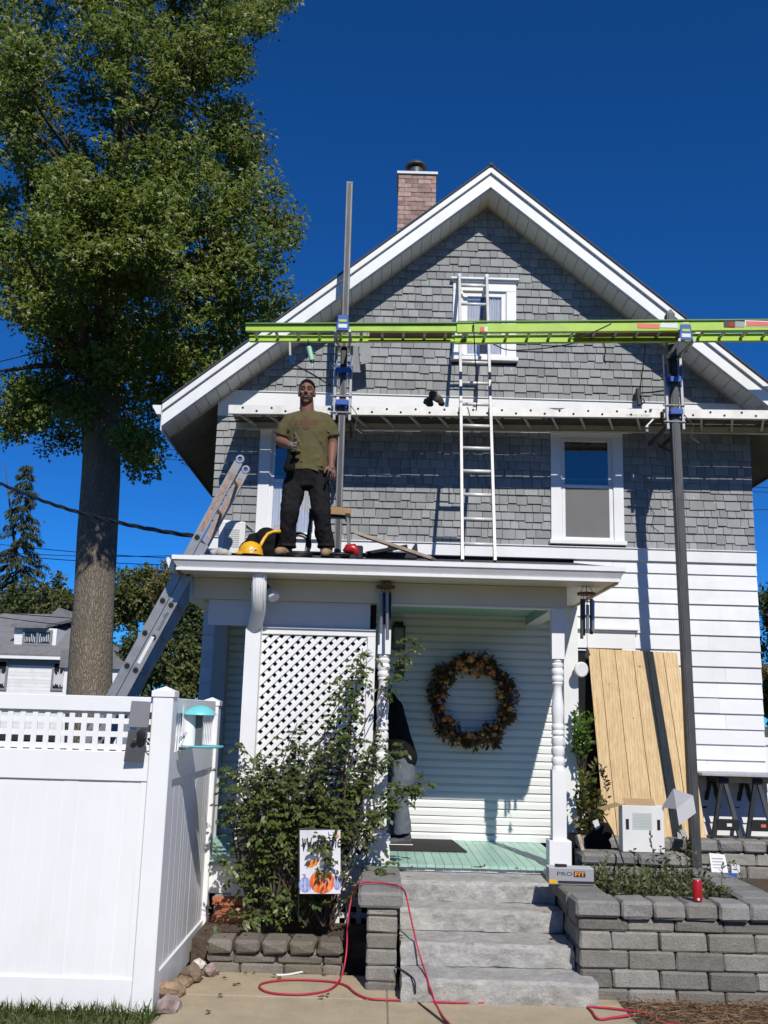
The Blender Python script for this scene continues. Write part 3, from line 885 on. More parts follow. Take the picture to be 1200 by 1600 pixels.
# downspout
ds = MB()
a, b2 = at(406, 897, 8.74), at(397, 985, 9.06)
pth = [(a.x, 8.74, 3.172), (a.x, 8.735, 3.06), (a.x - .002, 8.76, 2.97), (a.x - .01, 8.86, 2.86), (b2.x + .02, 8.99, 2.76), (b2.x, 9.05, 2.68)]
for i in range(len(pth) - 1): pass
ds.tube([Vector(p) for p in pth], .068, 12, flat=.75)
for k in range(5):
    xx = a.x - .045 + k * .0225
    ds.tube([Vector((xx, p[1] - .05, p[2])) if i > 0 else Vector((xx, p[1] - .05, p[2] - .01)) for i, p in enumerate(pth[:4])], .005, 5)
ds.box(b2.x - .068, b2.x + .068, 9.0, 9.10, .30, 2.70)
ds.box(b2.x - .03, b2.x + .075, 9.005, 9.08, 2.70, 2.73)
ds.build('downspout', M['white'], house, auto=40)
# ------------------------------------------------------------------ stone work in front
_bc = {}
def block_mesh(name, w, d, h, mat, cham=.014, jit=.006, variants=4):
    key = (name, round(w, 2), round(d, 2), round(h, 3), mat.name)
    if key not in _bc:
        L = []
        for _ in range(variants):
            bm = bmesh.new(); bmesh.ops.create_cube(bm, size=1)
            for v in bm.verts: v.co = Vector((v.co.x * key[1], v.co.y * key[2], v.co.z * h))
            bmesh.ops.bevel(bm, geom=bm.edges[:], offset=cham, segments=1, affect='EDGES', profile=.5)
            for v in bm.verts: v.co += Vector((rnd.uniform(-jit, jit), rnd.uniform(-jit, jit), rnd.uniform(-jit, jit) * .6))
            me = bpy.data.meshes.new(name); bm.to_mesh(me); bm.free(); me.materials.append(mat); L.append(me)
        _bc[key] = L
    return rnd.choice(_bc[key])
def block(parent, name, x0, x1, y0, y1, z0, z1, mat, cham=.014, gap=.004, jit=.006):
    me = block_mesh(name, x1 - x0 - 2 * gap, y1 - y0 - 2 * gap, z1 - z0 - gap, mat, cham, jit)
    return inst(name, me, parent, ((x0 + x1) / 2, (y0 + y1) / 2 + rnd.uniform(-.006, .006), (z0 + z1) / 2), (rnd.uniform(-.008, .008), rnd.uniform(-.008, .008), rnd.uniform(-.012, .012)))

def course(parent, x0, x1, y0, y1, z0, z1, mat, ws, start=0, cham=.014):
    x = x0; k = start
    while x < x1 - .03:
        w = ws[k % len(ws)]; e = min(x + w, x1)
        if x1 - e < .07: e = x1
        block(parent, 'block', x, e, y0, y1, z0, z1, mat, cham); x = e; k += 1
def column_y(parent, x0, x1, y0, y1, z0, z1, mat, ws, start=0):
    y = y0; k = start
    while y < y1 - .03:
        e = min(y + ws[k % len(ws)], y1)
        if y1 - e < .07: e = y1
        block(parent, 'block', x0, x1, y, e, z0, z1, mat); y = e; k += 1

rw = thing('retaining_wall', (2.2, 7.75, 0), 'grey tumbled block planter wall beside the right end of the steps, red can on its cap', 'retaining wall')
RX0, RY = 1.512, 7.65
core = MB(); core.box(RX0 + .05, 4.0, RY + .05, RY + .2, -.2, .53); core.box(RX0 + .05, RX0 + .2, RY + .2, 9.05, -.2, .53); core.box(2.86, 3.1, RY + .2, 9.2, -.2, .53)
core.build('wall_core', M['mortar'], rw)
zr = [-.07, .072, .203, .334, .465, .553]
for k in range(5):
    course(rw, RX0, 3.9, RY, RY + .2, zr[k], zr[k + 1], M['paver'], [.355, .345] if k % 2 == 0 else [.235, .35, .35, .35], 0)
    column_y(rw, RX0, RX0 + .2, RY + .2, 9.05, zr[k], zr[k + 1], M['paver'], [.3, .35])
    column_y(rw, 2.84, 3.1, RY + .2, 9.2, zr[k], zr[k + 1], M['paver'], [.35, .3])
zc0, zc1 = .556, .682
x = RX0 - .035; first = True
for w in (.335, .235, .235, .24, .23, .245, .24, .24, .24, .24):
    block(rw, 'cap_block', x, x + w, RY - .04, RY + .27, zc0, zc1, M['capstone'], .02); x += w
y = RY + .27
for w in (.42, .38, .40):
    block(rw, 'cap_block', RX0 - .045, RX0 + .28, y, y + w, zc0, zc1, M['capstone'], .02); y += w
y = RY + .275
for w in (.3, .3, .3, .3, .3):
    block(rw, 'cap_block', 2.80, 3.13, y, y + w, zc0, zc1, M['capstone'], .02); y += w

T2Y = 9.27
t2 = thing('retaining_wall', (2.4, T2Y, 0), 'low grey block wall with two long cap slabs behind the planter, white carton on it', 'retaining wall')
z2a, z2b = zat(950, 1352, T2Y), zat(950, 1334, T2Y)
MB().box(1.86, 2.80, T2Y + .06, T2Y + .3, .2, z2a - .02).build('wall_core', M['mortar'], t2)
for (a, b) in ((1.86, 2.36), (2.36, 2.62), (2.62, 2.84)): block(t2, 'cap_block', a, b, T2Y - .03, T2Y + .36, z2a, z2b, M['capstone'], .022)
course(t2, 1.88, 2.82, T2Y, T2Y + .25, z2a - .13, z2a - .003, M['paver'], [.3, .34])
course(t2, 1.88, 2.82, T2Y, T2Y + .25, z2a - .26, z2a - .131, M['paver'], [.2, .34])

T3Y = 10.12
t3 = thing('retaining_wall', (3.2, T3Y, 0), 'grey block terrace wall behind the tall post, sawhorses standing on the terrace', 'retaining wall')
z3b = zat(1130, 1313, T3Y); z3a = z3b - .115
MB().box(2.0, 5.2, T3Y + .05, T3Y + .3, .2, z3a - .02).build('wall_core', M['mortar'], t3)
x = 2.0
while x < 5.1:
    w = rnd.choice([.215, .225, .24]); block(t3, 'cap_block', x, x + w, T3Y - .03, T3Y + .24, z3a, z3b, M['capstone'], .02); x += w
for k in range(4):
    course(t3, 2.02, 5.1, T3Y, T3Y + .2, z3a - .125 * (k + 1), z3a - .125 * k - .003, M['paver'], [.33, .31, .35] if k % 2 else [.2, .33, .33])
ZT = z3b - .025
so = MB().box(2.0, 9.0, T3Y + .2, YW + .02, .0, ZT).build('terrace', M['soil']); tag(so, kind='structure')
so2 = MB().box(RX0 + .21, 2.83, RY + .22, 9.3, .0, .56).build('planter_soil', M['soil']); tag(so2, kind='structure')
so3 = MB().box(1.75, 6.0, 9.31, T3Y + .04, .0, .50).build('planter_soil', M['soil']); tag(so3, kind='structure')
so4 = MB().box(3.11, 6.0, RY + .22, 9.3, .0, .50).build('planter_soil', M['soil']); tag(so4, kind='structure')

# natural stone steps
from mathutils import noise as mnoise
st = thing('stone_steps', (.9, 7.45, 0), 'four rough grey stone steps leading up to the porch', 'steps')
def rough_slab(x0, x1, y0, y1, z0, z1, amp=.02, cell=.032, rnd_r=.03, seed=0):
    nx, ny, nz_ = max(2, int((x1 - x0) / cell)), max(2, int((y1 - y0) / cell)), max(2, int((z1 - z0) / cell * 1.4))
    vid = {}; V = []; F = []
    def vert(i, j, k):
        key = (i, j, k)
        if key not in vid:
            x, y, z = x0 + (x1 - x0) * i / nx, y0 + (y1 - y0) * j / ny, z0 + (z1 - z0) * k / nz_
            ty = max(0, 1 - (y - y0) / rnd_r) ; tz = max(0, 1 - (z1 - z) / rnd_r)
            p = Vector((x + seed, y, z))
            a = mnoise.noise(p * 5) + .6 * mnoise.noise(p * 13) + .35 * mnoise.noise(p * 30)
            if j == 0: y += a * amp * 1.5 + .35 * rnd_r * tz
            else: y += 0
            if k == nz_: z += a * amp * .35 - rnd_r * .5 * (1 if j == 0 else 0)
            if i in (0, nx): x += mnoise.noise(p * 11) * amp * .7
            vid[key] = len(V); V.append((x, y, z))
        return vid[key]
    def quad(a, b, c, d): F.append((a, b, c, d))
    for i in range(nx):
        for k in range(nz_): quad(vert(i, 0, k), vert(i + 1, 0, k), vert(i + 1, 0, k + 1), vert(i, 0, k + 1))
        for j in range(ny): quad(vert(i, j, nz_), vert(i + 1, j, nz_), vert(i + 1, j + 1, nz_), vert(i, j + 1, nz_))
        for k in range(nz_): quad(vert(i + 1, ny, k), vert(i, ny, k), vert(i, ny, k + 1), vert(i + 1, ny, k + 1))
    for j in range(ny):
        for k in range(nz_):
            quad(vert(0, j + 1, k), vert(0, j, k), vert(0, j, k + 1), vert(0, j + 1, k + 1))
            quad(vert(nx, j, k), vert(nx, j + 1, k), vert(nx, j + 1, k + 1), vert(nx, j, k + 1))
    m = MB(); m.add(V, F); return m
SY = [7.44, 7.82, 8.26, 8.62]
for k in range(4):
    m = rough_slab(.215, 1.60 if k == 0 else 1.505, SY[k], SY[k] + (.55 if k < 3 else .47), .157 * k - (.05 if k == 0 else -.004), .157 * (k + 1), seed=k * 7.3)
    m.build('step', M['step'], st, auto=28)

# left pier beside the steps
pl = thing('stone_pier', (.12, 7.75, 0), 'short grey block pier with slab cap left of the steps, red cord draped over it', 'pier')
PY0 = 7.73
pa, pb_ = xat(571, 1500, PY0), xat(620, 1500, PY0)
MB().box(pa + .03, pb_ - .03, PY0 + .05, 8.9, -.1, .56).build('wall_core', M['mortar'], pl)
zp = [zat(595, v, PY0) for v in (1560, 1535, 1509.5, 1484, 1458.5, 1432, 1419)]
zp[-1] += .0
for k in range(6): column_y(pl, pa, pb_, PY0, 8.95, zp[k], zp[k + 1], M['paver'], [.36, .3] if k % 2 else [.24, .36])
ca, cb = xat(559, 1400, PY0), xat(631, 1400, PY0); zt_ = zat(595, 1394, PY0 - .04)
for (u, v) in ((PY0 - .04, PY0 + .42), (PY0 + .42, PY0 + .84), (PY0 + .84, 8.98)): block(pl, 'cap_block', ca, cb, u, v, zp[-1] + .003, zt_, M['capstone'], .02)

# low bed wall on the left
lw = thing('bed_wall', (-.7, 8.15, 0), 'low brown grey block wall holding the rose bed beside the white fence', 'retaining wall')
LY = 8.14
la, lb = xat(322, 1500, LY), xat(536, 1500, LY)
lz = [zat(430, v, LY) for v in (1526, 1506, 1491)] + [zat(430, 1470, LY - .03)]
MB().box(la + .03, lb - .02, LY + .05, LY + .2, -.1, lz[2]).build('wall_core', M['mortar'], lw)
course(lw, la + .02, lb, LY, LY + .2, lz[0], lz[1], M['paverwarm'], [.24, .34, .3])
course(lw, la, lb, LY, LY + .2, lz[1], lz[2], M['paverwarm'], [.2, .34, .36])
for k in range(5):
    w = (lb - la) / 5
    block(lw, 'cap_block', la + k * w, la + (k + 1) * w, LY - .05, LY + .24, lz[2] + .002, lz[3], M['paverwarm'], .022, jit=.012)
bed = MB().box(-1.43, -.03, LY + .21, 9.1, -.05, lz[2] + .05).build('bed_soil', M['soil']); tag(bed, kind='structure')

# rocks along the fence foot
def rock_mesh(seed, mat):
    bm = bmesh.new(); bmesh.ops.create_icosphere(bm, subdivisions=2, radius=1)
    for v in bm.verts:
        p = v.co.normalized(); q = Vector((round(p.x * 1.7), round(p.y * 1.7), round(p.z * 1.7))) / 1.7
        v.co = p * .55 + q * .4 + p * .35 * mnoise.noise(p * 1.9 + Vector((seed * 3.1, 0, 0)))
    me = bpy.data.meshes.new('rock'); bm.to_mesh(me); bm.free(); me.materials.append(mat); return me
M['rockgrey'] = mk('pinkish_grey_rock', (.30, .24, .215), .9, .5, 12, bump=.8, bscale=24, bdist=.02, dirt=.5, dirtcol=(.20, .075, .05))
M['rockpale'] = mk('pale_rock', (.58, .53, .48), .9, .2, 12, bump=.5)
rocks = [(262, 1575, .10, .085, .06, 'rockgrey', 'pinkish grey mottled rock at the foot of the near fence post'),
         (266, 1551, .10, .085, .075, 'rock', 'tan block shaped rock behind the mottled rock beside the fence'),
         (283, 1539, .09, .07, .045, 'rock', 'flat orange tan rock between two taller tan rocks by the fence'),
         (299, 1525, .11, .085, .08, 'rock', 'large tan rock with a dark pit beside the fence, below the pale stone'),
         (309, 1511, .075, .06, .05, 'rockpale', 'pale cream stone standing between tan rock and bed wall'),
         (328, 1520, .085, .07, .055, 'rockgrey', 'dark brown grey rock against the end of the low bed wall')]
for i, (px, py, a, b, c, mt, lab) in enumerate(rocks):
    p = atz(px, py, c * .55)
    o = link('rock', rock_mesh(i + 2, M[mt])); o.location = (p.x, p.y + .05, c * .62); o.scale = (a, b, c); o.rotation_euler = (rnd.uniform(-.3, .3), rnd.uniform(-.3, .3), rnd.uniform(0, 3))
    tag(o, lab, 'rock', 'rocks along the fence foot')

# ------------------------------------------------------------------ white vinyl fence
fen = thing('fence', (-1.5, 7.1, 0), 'tall white vinyl fence with square lattice top and corner post beside the walk', 'fence')
FY = 7.046
def fpost(x0, x1, y0, y1, zt):
    p = MB(); p.box(x0, x1, y0, y1, -.05, zt - .055)
    o = p.build('post', M['vinyl'], fen, bevel=.006)
    c = MB(); e = .008; zz = zt - .055
    vs = [(x0 - e, y0 - e, zz), (x1 + e, y0 - e, zz), (x1 + e, y1 + e, zz), (x0 - e, y1 + e, zz), (x0 - e, y0 - e, zz + .04), (x1 + e, y0 - e, zz + .04), (x1 + e, y1 + e, zz + .04), (x0 - e, y1 + e, zz + .04), ((x0 + x1) / 2, (y0 + y1) / 2, zz + .075)]
    c.add(vs, [(0, 3, 2, 1), (0, 1, 5, 4), (1, 2, 6, 5), (2, 3, 7, 6), (3, 0, 4, 7), (4, 5, 8), (5, 6, 8), (6, 7, 8), (7, 4, 8)])
    c.build('post_cap', M['vinyl'], o)
px0, px1 = -1.585, -1.44
fpost(px0, px1, FY, FY + .145, 2.105)
fpost(px0, px1, 9.06, 9.20, 2.06)
Zb, Zm0, Zm1, Zt0, Zt1 = .191, 1.468, 1.668, 1.937, 2.045
bdm = MB().box(-.5, .5, -.012, .012, 0, 1).mesh('fence_board', M['vinyl'])
def panel_x(x0, x1, y):
    MB().box(x0, x1 - .05, y - .0095, y + .006, Zb + .001, Zm0 - .001).build('panel_back', M['vinyl'], fen)
    for (a, b) in ((-.02, Zb), (Zm0, Zm1), (Zt0, Zt1)):
        MB().box(x0, x1, y - .028, y + .028, a, b).build('rail', M['vinyl'], fen, bevel=.004)
    MB().box(x1 - .05, x1, y - .018, y + .018, Zb, Zm0).build('rail', M['vinyl'], fen)
    x = x1 - .05; w = .1075
    while x > x0:
        inst('fence_board', bdm, fen, (x - w / 2, y + rnd.uniform(-.0015, .0015), Zb - .01), None, (w - .006, 1, Zm0 - Zb + .02)); x -= w
    q = .0868; x = x1 - .05
    vs_, hs_ = MB().box(-.5, .5, -.004, .004, 0, 1).mesh('lattice_slat', M['vinyl']), None
    while x > x0:
        inst('lattice_slat', vs_, fen, (x, y - .004, Zm1), None, (.038, 1, Zt0 - Zm1)); x -= q
    for z in (Zm1 + .028, Zm1 + .028 + q, Zm1 + .028 + 2 * q + .004, Zt0 - .004):
        MB().box(x0, x1, y + .0005, y + .0085, z - .019, z + .019).build('lattice_slat', M['vinyl'], fen)
panel_x(-4.2, px0 - .001, FY + .07)
def panel_y(y0, y1, x):
    MB().box(x - .006, x + .0095, y0, y1, Zb + .001, Zm0 - .001).build('panel_back', M['vinyl'], fen)
    for (a, b) in ((-.02, Zb), (Zm0, Zm1), (Zt0, Zt1)):
        MB().box(x - .028, x + .028, y0, y1, a, b).build('rail', M['vinyl'], fen, bevel=.004)
    y = y0; w = .0985
    while y < y1 - .01:
        inst('fence_board', bdm, fen, (x + rnd.uniform(-.001, .001), y + w / 2, Zb - .01), (0, 0, math.pi / 2), (w - .003, 1, Zm0 - Zb + .02)); y += w
    q = .0868; y = y0 + .04
    v_ = MB().box(-.5, .5, -.004, .004, 0, 1).mesh('lattice_slat', M['vinyl'])
    while y < y1:
        inst('lattice_slat', v_, fen, (x + .004, y, Zm1), (0, 0, math.pi / 2), (.038, 1, Zt0 - Zm1)); y += q
    for z in (Zm1 + .028, Zm1 + .028 + q, Zm1 + .028 + 2 * q + .004, Zt0 - .004):
        MB().box(x - .0085, x - .0005, y0, y1, z - .019, z + .019).build('lattice_slat', M['vinyl'], fen)
panel_y(FY + .146, 9.059, (px0 + px1) / 2 + .02)
# far fence at the right edge
f2 = thing('fence', (6.6, 16, 0), 'far white fence panel just past the right corner of the house', 'fence')
xx = xat(1193, 1180, 16.0)
for i in range(9): MB().box(xx + i * .2, xx + i * .2 + .192, 16.0, 16.03, .3, zat(1196, 1155, 16.0)).build('fence_board', M['vinyl'], f2)
MB().box(xx - .05, xx + 2, 15.97, 15.998, zat(1196, 1152, 16.0) - .12, zat(1196, 1152, 16.0)).build('rail', M['vinyl'], f2)
MB().box(xx - .13, xx - .005, 15.95, 16.08, .3, zat(1196, 1150, 16.0)).build('post', M['vinyl'], f2)

# solar camera on the fence
so_ = thing('solar_camera', tuple(at(212, 1140, 7.0)), 'grey solar panel plates with black camera clipped to the fence lattice', 'camera')
def plate(pts, y, th=.012, name='panel', mat='charcoal'):
    P = [at(x, yy, y + dy) for x, yy, dy in pts]
    MB().prism(P, (0, th, 0)).build(name, M[mat], so_, bevel=.002)
M['platelit'] = mk('lit_grey_panel', (.17, .172, .185), .45, .08, 9)  # lighter copy of the plate colour, sunlight put into it
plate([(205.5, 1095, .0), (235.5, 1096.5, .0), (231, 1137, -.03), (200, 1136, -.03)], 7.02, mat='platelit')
plate([(200.5, 1141, -.02), (230, 1143, -.02), (224.5, 1189, .03), (193, 1190, .03)], 7.0)
c_ = at(222, 1147, 6.97)
MB().lathe([(.02, -.03), (.032, -.028), (.034, .03), (.02, .034)], c_, 12, axis='y').build('camera_body', M['black'], so_, auto=40)
MB().tube([c_ + Vector((.02, 0, .02)), c_ + Vector((.035, .02, .0)), c_ + Vector((.03, .03, -.04)), c_ + Vector((.05, .03, -.06))], .004, 5).build('cable', M['labelwhite'], so_)
MB().ell(at(209, 1156, 6.965), (.022, .012, .012)).build('lens_hood', M['vineleaf'], so_)

# bird feeder on the side fence
BFY = 7.62
bx = at(311, 1142, BFY)
bf = thing('bird_feeder', (bx.x, BFY, bx.z), 'white bird feeder with turquoise roof hung on the fence behind the corner post', 'bird feeder')
r0 = 25.5 * BFY / FPX
zr0, zr1 = zat(311, 1117, BFY), zat(311, 1102, BFY); zb0 = zat(311, 1168, BFY)
MB().lathe([(r0, 0), (r0 * .99, .008), (r0 * .8, (zr1 - zr0) * .45), (r0 * .5, (zr1 - zr0) * .82), (r0 * .25, (zr1 - zr0) * .98), (.01, zr1 - zr0)], (bx.x, BFY, zr0), 20).build('roof', M['turq'], bf, auto=40)
x0_, x1_ = xat(284, 1140, BFY), xat(306, 1140, BFY)
MB().lathe([(.055, 0), (.055, zr0 - zb0 - .012)], ((x0_ + x1_) / 2, BFY, zb0 + .014), 16).build('seed_tube', M['vinyl'], bf, auto=40)
MB().box(x1_ + .004, x1_ + .05, BFY - .02, BFY + .03, zb0 + .014, zr0).build('back_plate', M['charcoal'], bf)
MB().lathe([(.15, 0), (.165, .008), (.165, .016), (.15, .013)], (xat(315, 1165, BFY), BFY, zb0), 22).build('tray', M['turq'], bf, auto=40)
bp = MB(); q = at(284, 1150, 7.32); bp.bar(q, at(287, 1103, 7.32), .01, .01, w2=.003, h2=.003); bp.bar(at(280, 1147, 7.32), at(290, 1146, 7.4), .03, .02); bp.bar(at(281, 1165, 7.3), at(288, 1150, 7.42), .014, .012); bp.bar(at(280, 1165, 7.3), at(300, 1168, 7.6), .02, .014)
bp.build('bracket', M['vinyl'], bf)
# ------------------------------------------------------------------ foliage
def unit(a): return a / np.maximum(np.linalg.norm(a, axis=-1, keepdims=True), 1e-9)
def leaf_geo(C, L, W, D=None, N=None, fold=.18):
    """one folded diamond per row of C; D along the leaf, N its face normal"""
    C = np.asarray(C, float); n = len(C)
    if D is None: D = unit(rng.normal(size=(n, 3)) + np.array([0, 0, -.25]))
    if N is None: N = unit(rng.normal(size=(n, 3)) + np.array([.15, -.5, .7]))
    D = unit(D); S = unit(np.cross(D, N)); N = unit(np.cross(S, D))
    L = np.broadcast_to(np.asarray(L, float), (n,))[:, None]; W = np.broadcast_to(np.asarray(W, float), (n,))[:, None]
    a = C; b = C + D * L * .45 + S * W * .5 + N * W * fold; c = C + D * L; d = C + D * L * .45 - S * W * .5 + N * W * fold
    V = np.stack([a, b, c, d], 1).reshape(-1, 3); F = np.arange(4 * n).reshape(n, 4)
    return V, F
def leaves(name, parent, C, L, W, mat, D=None, N=None, kind='stuff', fold=.18):
    V, F = leaf_geo(C, L, W, D, N, fold)
    if parent is not None: V = V - np.array(worldloc(parent))
    o = link(name, raw_mesh(name, V, F, mat), parent)
    if kind: o['kind'] = kind
    return o
def ball(n, r):
    p = unit(rng.normal(size=(n, 3))) * (rng.random((n, 1)) ** .45)
    return p * np.asarray(r)
def curve_pts(p, q, sag=0.0, wob=.1, n=7, up=None):
    p, q = Vector(p), Vector(q); L = (q - p).length; out = []
    a = Vector((rnd.uniform(-1, 1), rnd.uniform(-1, 1), rnd.uniform(-1, 1))) * L * wob
    for i in range(n):
        t = i / (n - 1); s = math.sin(math.pi * t)
        out.append(p.lerp(q, t) + a * s + Vector((0, 0, -sag * s)))
    return out

# ---- the big tree on the left
TY = 21.0
tb_ = at(140, 1085, TY)
tree = thing('tree', (tb_.x, TY, 0), 'tall leafy tree with thick trunk behind the white fence', 'tree')
tp = [(138, 1300, 76), (139.5, 1085, 67), (143, 1000, 63), (147, 940, 60), (150, 880, 61), (152, 840, 61), (158, 740, 59), (161, 640, 55), (165, 560, 51), (170, 470, 44), (176, 380, 37), (186, 280, 29), (190, 160, 22), (200, 40, 14), (205, -100, 6)]
pts = [at(x, y, TY + .0) for x, y, w in tp]
M['barktree'] = M['bark']
MB().tube(pts, [w * TY / FPX / 2 * 1.02 for x, y, w in tp], 20).build('trunk', M['bark'], tree, smooth=True)
cen = np.array([tb_.x - .1, TY, 14.0]); rad = np.array([4.9, 5.0, 8.2])
cl = []
tries = 0
while len(cl) < 1450 and tries < 60000:
    tries += 1
    u = rng.normal(size=3); u /= np.linalg.norm(u); r = rng.random() ** .34
    p = u * r
    q = cen + p * rad
    # flatter underside, uneven outline
    bulge = .86 + .26 * mnoise.noise(Vector(tuple(u * 2.1 + 4)))
    if r > bulge: continue
    zlo = 8.0 + 1.1 * mnoise.noise(Vector((q[0] * .5, q[1] * .5, 3)))
    if q[2] < zlo: continue
    if mnoise.noise(Vector(tuple(q * .55))) + .35 * mnoise.noise(Vector(tuple(q * 1.3))) < .0: continue
    if r < .45 and rng.random() < .6: continue
    w = Vector(q) - Vector(CC); zc_d = w.dot(Vector(CF)); ppx = 600 + FPX * w.dot(Vector(CR)) / zc_d; ppy = 800 - FPX * w.dot(Vector(CU)) / zc_d
    edge = np.interp(ppy, [-400, -60, 60, 150, 220, 300, 380, 430, 480, 540, 620], [310, 365, 372, 358, 405, 440, 452, 462, 448, 410, 320])
    if ppx > edge + 26 * mnoise.noise(Vector((ppy * .02, 3.3, 0))): continue
    cl.append(q)
for (x, y, n_) in ((205, 690, 16), (222, 720, 9), (118, 640, 12), (40, 610, 16), (60, 650, 8), (10, 660, 10), (270, 560, 18), (300, 600, 10), (345, 20, 10), (400, 30, 14), (372, 95, 12), (435, 3, 8), (150, 560, 8)):
    for _ in range(n_):
        q = at(x + rnd.uniform(-16, 16), y + rnd.uniform(-18, 18), TY + rnd.uniform(-2.0, 1.5)); cl.append(np.array(q))
for _ in range(110):  # extra clumps added in front of the crown to shade the trunk
    cl.append(np.array([tb_.x + rng.uniform(.1, 2.0), TY - rng.uniform(3.4, 5.2), rng.uniform(9.5, 11.2)]))
cl = np.array(cl)
nl = 70
C = np.repeat(cl, nl, 0) + np.concatenate([ball(nl, (.50, .50, .36)) * rng.uniform(.55, 1.15) for _ in range(len(cl))])
n = len(C)
Dl = unit(rng.normal(size=(n, 3)) + np.array([0, 0, -.35])); Nl = unit(rng.normal(size=(n, 3)) * .7 + np.array([.3, -.95, .8]))
Sl = unit(np.cross(Dl, Nl)); Ll = rng.uniform(.10, .17, n); Wl = rng.uniform(.04, .06, n)
# a lobed leaf: two crossing blades in one plane
leaves('crown', tree, np.concatenate([C, C + Dl * Ll[:, None] * .45 - Sl * Ll[:, None] * .45]), np.concatenate([Ll, Ll * .9]), np.concatenate([Wl, Wl]), M['leaf'],
       np.concatenate([Dl, unit(Sl + .15 * Dl)]), np.concatenate([Nl, Nl]), fold=.3)
tw = MB()
main = []
for i in range(34):
    t = rnd.uniform(.12, .96); z0 = 6.6 + t * 10
    k = min(range(len(pts)), key=lambda j: abs(pts[j].z - z0)); base = pts[k]
    base = Vector((base.x, base.y, z0))
    tgt = cl[rng.integers(len(cl))]
    for _ in range(30):
        tgt = cl[rng.integers(len(cl))]
        if 0.5 < tgt[2] - z0 < 4.2 and np.hypot(tgt[0] - base.x, tgt[1] - base.y) > 1.8: break
    L = (Vector(tgt) - base).length
    cp = curve_pts(base, tgt, sag=.25, wob=.08, n=8)
    r0 = .05 + .10 * (1 - t) * rnd.uniform(.7, 1.1)
    MB().tube(cp, [r0 * (1 - .8 * j / 7) for j in range(8)], 7).build('limb', M['twig'], tree, smooth=True)
    main.append(cp)
lb_ = [(165, 575, TY), (120, 570, TY - .6), (60, 572, TY - 1.0), (0, 580, TY - 1.2)]
cp = [at(*q) for q in lb_]; MB().tube(cp, [.11, .08, .06, .03], 7).build('limb', M['twig'], tree, smooth=True)
for q in cl[::3]:
    cp = main[rnd.randrange(len(main))]; best = min((p for c in main for p in c[2:]), key=lambda p: (p - Vector(q)).length_squared)
    tw.tube(curve_pts(best, q, sag=-.05, wob=.1, n=4), [.022, .016, .011, .005], 4, cap=False)
for (x, y) in ((262, 640), (270, 665), (255, 680), (285, 655), (248, 655), (278, 690)):            # bare drooping twigs beside the eave
    a0 = at(235 + rnd.uniform(-10, 10), 600, TY - .5); tw.tube(curve_pts(a0, at(x, y, TY - .5), sag=-.3, wob=.12, n=6), [.02, .015, .012, .01, .007, .004], 4, cap=False)
tw.build('twigs', M['twig'], tree, kind='stuff')

# ---- spruce at the left edge
SYd = 72.0
sb = at(6, 1090, SYd)
sp = thing('spruce_tree', (sb.x, SYd, 0), 'dark spruce with drooping tiers behind the far white house', 'tree')
top = at(7, 722, SYd)
MB().tube([(sb.x, SYd, 0), (sb.x, SYd, top.z * .6), (top.x, SYd, top.z)], [.22, .14, .02], 8).build('trunk', M['twig'], sp, smooth=True)
Cs = []; Ds = []
z = top.z - .25
bw_ = MB()
while z > 4.0:
    f = (top.z - z) / (top.z - 4.0); R_ = .3 + 3.4 * f ** .8
    for k in range(7):
        a = rnd.uniform(0, 6.28); rr = R_ * rnd.uniform(.55, 1.1)
        d = Vector((math.cos(a), math.sin(a), 0))
        tip = Vector((sb.x, SYd, z)) + d * rr + Vector((0, 0, -.28 * rr + rnd.uniform(-.1, .1)))
        bp_ = curve_pts((sb.x, SYd, z + .1), tip, sag=.1, wob=.04, n=5)
        bw_.tube(bp_, [.035, .028, .02, .014, .006], 4, cap=False)
        m_ = int(22 * rr + 10)
        for _ in range(m_):
            t = rnd.uniform(.2, 1); q = Vector(bp_[0]).lerp(bp_[4], t) + Vector((rnd.uniform(-.12, .12), rnd.uniform(-.12, .12), rnd.uniform(-.22, .05) * (.5 + t)))
            Cs.append(q); Ds.append(d * .6 + Vector((rnd.uniform(-.6, .6), rnd.uniform(-.6, .6), -.8)))
    z -= .62
leaves('crown', sp, np.array(Cs), rng.uniform(.35, .6, len(Cs)), .11, M['conifer'], np.array(Ds))
bw_.build('limbs', M['twig'], sp, kind='stuff')

# ---- woods behind
def far_tree(px, py, rx, ry, Y, label, mat='farleaf', nleaf=4200, lsz=.34, group='trees beyond the yard', base=None):
    c = at(px, py, Y); k = Y / FPX
    t = thing('background_tree', (c.x, Y, 0), label, 'tree', group)
    MB().tube(curve_pts((c.x + rnd.uniform(-.4, .4), Y, -.1), c, wob=.03, n=6), [.28, .24, .2, .16, .12, .05], 7).build('trunk', M['twig'], t, smooth=True)
    P = []
    while len(P) < 70:
        u = rng.normal(size=3); u /= np.linalg.norm(u); r = rng.random() ** .4
        if r > .8 + .35 * mnoise.noise(Vector(tuple(u * 1.8 + px))): continue
        P.append(np.array(c) + u * r * np.array([rx * k, rx * k, ry * k]))
    P = np.array(P); m_ = nleaf // len(P)
    C = np.repeat(P, m_, 0) + np.concatenate([ball(m_, np.array([.26 * rx * k, .26 * rx * k, .24 * ry * k]) * rng.uniform(.7, 1.3)) for _ in range(len(P))])
    leaves('crown', t, C, rng.uniform(.6, 1.2, len(C)) * lsz, .5 * lsz, M[mat])
    b_ = MB()
    for q in P[::4]: b_.tube(curve_pts(Vector(c) + Vector((0, 0, -ry * k * .5)), q, wob=.08, n=4), [.08, .06, .04, .02], 4, cap=False)
    b_.build('limbs', M['twig'], t, kind='stuff')
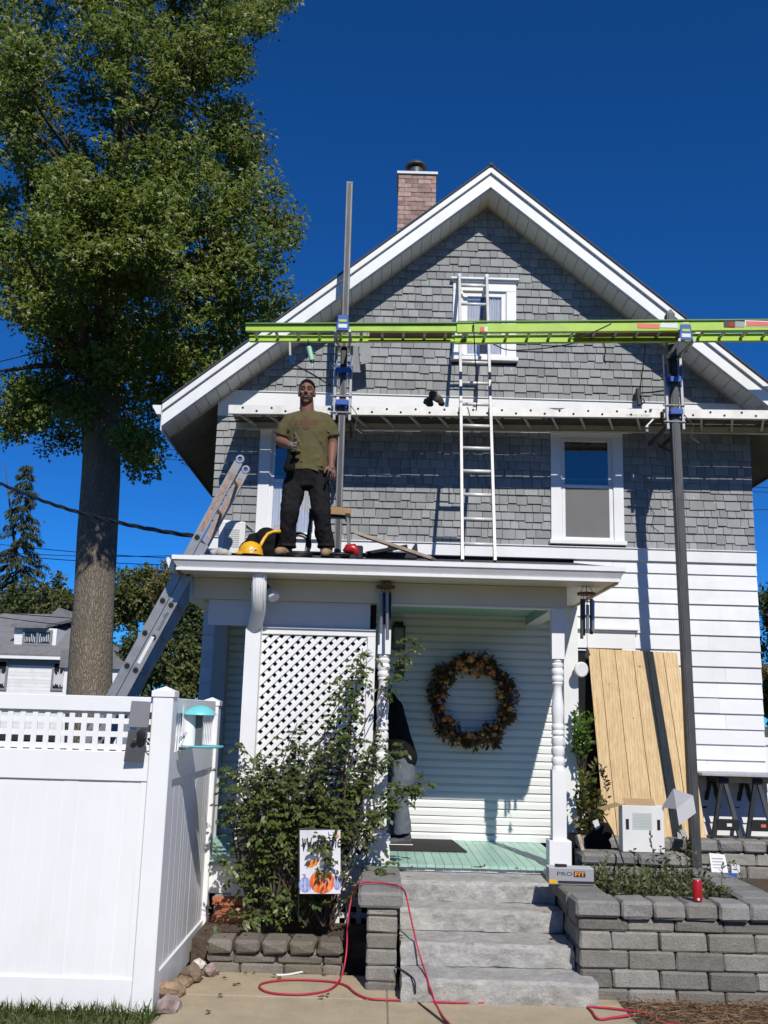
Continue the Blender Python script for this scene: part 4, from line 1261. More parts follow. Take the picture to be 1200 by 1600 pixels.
M['autumn'] = leaf_mat('autumn_leaf', [(.14, .13, .03), (.18, .14, .035), (.12, .145, .035), (.20, .12, .03)], .3, .6)
M['deepleaf'] = leaf_mat('deep_leaf', [(.042, .064, .016), (.07, .095, .022), (.054, .078, .018)], .25, .6)
far_tree(88, 945, 42, 48, 66, 'olive green tree showing over the far white house roof', 'farleaf')
far_tree(30, 955, 46, 46, 70, 'dark tree behind the spruce and the far house', 'deepleaf')
far_tree(215, 935, 48, 62, 62, 'bushy green tree just right of the big trunk', 'farleaf', 5200)
far_tree(268, 925, 46, 60, 58, 'thin topped tree showing left of the porch eave', 'autumn', 2600, .26)
far_tree(300, 975, 40, 55, 48, 'dark tree seen between leaning ladder and porch corner', 'deepleaf', 4200, .26)
far_tree(236, 1035, 60, 62, 52, 'low wide tree behind the leaning ladder above the fence', 'deepleaf', 6000, .28)
far_tree(296, 1050, 44, 50, 44, 'low green tree in the gap beside the house corner', 'farleaf', 5000, .24)
far_tree(145, 965, 44, 50, 74, 'tree hidden mostly by the big trunk', 'farleaf', 3000)
far_tree(1228, 985, 50, 125, 24, 'dark green tree past the right corner of the house', 'deepleaf', 9000, .13)
far_tree(1222, 1085, 42, 70, 21, 'lower brownish tree at the right edge above the far fence', 'autumn', 7000, .11)

# ---- far white house
HY = 56.0
nh = thing('house', tuple(at(60, 1085, HY)), 'far white house with grey roof and dormer left of the big trunk', 'house')
def hb(x0, y0, x1, y1, d0, d1, name, mat, bevel=0):
    a, b = at(x0, y1, HY), at(x1, y0, HY)
    return MB().box(a.x, b.x, HY + d0, HY + d1, a.z, b.z).build(name, mat, nh)
ze = zat(60, 1030, HY); xl, xr_ = xat(-150, 1030, HY), xat(152, 1030, HY)
wl_ = MB().box(xl, xr_, HY, HY + 9, 0, ze).build('wall', M['dark'], nh)
sbm = wedge(.012, .004).mesh('siding_board', M['siding'])
z = 0.3
while z < ze - .05:
    inst('siding_board', sbm, wl_, ((xl + xr_) / 2, HY - .002, z), None, (xr_ - xl, 1, .205)); z += .2
ridge = zat(70, 953, HY)
fx = .55
rv = [(xl - .5, HY - .5, ze + .1), (xr_ + .5, HY - .5, ze + .1), (xr_ + .5, HY + 9.5, ze + .1), (xl - .5, HY + 9.5, ze + .1), (xat(-40, 953, HY), HY + 4.5, ridge), (xat(84, 953, HY), HY + 4.5, ridge)]
rv2 = [(a, b, c + .15) for a, b, c in rv]
MB().add(rv + rv2, [(6, 7, 11, 10), (7, 8, 11), (8, 9, 10, 11), (9, 6, 10), (0, 3, 2, 1), (0, 1, 7, 6), (1, 2, 8, 7), (2, 3, 9, 8), (3, 0, 6, 9)]).build('roof', M['farroof'], nh)
MB().box(xl - .5, xr_ + .5, HY - .53, HY - .505, ze - .02, ze + .14).build('fascia', M['vinyl'], nh)
MB().box(xl - .02, xr_ + .02, HY - .06, HY - .01, ze - .35, ze - .05).build('frieze_board', M['trimgrey'], nh)
def far_window(x0, y0, x1, y1, d, two=False):
    a, b = at(x0, y1, HY), at(x1, y0, HY); w_ = .12
    f = MB(); f.box(a.x, a.x + w_, HY + d - .06, HY + d, a.z, b.z); f.box(b.x - w_, b.x, HY + d - .06, HY + d, a.z, b.z)
    f.box(a.x + w_, b.x - w_, HY + d - .06, HY + d, b.z - w_, b.z); f.box(a.x + w_, b.x - w_, HY + d - .06, HY + d, a.z, a.z + w_)
    if two: m_ = (a.x + b.x) / 2; f.box(m_ - .06, m_ + .06, HY + d - .06, HY + d, a.z + w_, b.z - w_)
    o = f.build('window', M['trimgrey'], nh)
    MB().box(a.x + w_, b.x - w_, HY + d - .03, HY + d - .02, a.z + w_, b.z - w_).build('pane', M['glassdim'], o)
    lm = MB(); nx = 15
    for i in range(nx + 1):
        xx = a.x + w_ + (b.x - a.x - 2 * w_) * i / nx; hh = (b.z - a.z - 2 * w_)
        lm.box(xx - .018, xx + .018, HY + d - .034, HY + d - .031, a.z + w_ + hh * rnd.uniform(.05, .2), a.z + w_ + hh * rnd.uniform(.5, .85))
    lm.build('lace_curtain', M['curtain'], o, kind='stuff')
    return o
far_window(79, 1034, 108, 1079, -.03); far_window(-16, 1031, 15, 1078, -.03)
dm = hb(22, 981, 84, 1016, .6, 3.5, 'dormer', M['vinyl'])
for v in range(982, 1016, 5):
    a, b = at(22, v + 5, HY + .6), at(84, v, HY + .6)
    inst('siding_board', sbm, dm, ((a.x + b.x) / 2, HY + .595, a.z), None, (b.x - a.x, 1, b.z - a.z))
far_window(29, 983.5, 78, 1007, .54, True)
a, b = at(14, 976, HY), at(98, 976, HY)
MB().prism([(a.x, HY + .2, a.z - .12), (a.x, HY + .2, a.z + .06), (a.x + 1.2, HY + 4.2, a.z + 1.05), (a.x + 1.2, HY + 4.2, a.z + .9)], (b.x - a.x - 1.0, 0, 0)).build('dormer_roof', M['farroof'], nh)
gp = [at(66, 972, HY + 3), at(92, 949, HY + 3), at(118, 975, HY + 3)]
MB().prism(gp, (0, 4, 0)).build('roof_gable', M['farroof'], nh)
ng = thing('garage', tuple(at(184, 1085, 50)), 'small grey roofed outbuilding between the big trunk and the ladder', 'outbuilding')
a, b = at(160, 1085, 50), at(191, 1038, 50)
MB().box(a.x - 2, b.x, 50, 54, 0, b.z).build('wall', M['siding'], ng)
MB().prism([(a.x - 2.2, 49.8, zat(170, 1018, 50)), (at(176, 1020, 50).x, 49.8, zat(176, 1020, 50)), (b.x + .2, 49.8, b.z), (b.x + .2, 49.8, b.z - .25), (a.x - 2.2, 49.8, b.z - .25)], (0, 4.4, 0)).build('roof', M['farroof'], ng)

# ---- overhead lines
def cable(name, pa, pb, sag, r, label, group='overhead lines'):
    a, b = at(*pa), at(*pb); p = [a.lerp(b, i / 14) + Vector((0, 0, -sag * 4 * (i / 14) * (1 - i / 14))) for i in range(15)]
    o = MB().tube(p, r, 5).build(name, M['wire']); tag(o, label, 'cable', group)
a, b = at(-80, 712, 16.0), at(306, 838, 10.9)
sd = thing('service_cable', tuple(b), 'thick twisted black service cable running to the house behind the ladder', 'cable')
for ph in (0, 2.1, 4.2):
    p = []
    for i in range(61):
        t = i / 60; q = a.lerp(b, t) + Vector((0, 0, -.20 * 4 * t * (1 - t)))
        p.append(q + Vector((0, math.cos(ph + t * 40), math.sin(ph + t * 40))) * .017)
    MB().tube(p, .012, 5).build('strand', M['wire'], sd, smooth=True)
lines = [((-20, 848, 34), (330, 874, 34), .1, 'upper of the thin lines between trunk and porch eave'), ((-20, 862, 34), (330, 866, 36), .12, 'thin line nearly level just above the porch eave'),
         ((-20, 864, 34), (330, 884, 34), .1, 'third thin line below the level one left of the porch eave'), ((30, 690, 34), (330, 722, 34), .1, 'thin line under the tree leaves beside the left roof eave'),
         ((190, 690, 34), (300, 705, 34), .05, 'short looking line just below the roof corner'), ((200, 682, 34), (300, 688, 34), .05, 'topmost faint line left of the roof corner'),
         ((-20, 955, 33), (330, 972, 33), .1, 'line crossing in front of the far house roof'), ((-20, 962, 33), (330, 992, 33), .1, 'lower line crossing the far roof and the dormer'),
         ((-20, 930, 36), (330, 953, 36), .1, 'line across the tree tops above the far house'),
         ((1165, 760, 34), (1230, 764, 34), .0, 'upper line right of the house corner'), ((1165, 768, 34), (1230, 770, 34), .0, 'middle line right of the house corner'), ((1165, 796, 34), (1230, 797, 34), .0, 'lower line right of the house corner'),
         ((250, 976, 30), (330, 979, 30), .0, 'pale lit line between ladder and lower house corner'), ((240, 986, 30), (330, 989, 30), .0, 'line just under the pale one by the lower house corner')]
for k, (p, q, s, lab) in enumerate(lines): cable('power_line', p, q, s, .014, lab)

# ---- rose bush in front of the lattice
bu = thing('rose_bush', (-.62, 8.6, .3), 'big rose bush climbing the white lattice left of the steps', 'bush')
def inpoly(x, y, P):
    r = False; j = len(P) - 1
    for i in range(len(P)):
        if (P[i][1] > y) != (P[j][1] > y) and x < (P[j][0] - P[i][0]) * (y - P[i][1]) / (P[j][1] - P[i][1]) + P[i][0]: r = not r
        j = i
    return r
BP = [(346, 1185), (372, 1152), (425, 1148), (470, 1120), (500, 1085), (516, 1040), (548, 1012), (590, 985), (606, 990), (592, 1040), (582, 1085), (574, 1120), (606, 1148), (638, 1160), (606, 1195), (604, 1300), (596, 1350), (545, 1380), (538, 1432), (486, 1425), (430, 1415), (365, 1440), (332, 1440), (330, 1370), (338, 1300), (345, 1235)]
tg = []
while len(tg) < 98:
    x, y = rnd.uniform(325, 645), rnd.uniform(985, 1445)
    if not inpoly(x, y, BP): continue
    if y < 1135 and rnd.random() < .72: continue
    if y > 1300 and rnd.random() < .55: continue
    if 462 < x < 540 and 1290 < y < 1405 and rnd.random() < .9: continue
    tg.append((x, y, rnd.uniform(8.32, 9.02)))
tg += [(508, 1325, 8.13), (520, 1312, 8.12), (528, 1345, 8.13), (513, 1300, 8.13), (672, 1219, 8.75), (662, 1216, 8.7), (650, 1228, 8.75), (655, 997, 9.0), (640, 990, 8.95), (630, 1160, 8.8), (622, 1240, 8.7), (618, 1345, 8.5), (344, 1200, 8.5), (336, 1438, 8.35), (338, 1340, 8.4), (352, 1260, 8.35), (640, 1226, 8.7)]
LC, LD, LNn = [], [], []
cm = MB(); bases = [at(x, 1447, 8.55 + rnd.uniform(-.1, .25)) for x in (395, 425, 452, 478, 492, 505, 512, 520)]
def sprig(P, dens=.036, r=.006, t0=.3, lsz=1.0):
    n = len(P)
    L = sum((P[i + 1] - P[i]).length for i in range(n - 1)); k = int(L * (1 - t0) / dens)
    for i in range(k):
        t = t0 + (1 - t0) * (i + rnd.random()) / k; u = t * (n - 1); j = min(int(u), n - 2)
        p = P[j].lerp(P[j + 1], u - j); ax = (P[j + 1] - P[j]).normalized()
        sd_ = Vector((rnd.gauss(0, 1), rnd.gauss(-.5, .9), rnd.gauss(.1, .8))); sd_ = (sd_ - ax * sd_.dot(ax) * .6).normalized()
        ln = rnd.uniform(.05, .13) * lsz
        for q in range(5):
            s = (q // 2 + 1) / 3; side = sd_.cross(Vector((0, 0, 1))) * (1 if q % 2 else -1)
            if q == 4: side = Vector((0, 0, 0)); s = 1
            LC.append(p + sd_ * ln * s); d = sd_ * .7 + side * .8 + Vector((0, 0, -.35)); LD.append(d)
            LNn.append(Vector((rnd.gauss(.2, .5), rnd.gauss(-.7, .5), rnd.gauss(.8, .4))))
for (x, y, Y) in tg:
    b0 = rnd.choice(bases); q = at(x, y, Y)
    L = (q - b0).length
    P = curve_pts(b0, q, sag=-.12 * L if L > .6 else -.05, wob=.07, n=9)
    cm.tube(P, [.009 * (1 - .7 * i / 8) for i in range(9)], 5, cap=False)
    sprig(P, t0=max(.25, 1 - .75 / max(L, .1)))
nL = len(LC)
leaves('foliage', bu, np.array(LC), rng.uniform(.036, .062, nL), rng.uniform(.022, .036, nL), M['shrubleaf'], np.array(LD), np.array(LNn))
cm.build('canes', M['twig'], bu, kind='stuff')
lf = [(0,)];
# a few yellow leaves still on the bush, one on the lattice
for (x, y) in ((533, 1163), (541, 1199)):
    o = leaves('yellow_leaf', bu, np.array([at(x, y, 8.25)]), .06, .03, M['brightleaf'], np.array([[.6, 0, -.7]]), np.array([[.4, -1, .5]]), kind=None)

def leafy(name, label, cat, loc, stems, mat, lsz, dens, t0=.1, width=.5, r=.004, group=None):
    """a plant of thin stems with leaves along them"""
    t = thing(name, loc, label, cat, group)
    C, D, Nn = [], [], []; sm_ = MB()
    for P in stems:
        sm_.tube(P, [r * (1 - .6 * i / (len(P) - 1)) for i in range(len(P))], 4, cap=False)
        L = sum((P[i + 1] - P[i]).length for i in range(len(P) - 1)); k = max(3, int(L * (1 - t0) / dens))
        for i in range(k):
            tt = t0 + (1 - t0) * i / k; u = tt * (len(P) - 1); j = min(int(u), len(P) - 2)
            p = P[j].lerp(P[j + 1], u - j); ax = (P[j + 1] - P[j]).normalized()
            d = Vector((rnd.gauss(0, 1), rnd.gauss(-.2, 1), rnd.gauss(.1, .5)))
            C.append(p); D.append(d.normalized() + ax * .6); Nn.append((rnd.gauss(.2, .4), rnd.gauss(-.4, .5), rnd.gauss(.9, .4)))
    n = len(C)
    leaves('foliage', t, np.array(C), rng.uniform(.7, 1.2, n) * lsz, lsz * width, M[mat], np.array(D), np.array(Nn))
    sm_.build('stems', M['twig'], t, kind='stuff')
    return t
stems = []
for _ in range(520):
    x, y = rnd.uniform(1.84, 2.78), rnd.uniform(7.98, 9.2)
    stems.append(curve_pts((x, y, .55), (x + rnd.uniform(-.1, .1), y + rnd.uniform(-.1, .05), .55 + rnd.uniform(.06, .19)), wob=.1, n=4))
for (px, py, Y) in ((940, 1345, 8.4), (950, 1330, 8.6), (968, 1350, 8.3), (1015, 1300, 8.6), (990, 1325, 8.6), (1030, 1320, 8.5), (1045, 1335, 8.5), (1060, 1290, 8.9), (1068, 1312, 8.8), (1050, 1325, 8.6), (1085, 1350, 8.3), (1110, 1345, 8.4), (1128, 1352, 8.4), (1008, 1345, 8.3), (1075, 1330, 8.5), (925, 1352, 8.5), (1140, 1345, 8.8)):
    q = at(px, py, Y); stems.append(curve_pts((q.x + rnd.uniform(-.12, .12), Y, .55), q, sag=-.03, wob=.08, n=6))
leafy('planter_shrub', 'low green ground shrub filling the planter behind the red can', 'shrub', (2.3, 8.5, .55), stems, 'plantleaf', .05, .018, width=.42)
stems = []
for _ in range(26):
    b0 = at(918 + rnd.uniform(-12, 14), 1330, 10.3)
    q = at(rnd.uniform(902, 945), rnd.uniform(1185, 1310), 10.3 + rnd.uniform(-.25, .2)); stems.append(curve_pts(b0, q, sag=-.1, wob=.12, n=6))
leafy('shrub', 'brown and green shrub squeezed between porch corner and plywood', 'shrub', tuple(at(920, 1325, 10.3)), stems, 'vineleaf', .075, .022, width=.5)
stems = []
for _ in range(16):
    b0 = at(905 + rnd.uniform(-4, 10), 1200, 10.5)
    q = at(rnd.uniform(896, 926), rnd.uniform(1095, 1165), 10.5 + rnd.uniform(-.15, .1)); stems.append(curve_pts(b0, q, sag=-.05, wob=.1, n=6))
leafy('climbing_plant', 'bright green leafy plant against the dark window by the porch corner', 'plant', tuple(at(908, 1210, 10.5)), stems, 'brightleaf', .07, .02, width=.5, t0=.25)

# ---- grass, straw, fallen leaves
G = 15000
gx = rng.uniform(-4.6, -1.40, G); gy = 7.07 - rng.random(G) ** 1.5 * 2.2
near = np.clip(1 - (7.05 - gy) / .35, 0, 1)
hgt = rng.uniform(.03, .06, G) + near * rng.uniform(0, .075, G)
p0 = np.stack([gx, gy, np.full(G, -.02)], 1); dirn = unit(np.stack([rng.normal(0, .5, G), rng.normal(-.1, .5, G), np.full(G, 1.)], 1))
side = unit(np.cross(dirn, rng.normal(size=(G, 3)))) * .0028
mid = p0 + dirn * hgt[:, None] * .55; tip = mid + unit(dirn + rng.normal(0, .45, (G, 3))) * hgt[:, None] * .55
V = np.stack([p0 - side, p0 + side, mid + side * .8, tip, mid - side * .8], 1).reshape(-1, 3); F = np.arange(5 * G).reshape(G, 5)
o = link('grass', raw_mesh('grass', V, F, M['grass'], 5)); tag(o, kind='stuff')
lawn = MB().box(-30, -1.395, 1.0, 7.0, -.3, -.015).build('lawn', mk('lawn_soil', (.10, .10, .045), .95, .4, 30, bump=.6, bscale=60)); tag(lawn, kind='structure')
S_ = 5200
sx = rng.uniform(1.80, 4.2, S_); sy_ = 7.62 - rng.random(S_) ** 1.2 * 1.4
Cst = np.stack([sx, sy_, rng.uniform(.0, .03, S_)], 1)
leaves('pine_straw', None, Cst, rng.uniform(.05, .13, S_), .006, M['straw'], np.stack([rng.normal(size=S_), rng.normal(size=S_), rng.normal(0, .2, S_)], 1))
fl = []
for (px, py, z_) in ((505, 1562, .004), (512, 1558, .004), (498, 1560, .006), (560, 1470, .004), (328, 1583, .004), (432, 1528, .004), (340, 1560, .004), (628, 1362, .632), (640, 1358, .70), (755, 1357, .70), (748, 1358, .70), (812, 1360, .70), (627, 1465, .32), (857, 1470, .33), (918, 1528, .01), (700, 1560, .01), (365, 1540, .004)):
    q = atz(px, py, z_)
    for _ in range(2): fl.append((q.x + rnd.uniform(-.02, .02), q.y + rnd.uniform(-.02, .02), z_ + .012))
for _ in range(60):
    x_, y_ = rnd.uniform(-1.38, -.1), rnd.uniform(7.7, 9.0); fl.append((x_, y_, .012 if y_ < 8.1 else .33))
    if y_ < 8.05 and x_ > -1.0: fl.pop()
fl = np.array(fl)
leaves('fallen_leaves', None, fl, rng.uniform(.03, .06, len(fl)), .028, M['deadleaf'], rng.normal(size=(len(fl), 3)) * [1, 1, .2], rng.normal(size=(len(fl), 3)) * [.4, .4, 0] + [0, 0, 1], fold=.35)

# ---- unseen woods added behind the camera to block the low sky
C = []
for i in range(900):
    a = rng.uniform(-1.25, 1.25); R_ = rng.uniform(52, 70)
    hgt_ = 7 + 4.5 * mnoise.noise(Vector((a * 6, 0, 1.5))) 
    C.append((R_ * math.sin(a), -R_ * math.cos(a) + 8, rng.random() ** .7 * hgt_))
C = np.array(C); C = np.repeat(C, 14, 0) + ball(900 * 14, (2.2, 2.2, 1.6))
o = leaves('sky_block_woods', None, C, rng.uniform(.9, 1.8, len(C)), .9, M['deepleaf'])
# ------------------------------------------------------------------ lettering
def text(s, size, mat, parent, origin, xdir, ydir, name='lettering', shear=0.0, width=None, bold=0.0):
    """flat lettering lying on a surface: origin is its lower left corner"""
    cu = bpy.data.curves.new('t', 'FONT'); cu.body = s; cu.size = size; cu.shear = shear; cu.extrude = .0006; cu.offset = bold; cu.resolution_u = 3
    t = bpy.data.objects.new('t', cu); COL.objects.link(t)
    me = bpy.data.meshes.new_from_object(t.evaluated_get(bpy.context.evaluated_depsgraph_get()))
    bpy.data.objects.remove(t); bpy.data.curves.remove(cu)
    me.name = name; me.materials.clear(); me.materials.append(M[mat])
    X = Vector(xdir).normalized(); Yv = Vector(ydir); Yv = (Yv - X * Yv.dot(X)).normalized(); Z = X.cross(Yv)
    xs = [v.co.x for v in me.vertices]; w = max(xs) - min(xs); k = (width / w) if width else 1; x0 = min(xs)
    off = worldloc(parent)
    for v in me.vertices: v.co = Vector(origin) + X * ((v.co.x - x0) * k) + Yv * v.co.y + Z * v.co.z - off
    return link(name, me, parent)

def ladder(name, label, a0, a1, off, rungs, rail_mat, rail_w, rail_t, rung_mat='alu', up=(0, 0, 1), rung_r=.014, cat='ladder', group=None, t0=.03, t1=.97, flange=True):
    """two channel rails and their rungs; rail A from a0 to a1, rail B shifted by off"""
    t = thing(name, tuple(a0), label, cat, group); off = Vector(off); d = (a1 - a0)
    for k, o in enumerate((Vector((0, 0, 0)), off)):
        m = MB(); m.bar(a0 + o, a1 + o, rail_t, rail_w, up=up)
        if flange:
            n_ = off.normalized() * (1 if k == 0 else -1); dn = d.normalized(); u_ = n_.cross(dn).normalized()
            for s in (-1, 1):
                c = u_ * (s * (rail_w / 2 - .004)) + n_ * (.012 + rail_t / 2)
                m.bar(a0 + o + c, a1 + o + c, .022, .008, up=u_)
        m.build('rail', M[rail_mat], t, bevel=.0015)
    for i in range(rungs):
        f = t0 + (t1 - t0) * i / max(1, rungs - 1); p = a0 + d * f
        MB().tube([p + off * .01, p + off * .99], rung_r, 8).build('rung', M[rung_mat], t, smooth=True)
    return t

# ---- left aluminium extension ladder, leaning to the porch corner
L0, L1 = at(171, 1092, 8.93), at(373, 722, 8.93)
dL = L1 - L0
Lb_, Lt = L0 - dL * .62, L1
offL = Vector((.0, .40, .0))
ext = thing('extension_ladder', tuple(Lb_), 'scuffed aluminium extension ladder leaning on the porch roof corner above the fence', 'ladder')
dn = dL.normalized(); nrm = Vector((dn.z, 0, -dn.x))         # towards the lower right, in the plane of the rail
f0, f1 = 0.0, 1.0
def seg_bar(m, p, q, w, o): m.bar(p + o, q + o, .026, w, up=nrm)
Lmid = L0 + dL * .66
for k, o in enumerate((Vector((0, 0, 0)), offL)):
    m = MB(); seg_bar(m, Lb_, Lmid, .085, o + nrm * .088 - dn * 0); m.build('rail', M['alu'], ext, bevel=.003)
    m = MB(); seg_bar(m, Lb_ + dn * .8, Lt, .082, o); m.build('rail', M['alu'], ext, bevel=.003)
    for s, ww, e0 in ((0, .04, Lt), ):
        c_ = MB().tube([Lt + o + dn * .015, Lt + o + dn * .05], .046, 14); c_ = MB().lathe([(.022, -.014), (.022, -.02), (.038, -.02), (.042, -.014), (.042, .014), (.038, .02), (.022, .02), (.022, .014)], Lt + o + dn * .03, 16, axis='y', cap=False); c_.build('end_cap', M['alu'], ext, auto=40); MB().lathe([(.0225, -.008), (.0225, .008)], Lt + o + dn * .03, 14, axis='y').build('cap_insert', M['blue'], ext)
    ps = MB(); a_ = L0 + dL * .70; b_ = L0 + dL * .97; ps.bar(a_ + o + Vector((0, -.0142, 0)), b_ + o + Vector((0, -.0142, 0)), .002, .045, up=nrm); ps.build('worn_patch', M['rust'], ext)
total = (Lt - Lb_).length; nr = int((total - .35) / .325) + 1
for i in range(nr):
    s = .2 + i * (total - .35) / (nr - 1); p = Lb_ + dn * s
    if s > .85: MB().tube([p + Vector((0, -.0, 0)), p + offL], .016, 8).build('rung', M['alu'], ext, smooth=True)
    if s < (Lmid - Lb_).length - .1: MB().tube([p + nrm * .088, p + nrm * .088 + offL], .016, 8).build('rung', M['alu'], ext, smooth=True)
    for q in ([p] if s > .85 else []) + ([p + nrm * .088] if s < (Lmid - Lb_).length - .1 else []):
        pr_ = [(.021, 0), (.021, .004)]
        MB().lathe([(.036, -.0165), (.036, -.0132), (.025, -.0132), (.025, -.0165)], q, 12, axis='y', cap=False).build('rung_flare', M['alu'], ext, smooth=False)
        MB().lathe([(.0255, -.0152), (.0255, -.0135)], q + Vector((0, 0, 0)), 12, axis='y').build('rung_end', M['hole'], ext)
pA, pB = L0 + dL * .30, L0 + dL * .50
text('louisville', .052, 'ink', ext, pA + nrm * .108 + Vector((0, -.0138, 0)), dn, -nrm)
MB().bar(L0 + dL * .16 + nrm * .08 + Vector((0, -.0142, 0)), L0 + dL * .27 + nrm * .08 + Vector((0, -.0142, 0)), .002, .03, up=nrm).build('sticker', M['labelwhite'], ext)

# ---- aluminium ladder on the porch roof against the gable
B0, B1 = at(722.5, 866, 9.50), at(718, 433, 10.74)
B0.z = 3.297 + (9.5 - 8.63) * .172 + .01
lad = ladder('roof_ladder', 'bright aluminium ladder standing on the porch roof against the attic window', B0, B1, (.318, 0, 0), 13, 'alurail', .06, .030, up=(0, -1, 0), rung_r=.019, t0=.05, t1=.965, flange=False, rung_mat='aluwhite')
for o in (0, .318): MB().bar(B1 + Vector((o, 0, -.01)), B1 + Vector((o, .005, .03)), .036, .07, up=(0, -1, 0)).build('end_cap', M['blue'], lad)

# ---- two poles with pump jacks, walk planks and the lime ladders
PYc = 10.06
Pl0, Pl1 = Vector((-.468, PYc, 3.297 + (PYc - 8.63) * .172)), at(546.5, 288, PYc)
Pr0, Pr1 = Vector((3.125, PYc - .02, .50)), at(1046, 492, PYc)
def pole(p, q, w, mat, label, pointed=False):
    t = thing('scaffold_pole', tuple(p), label, 'pole', None)
    m = MB(); m.bar(p, q, w, w, up=(0, 1, 0)); m.build('shaft', M[mat], t, bevel=.004)
    if pointed: MB().bar(q, q + Vector((0, 0, .05)), w * .98, w * .98, up=(0, 1, 0), w2=.01, h2=w * .9).build('tip', M[mat], t)
    else: MB().bar(q, q + Vector((0, 0, .012)), w * 1.05, w * 1.05, up=(0, 1, 0)).build('end_plate', M['greysteel'], t)
    f = MB(); f.bar(p + Vector((0, -w / 2 - .003, 0)), q + Vector((0, -w / 2 - .003, 0)), w * .55, .006, up=(0, 1, 0)); f.build('grip_strip', M['steel'], t)
    return t
pole(Pl0, Pl1, .07, 'greysteel', 'tall grey pole standing on the porch roof behind the worker')
pole(Pr0, Pr1, .092, 'steel', 'long dark pole rising from the planter in front of the right siding', True)
def pole_at(p, q, z): return p + (q - p) * ((z - p.z) / (q.z - p.z))
zpl = zat(700, 658, 10.15)                                  # underside of the walk plank
zgl = zat(540, 534, 9.9)                                    # underside of the lime ladder
def jack(p, q, label):
    c = pole_at(p, q, zpl); t = thing('pump_jack', tuple(c), label, 'pump jack', 'pump jacks on the poles')
    def C(z, dx=0, dy=0): v = pole_at(p, q, z); return Vector((v.x + dx, v.y + dy, z))
    za, zb_ = zpl - .06, zpl + .78
    for s in (-1, 1):
        MB().bar(C(za, s * .082, -.02), C(zb_, s * .082, -.02), .03, .05, up=(0, 1, 0)).build('side_rail', M['alu'], t, bevel=.003)
        MB().bar(C(zpl + .42, s * .072, -.055), C(zpl + .66, s * .085, -.045), .016, .02, up=(0, 1, 0)).build('spring', M['blue'], t)
        MB().bar(C(zb_ - .02, s * .07, -.02), C(zgl - .05, s * .06, -.12), .022, .03, up=(0, 1, 0)).build('strut', M['alu'], t)
    for z in (zpl + .12, zpl + .48):
        m = MB(); m.bar(C(z - .03, 0, -.085), C(z + .03, 0, -.085), .13, .03, up=(0, 1, 0)); m.bar(C(z - .03, 0, .075), C(z + .03, 0, .075), .13, .03, up=(0, 1, 0))
        for s in (-1, 1): m.bar(C(z - .026, s * .062, -.0), C(z + .026, s * .062, -.0), .016, .13, up=(0, 1, 0))
        m.build('collar', M['blue'], t, bevel=.004)
    for z in (zpl + .02, zpl + .2, zpl + .54): MB().tube([C(z, -.13, -.05), C(z, .1, -.05)], .009, 6).build('pin', M['alu'], t)
    MB().bar(C(zpl + .52, 0, -.08), C(zpl + .74, 0, -.07), .06, .03, up=(0, 1, 0)).build('brake_shoe', M['black'], t, bevel=.006)
    for s in (-1, 1):
        MB().bar(C(zpl - .022, s * .082, .03), Vector((C(zpl).x + s * .082, 10.76, zpl - .022)), .022, .04).build('plank_arm', M['steel'], t)
    MB().bar(C(zpl - .30, .02, .05), Vector((C(zpl).x + .02, 10.7, zpl - .05)), .018, .03).build('brace', M['steel'], t)
    MB().tube([C(zpl + .1, .09, -.05), C(zpl - .02, .17, -.08), C(zpl - .16, .14, -.08), C(zpl - .22, .22, -.09)], .005, 5).build('crank_handle', M['steel'], t)
    # work bench arm holding the lime ladder
    for s in (-1, 1):
        MB().bar(C(zgl - .03, s * .05, .06), Vector((C(zgl).x + s * .075, 9.52, zgl - .025)), .022, .03).build('bench_arm', M['alu'], t)
    x = C(zgl).x; y = 9.545; zt = zgl + .155
    m = MB(); m.bar((x, y, zgl - .02), (x, y, zt), .145, .012, up=(0, 1, 0), w2=.105)
    m.build('bench_bracket', M['blue'], t, bevel=.01)
    MB().box(x - .045, x + .045, y - .011, y - .0065, zgl + .01, zgl + .05).build('bracket_label', M['labelwhite'], t)
    MB().box(x - .04, x + .04, y - .011, y - .0065, zgl + .075, zgl + .10).build('bracket_slot', M['lime'], t)
    for s in (-1, 1): MB().tube([(x + s * .075, 9.56, zgl - .02), (x + s * .085, 9.72, zgl - .07), (x + s * .07, 9.85, zgl - .03)], .012, 6).build('clamp', M['alu'], t)
    return t
jack(Pl0, Pl1, 'blue and silver pump jack on the grey pole beside the worker')
jack(Pr0, Pr1, 'blue and silver pump jack on the long dark right pole')

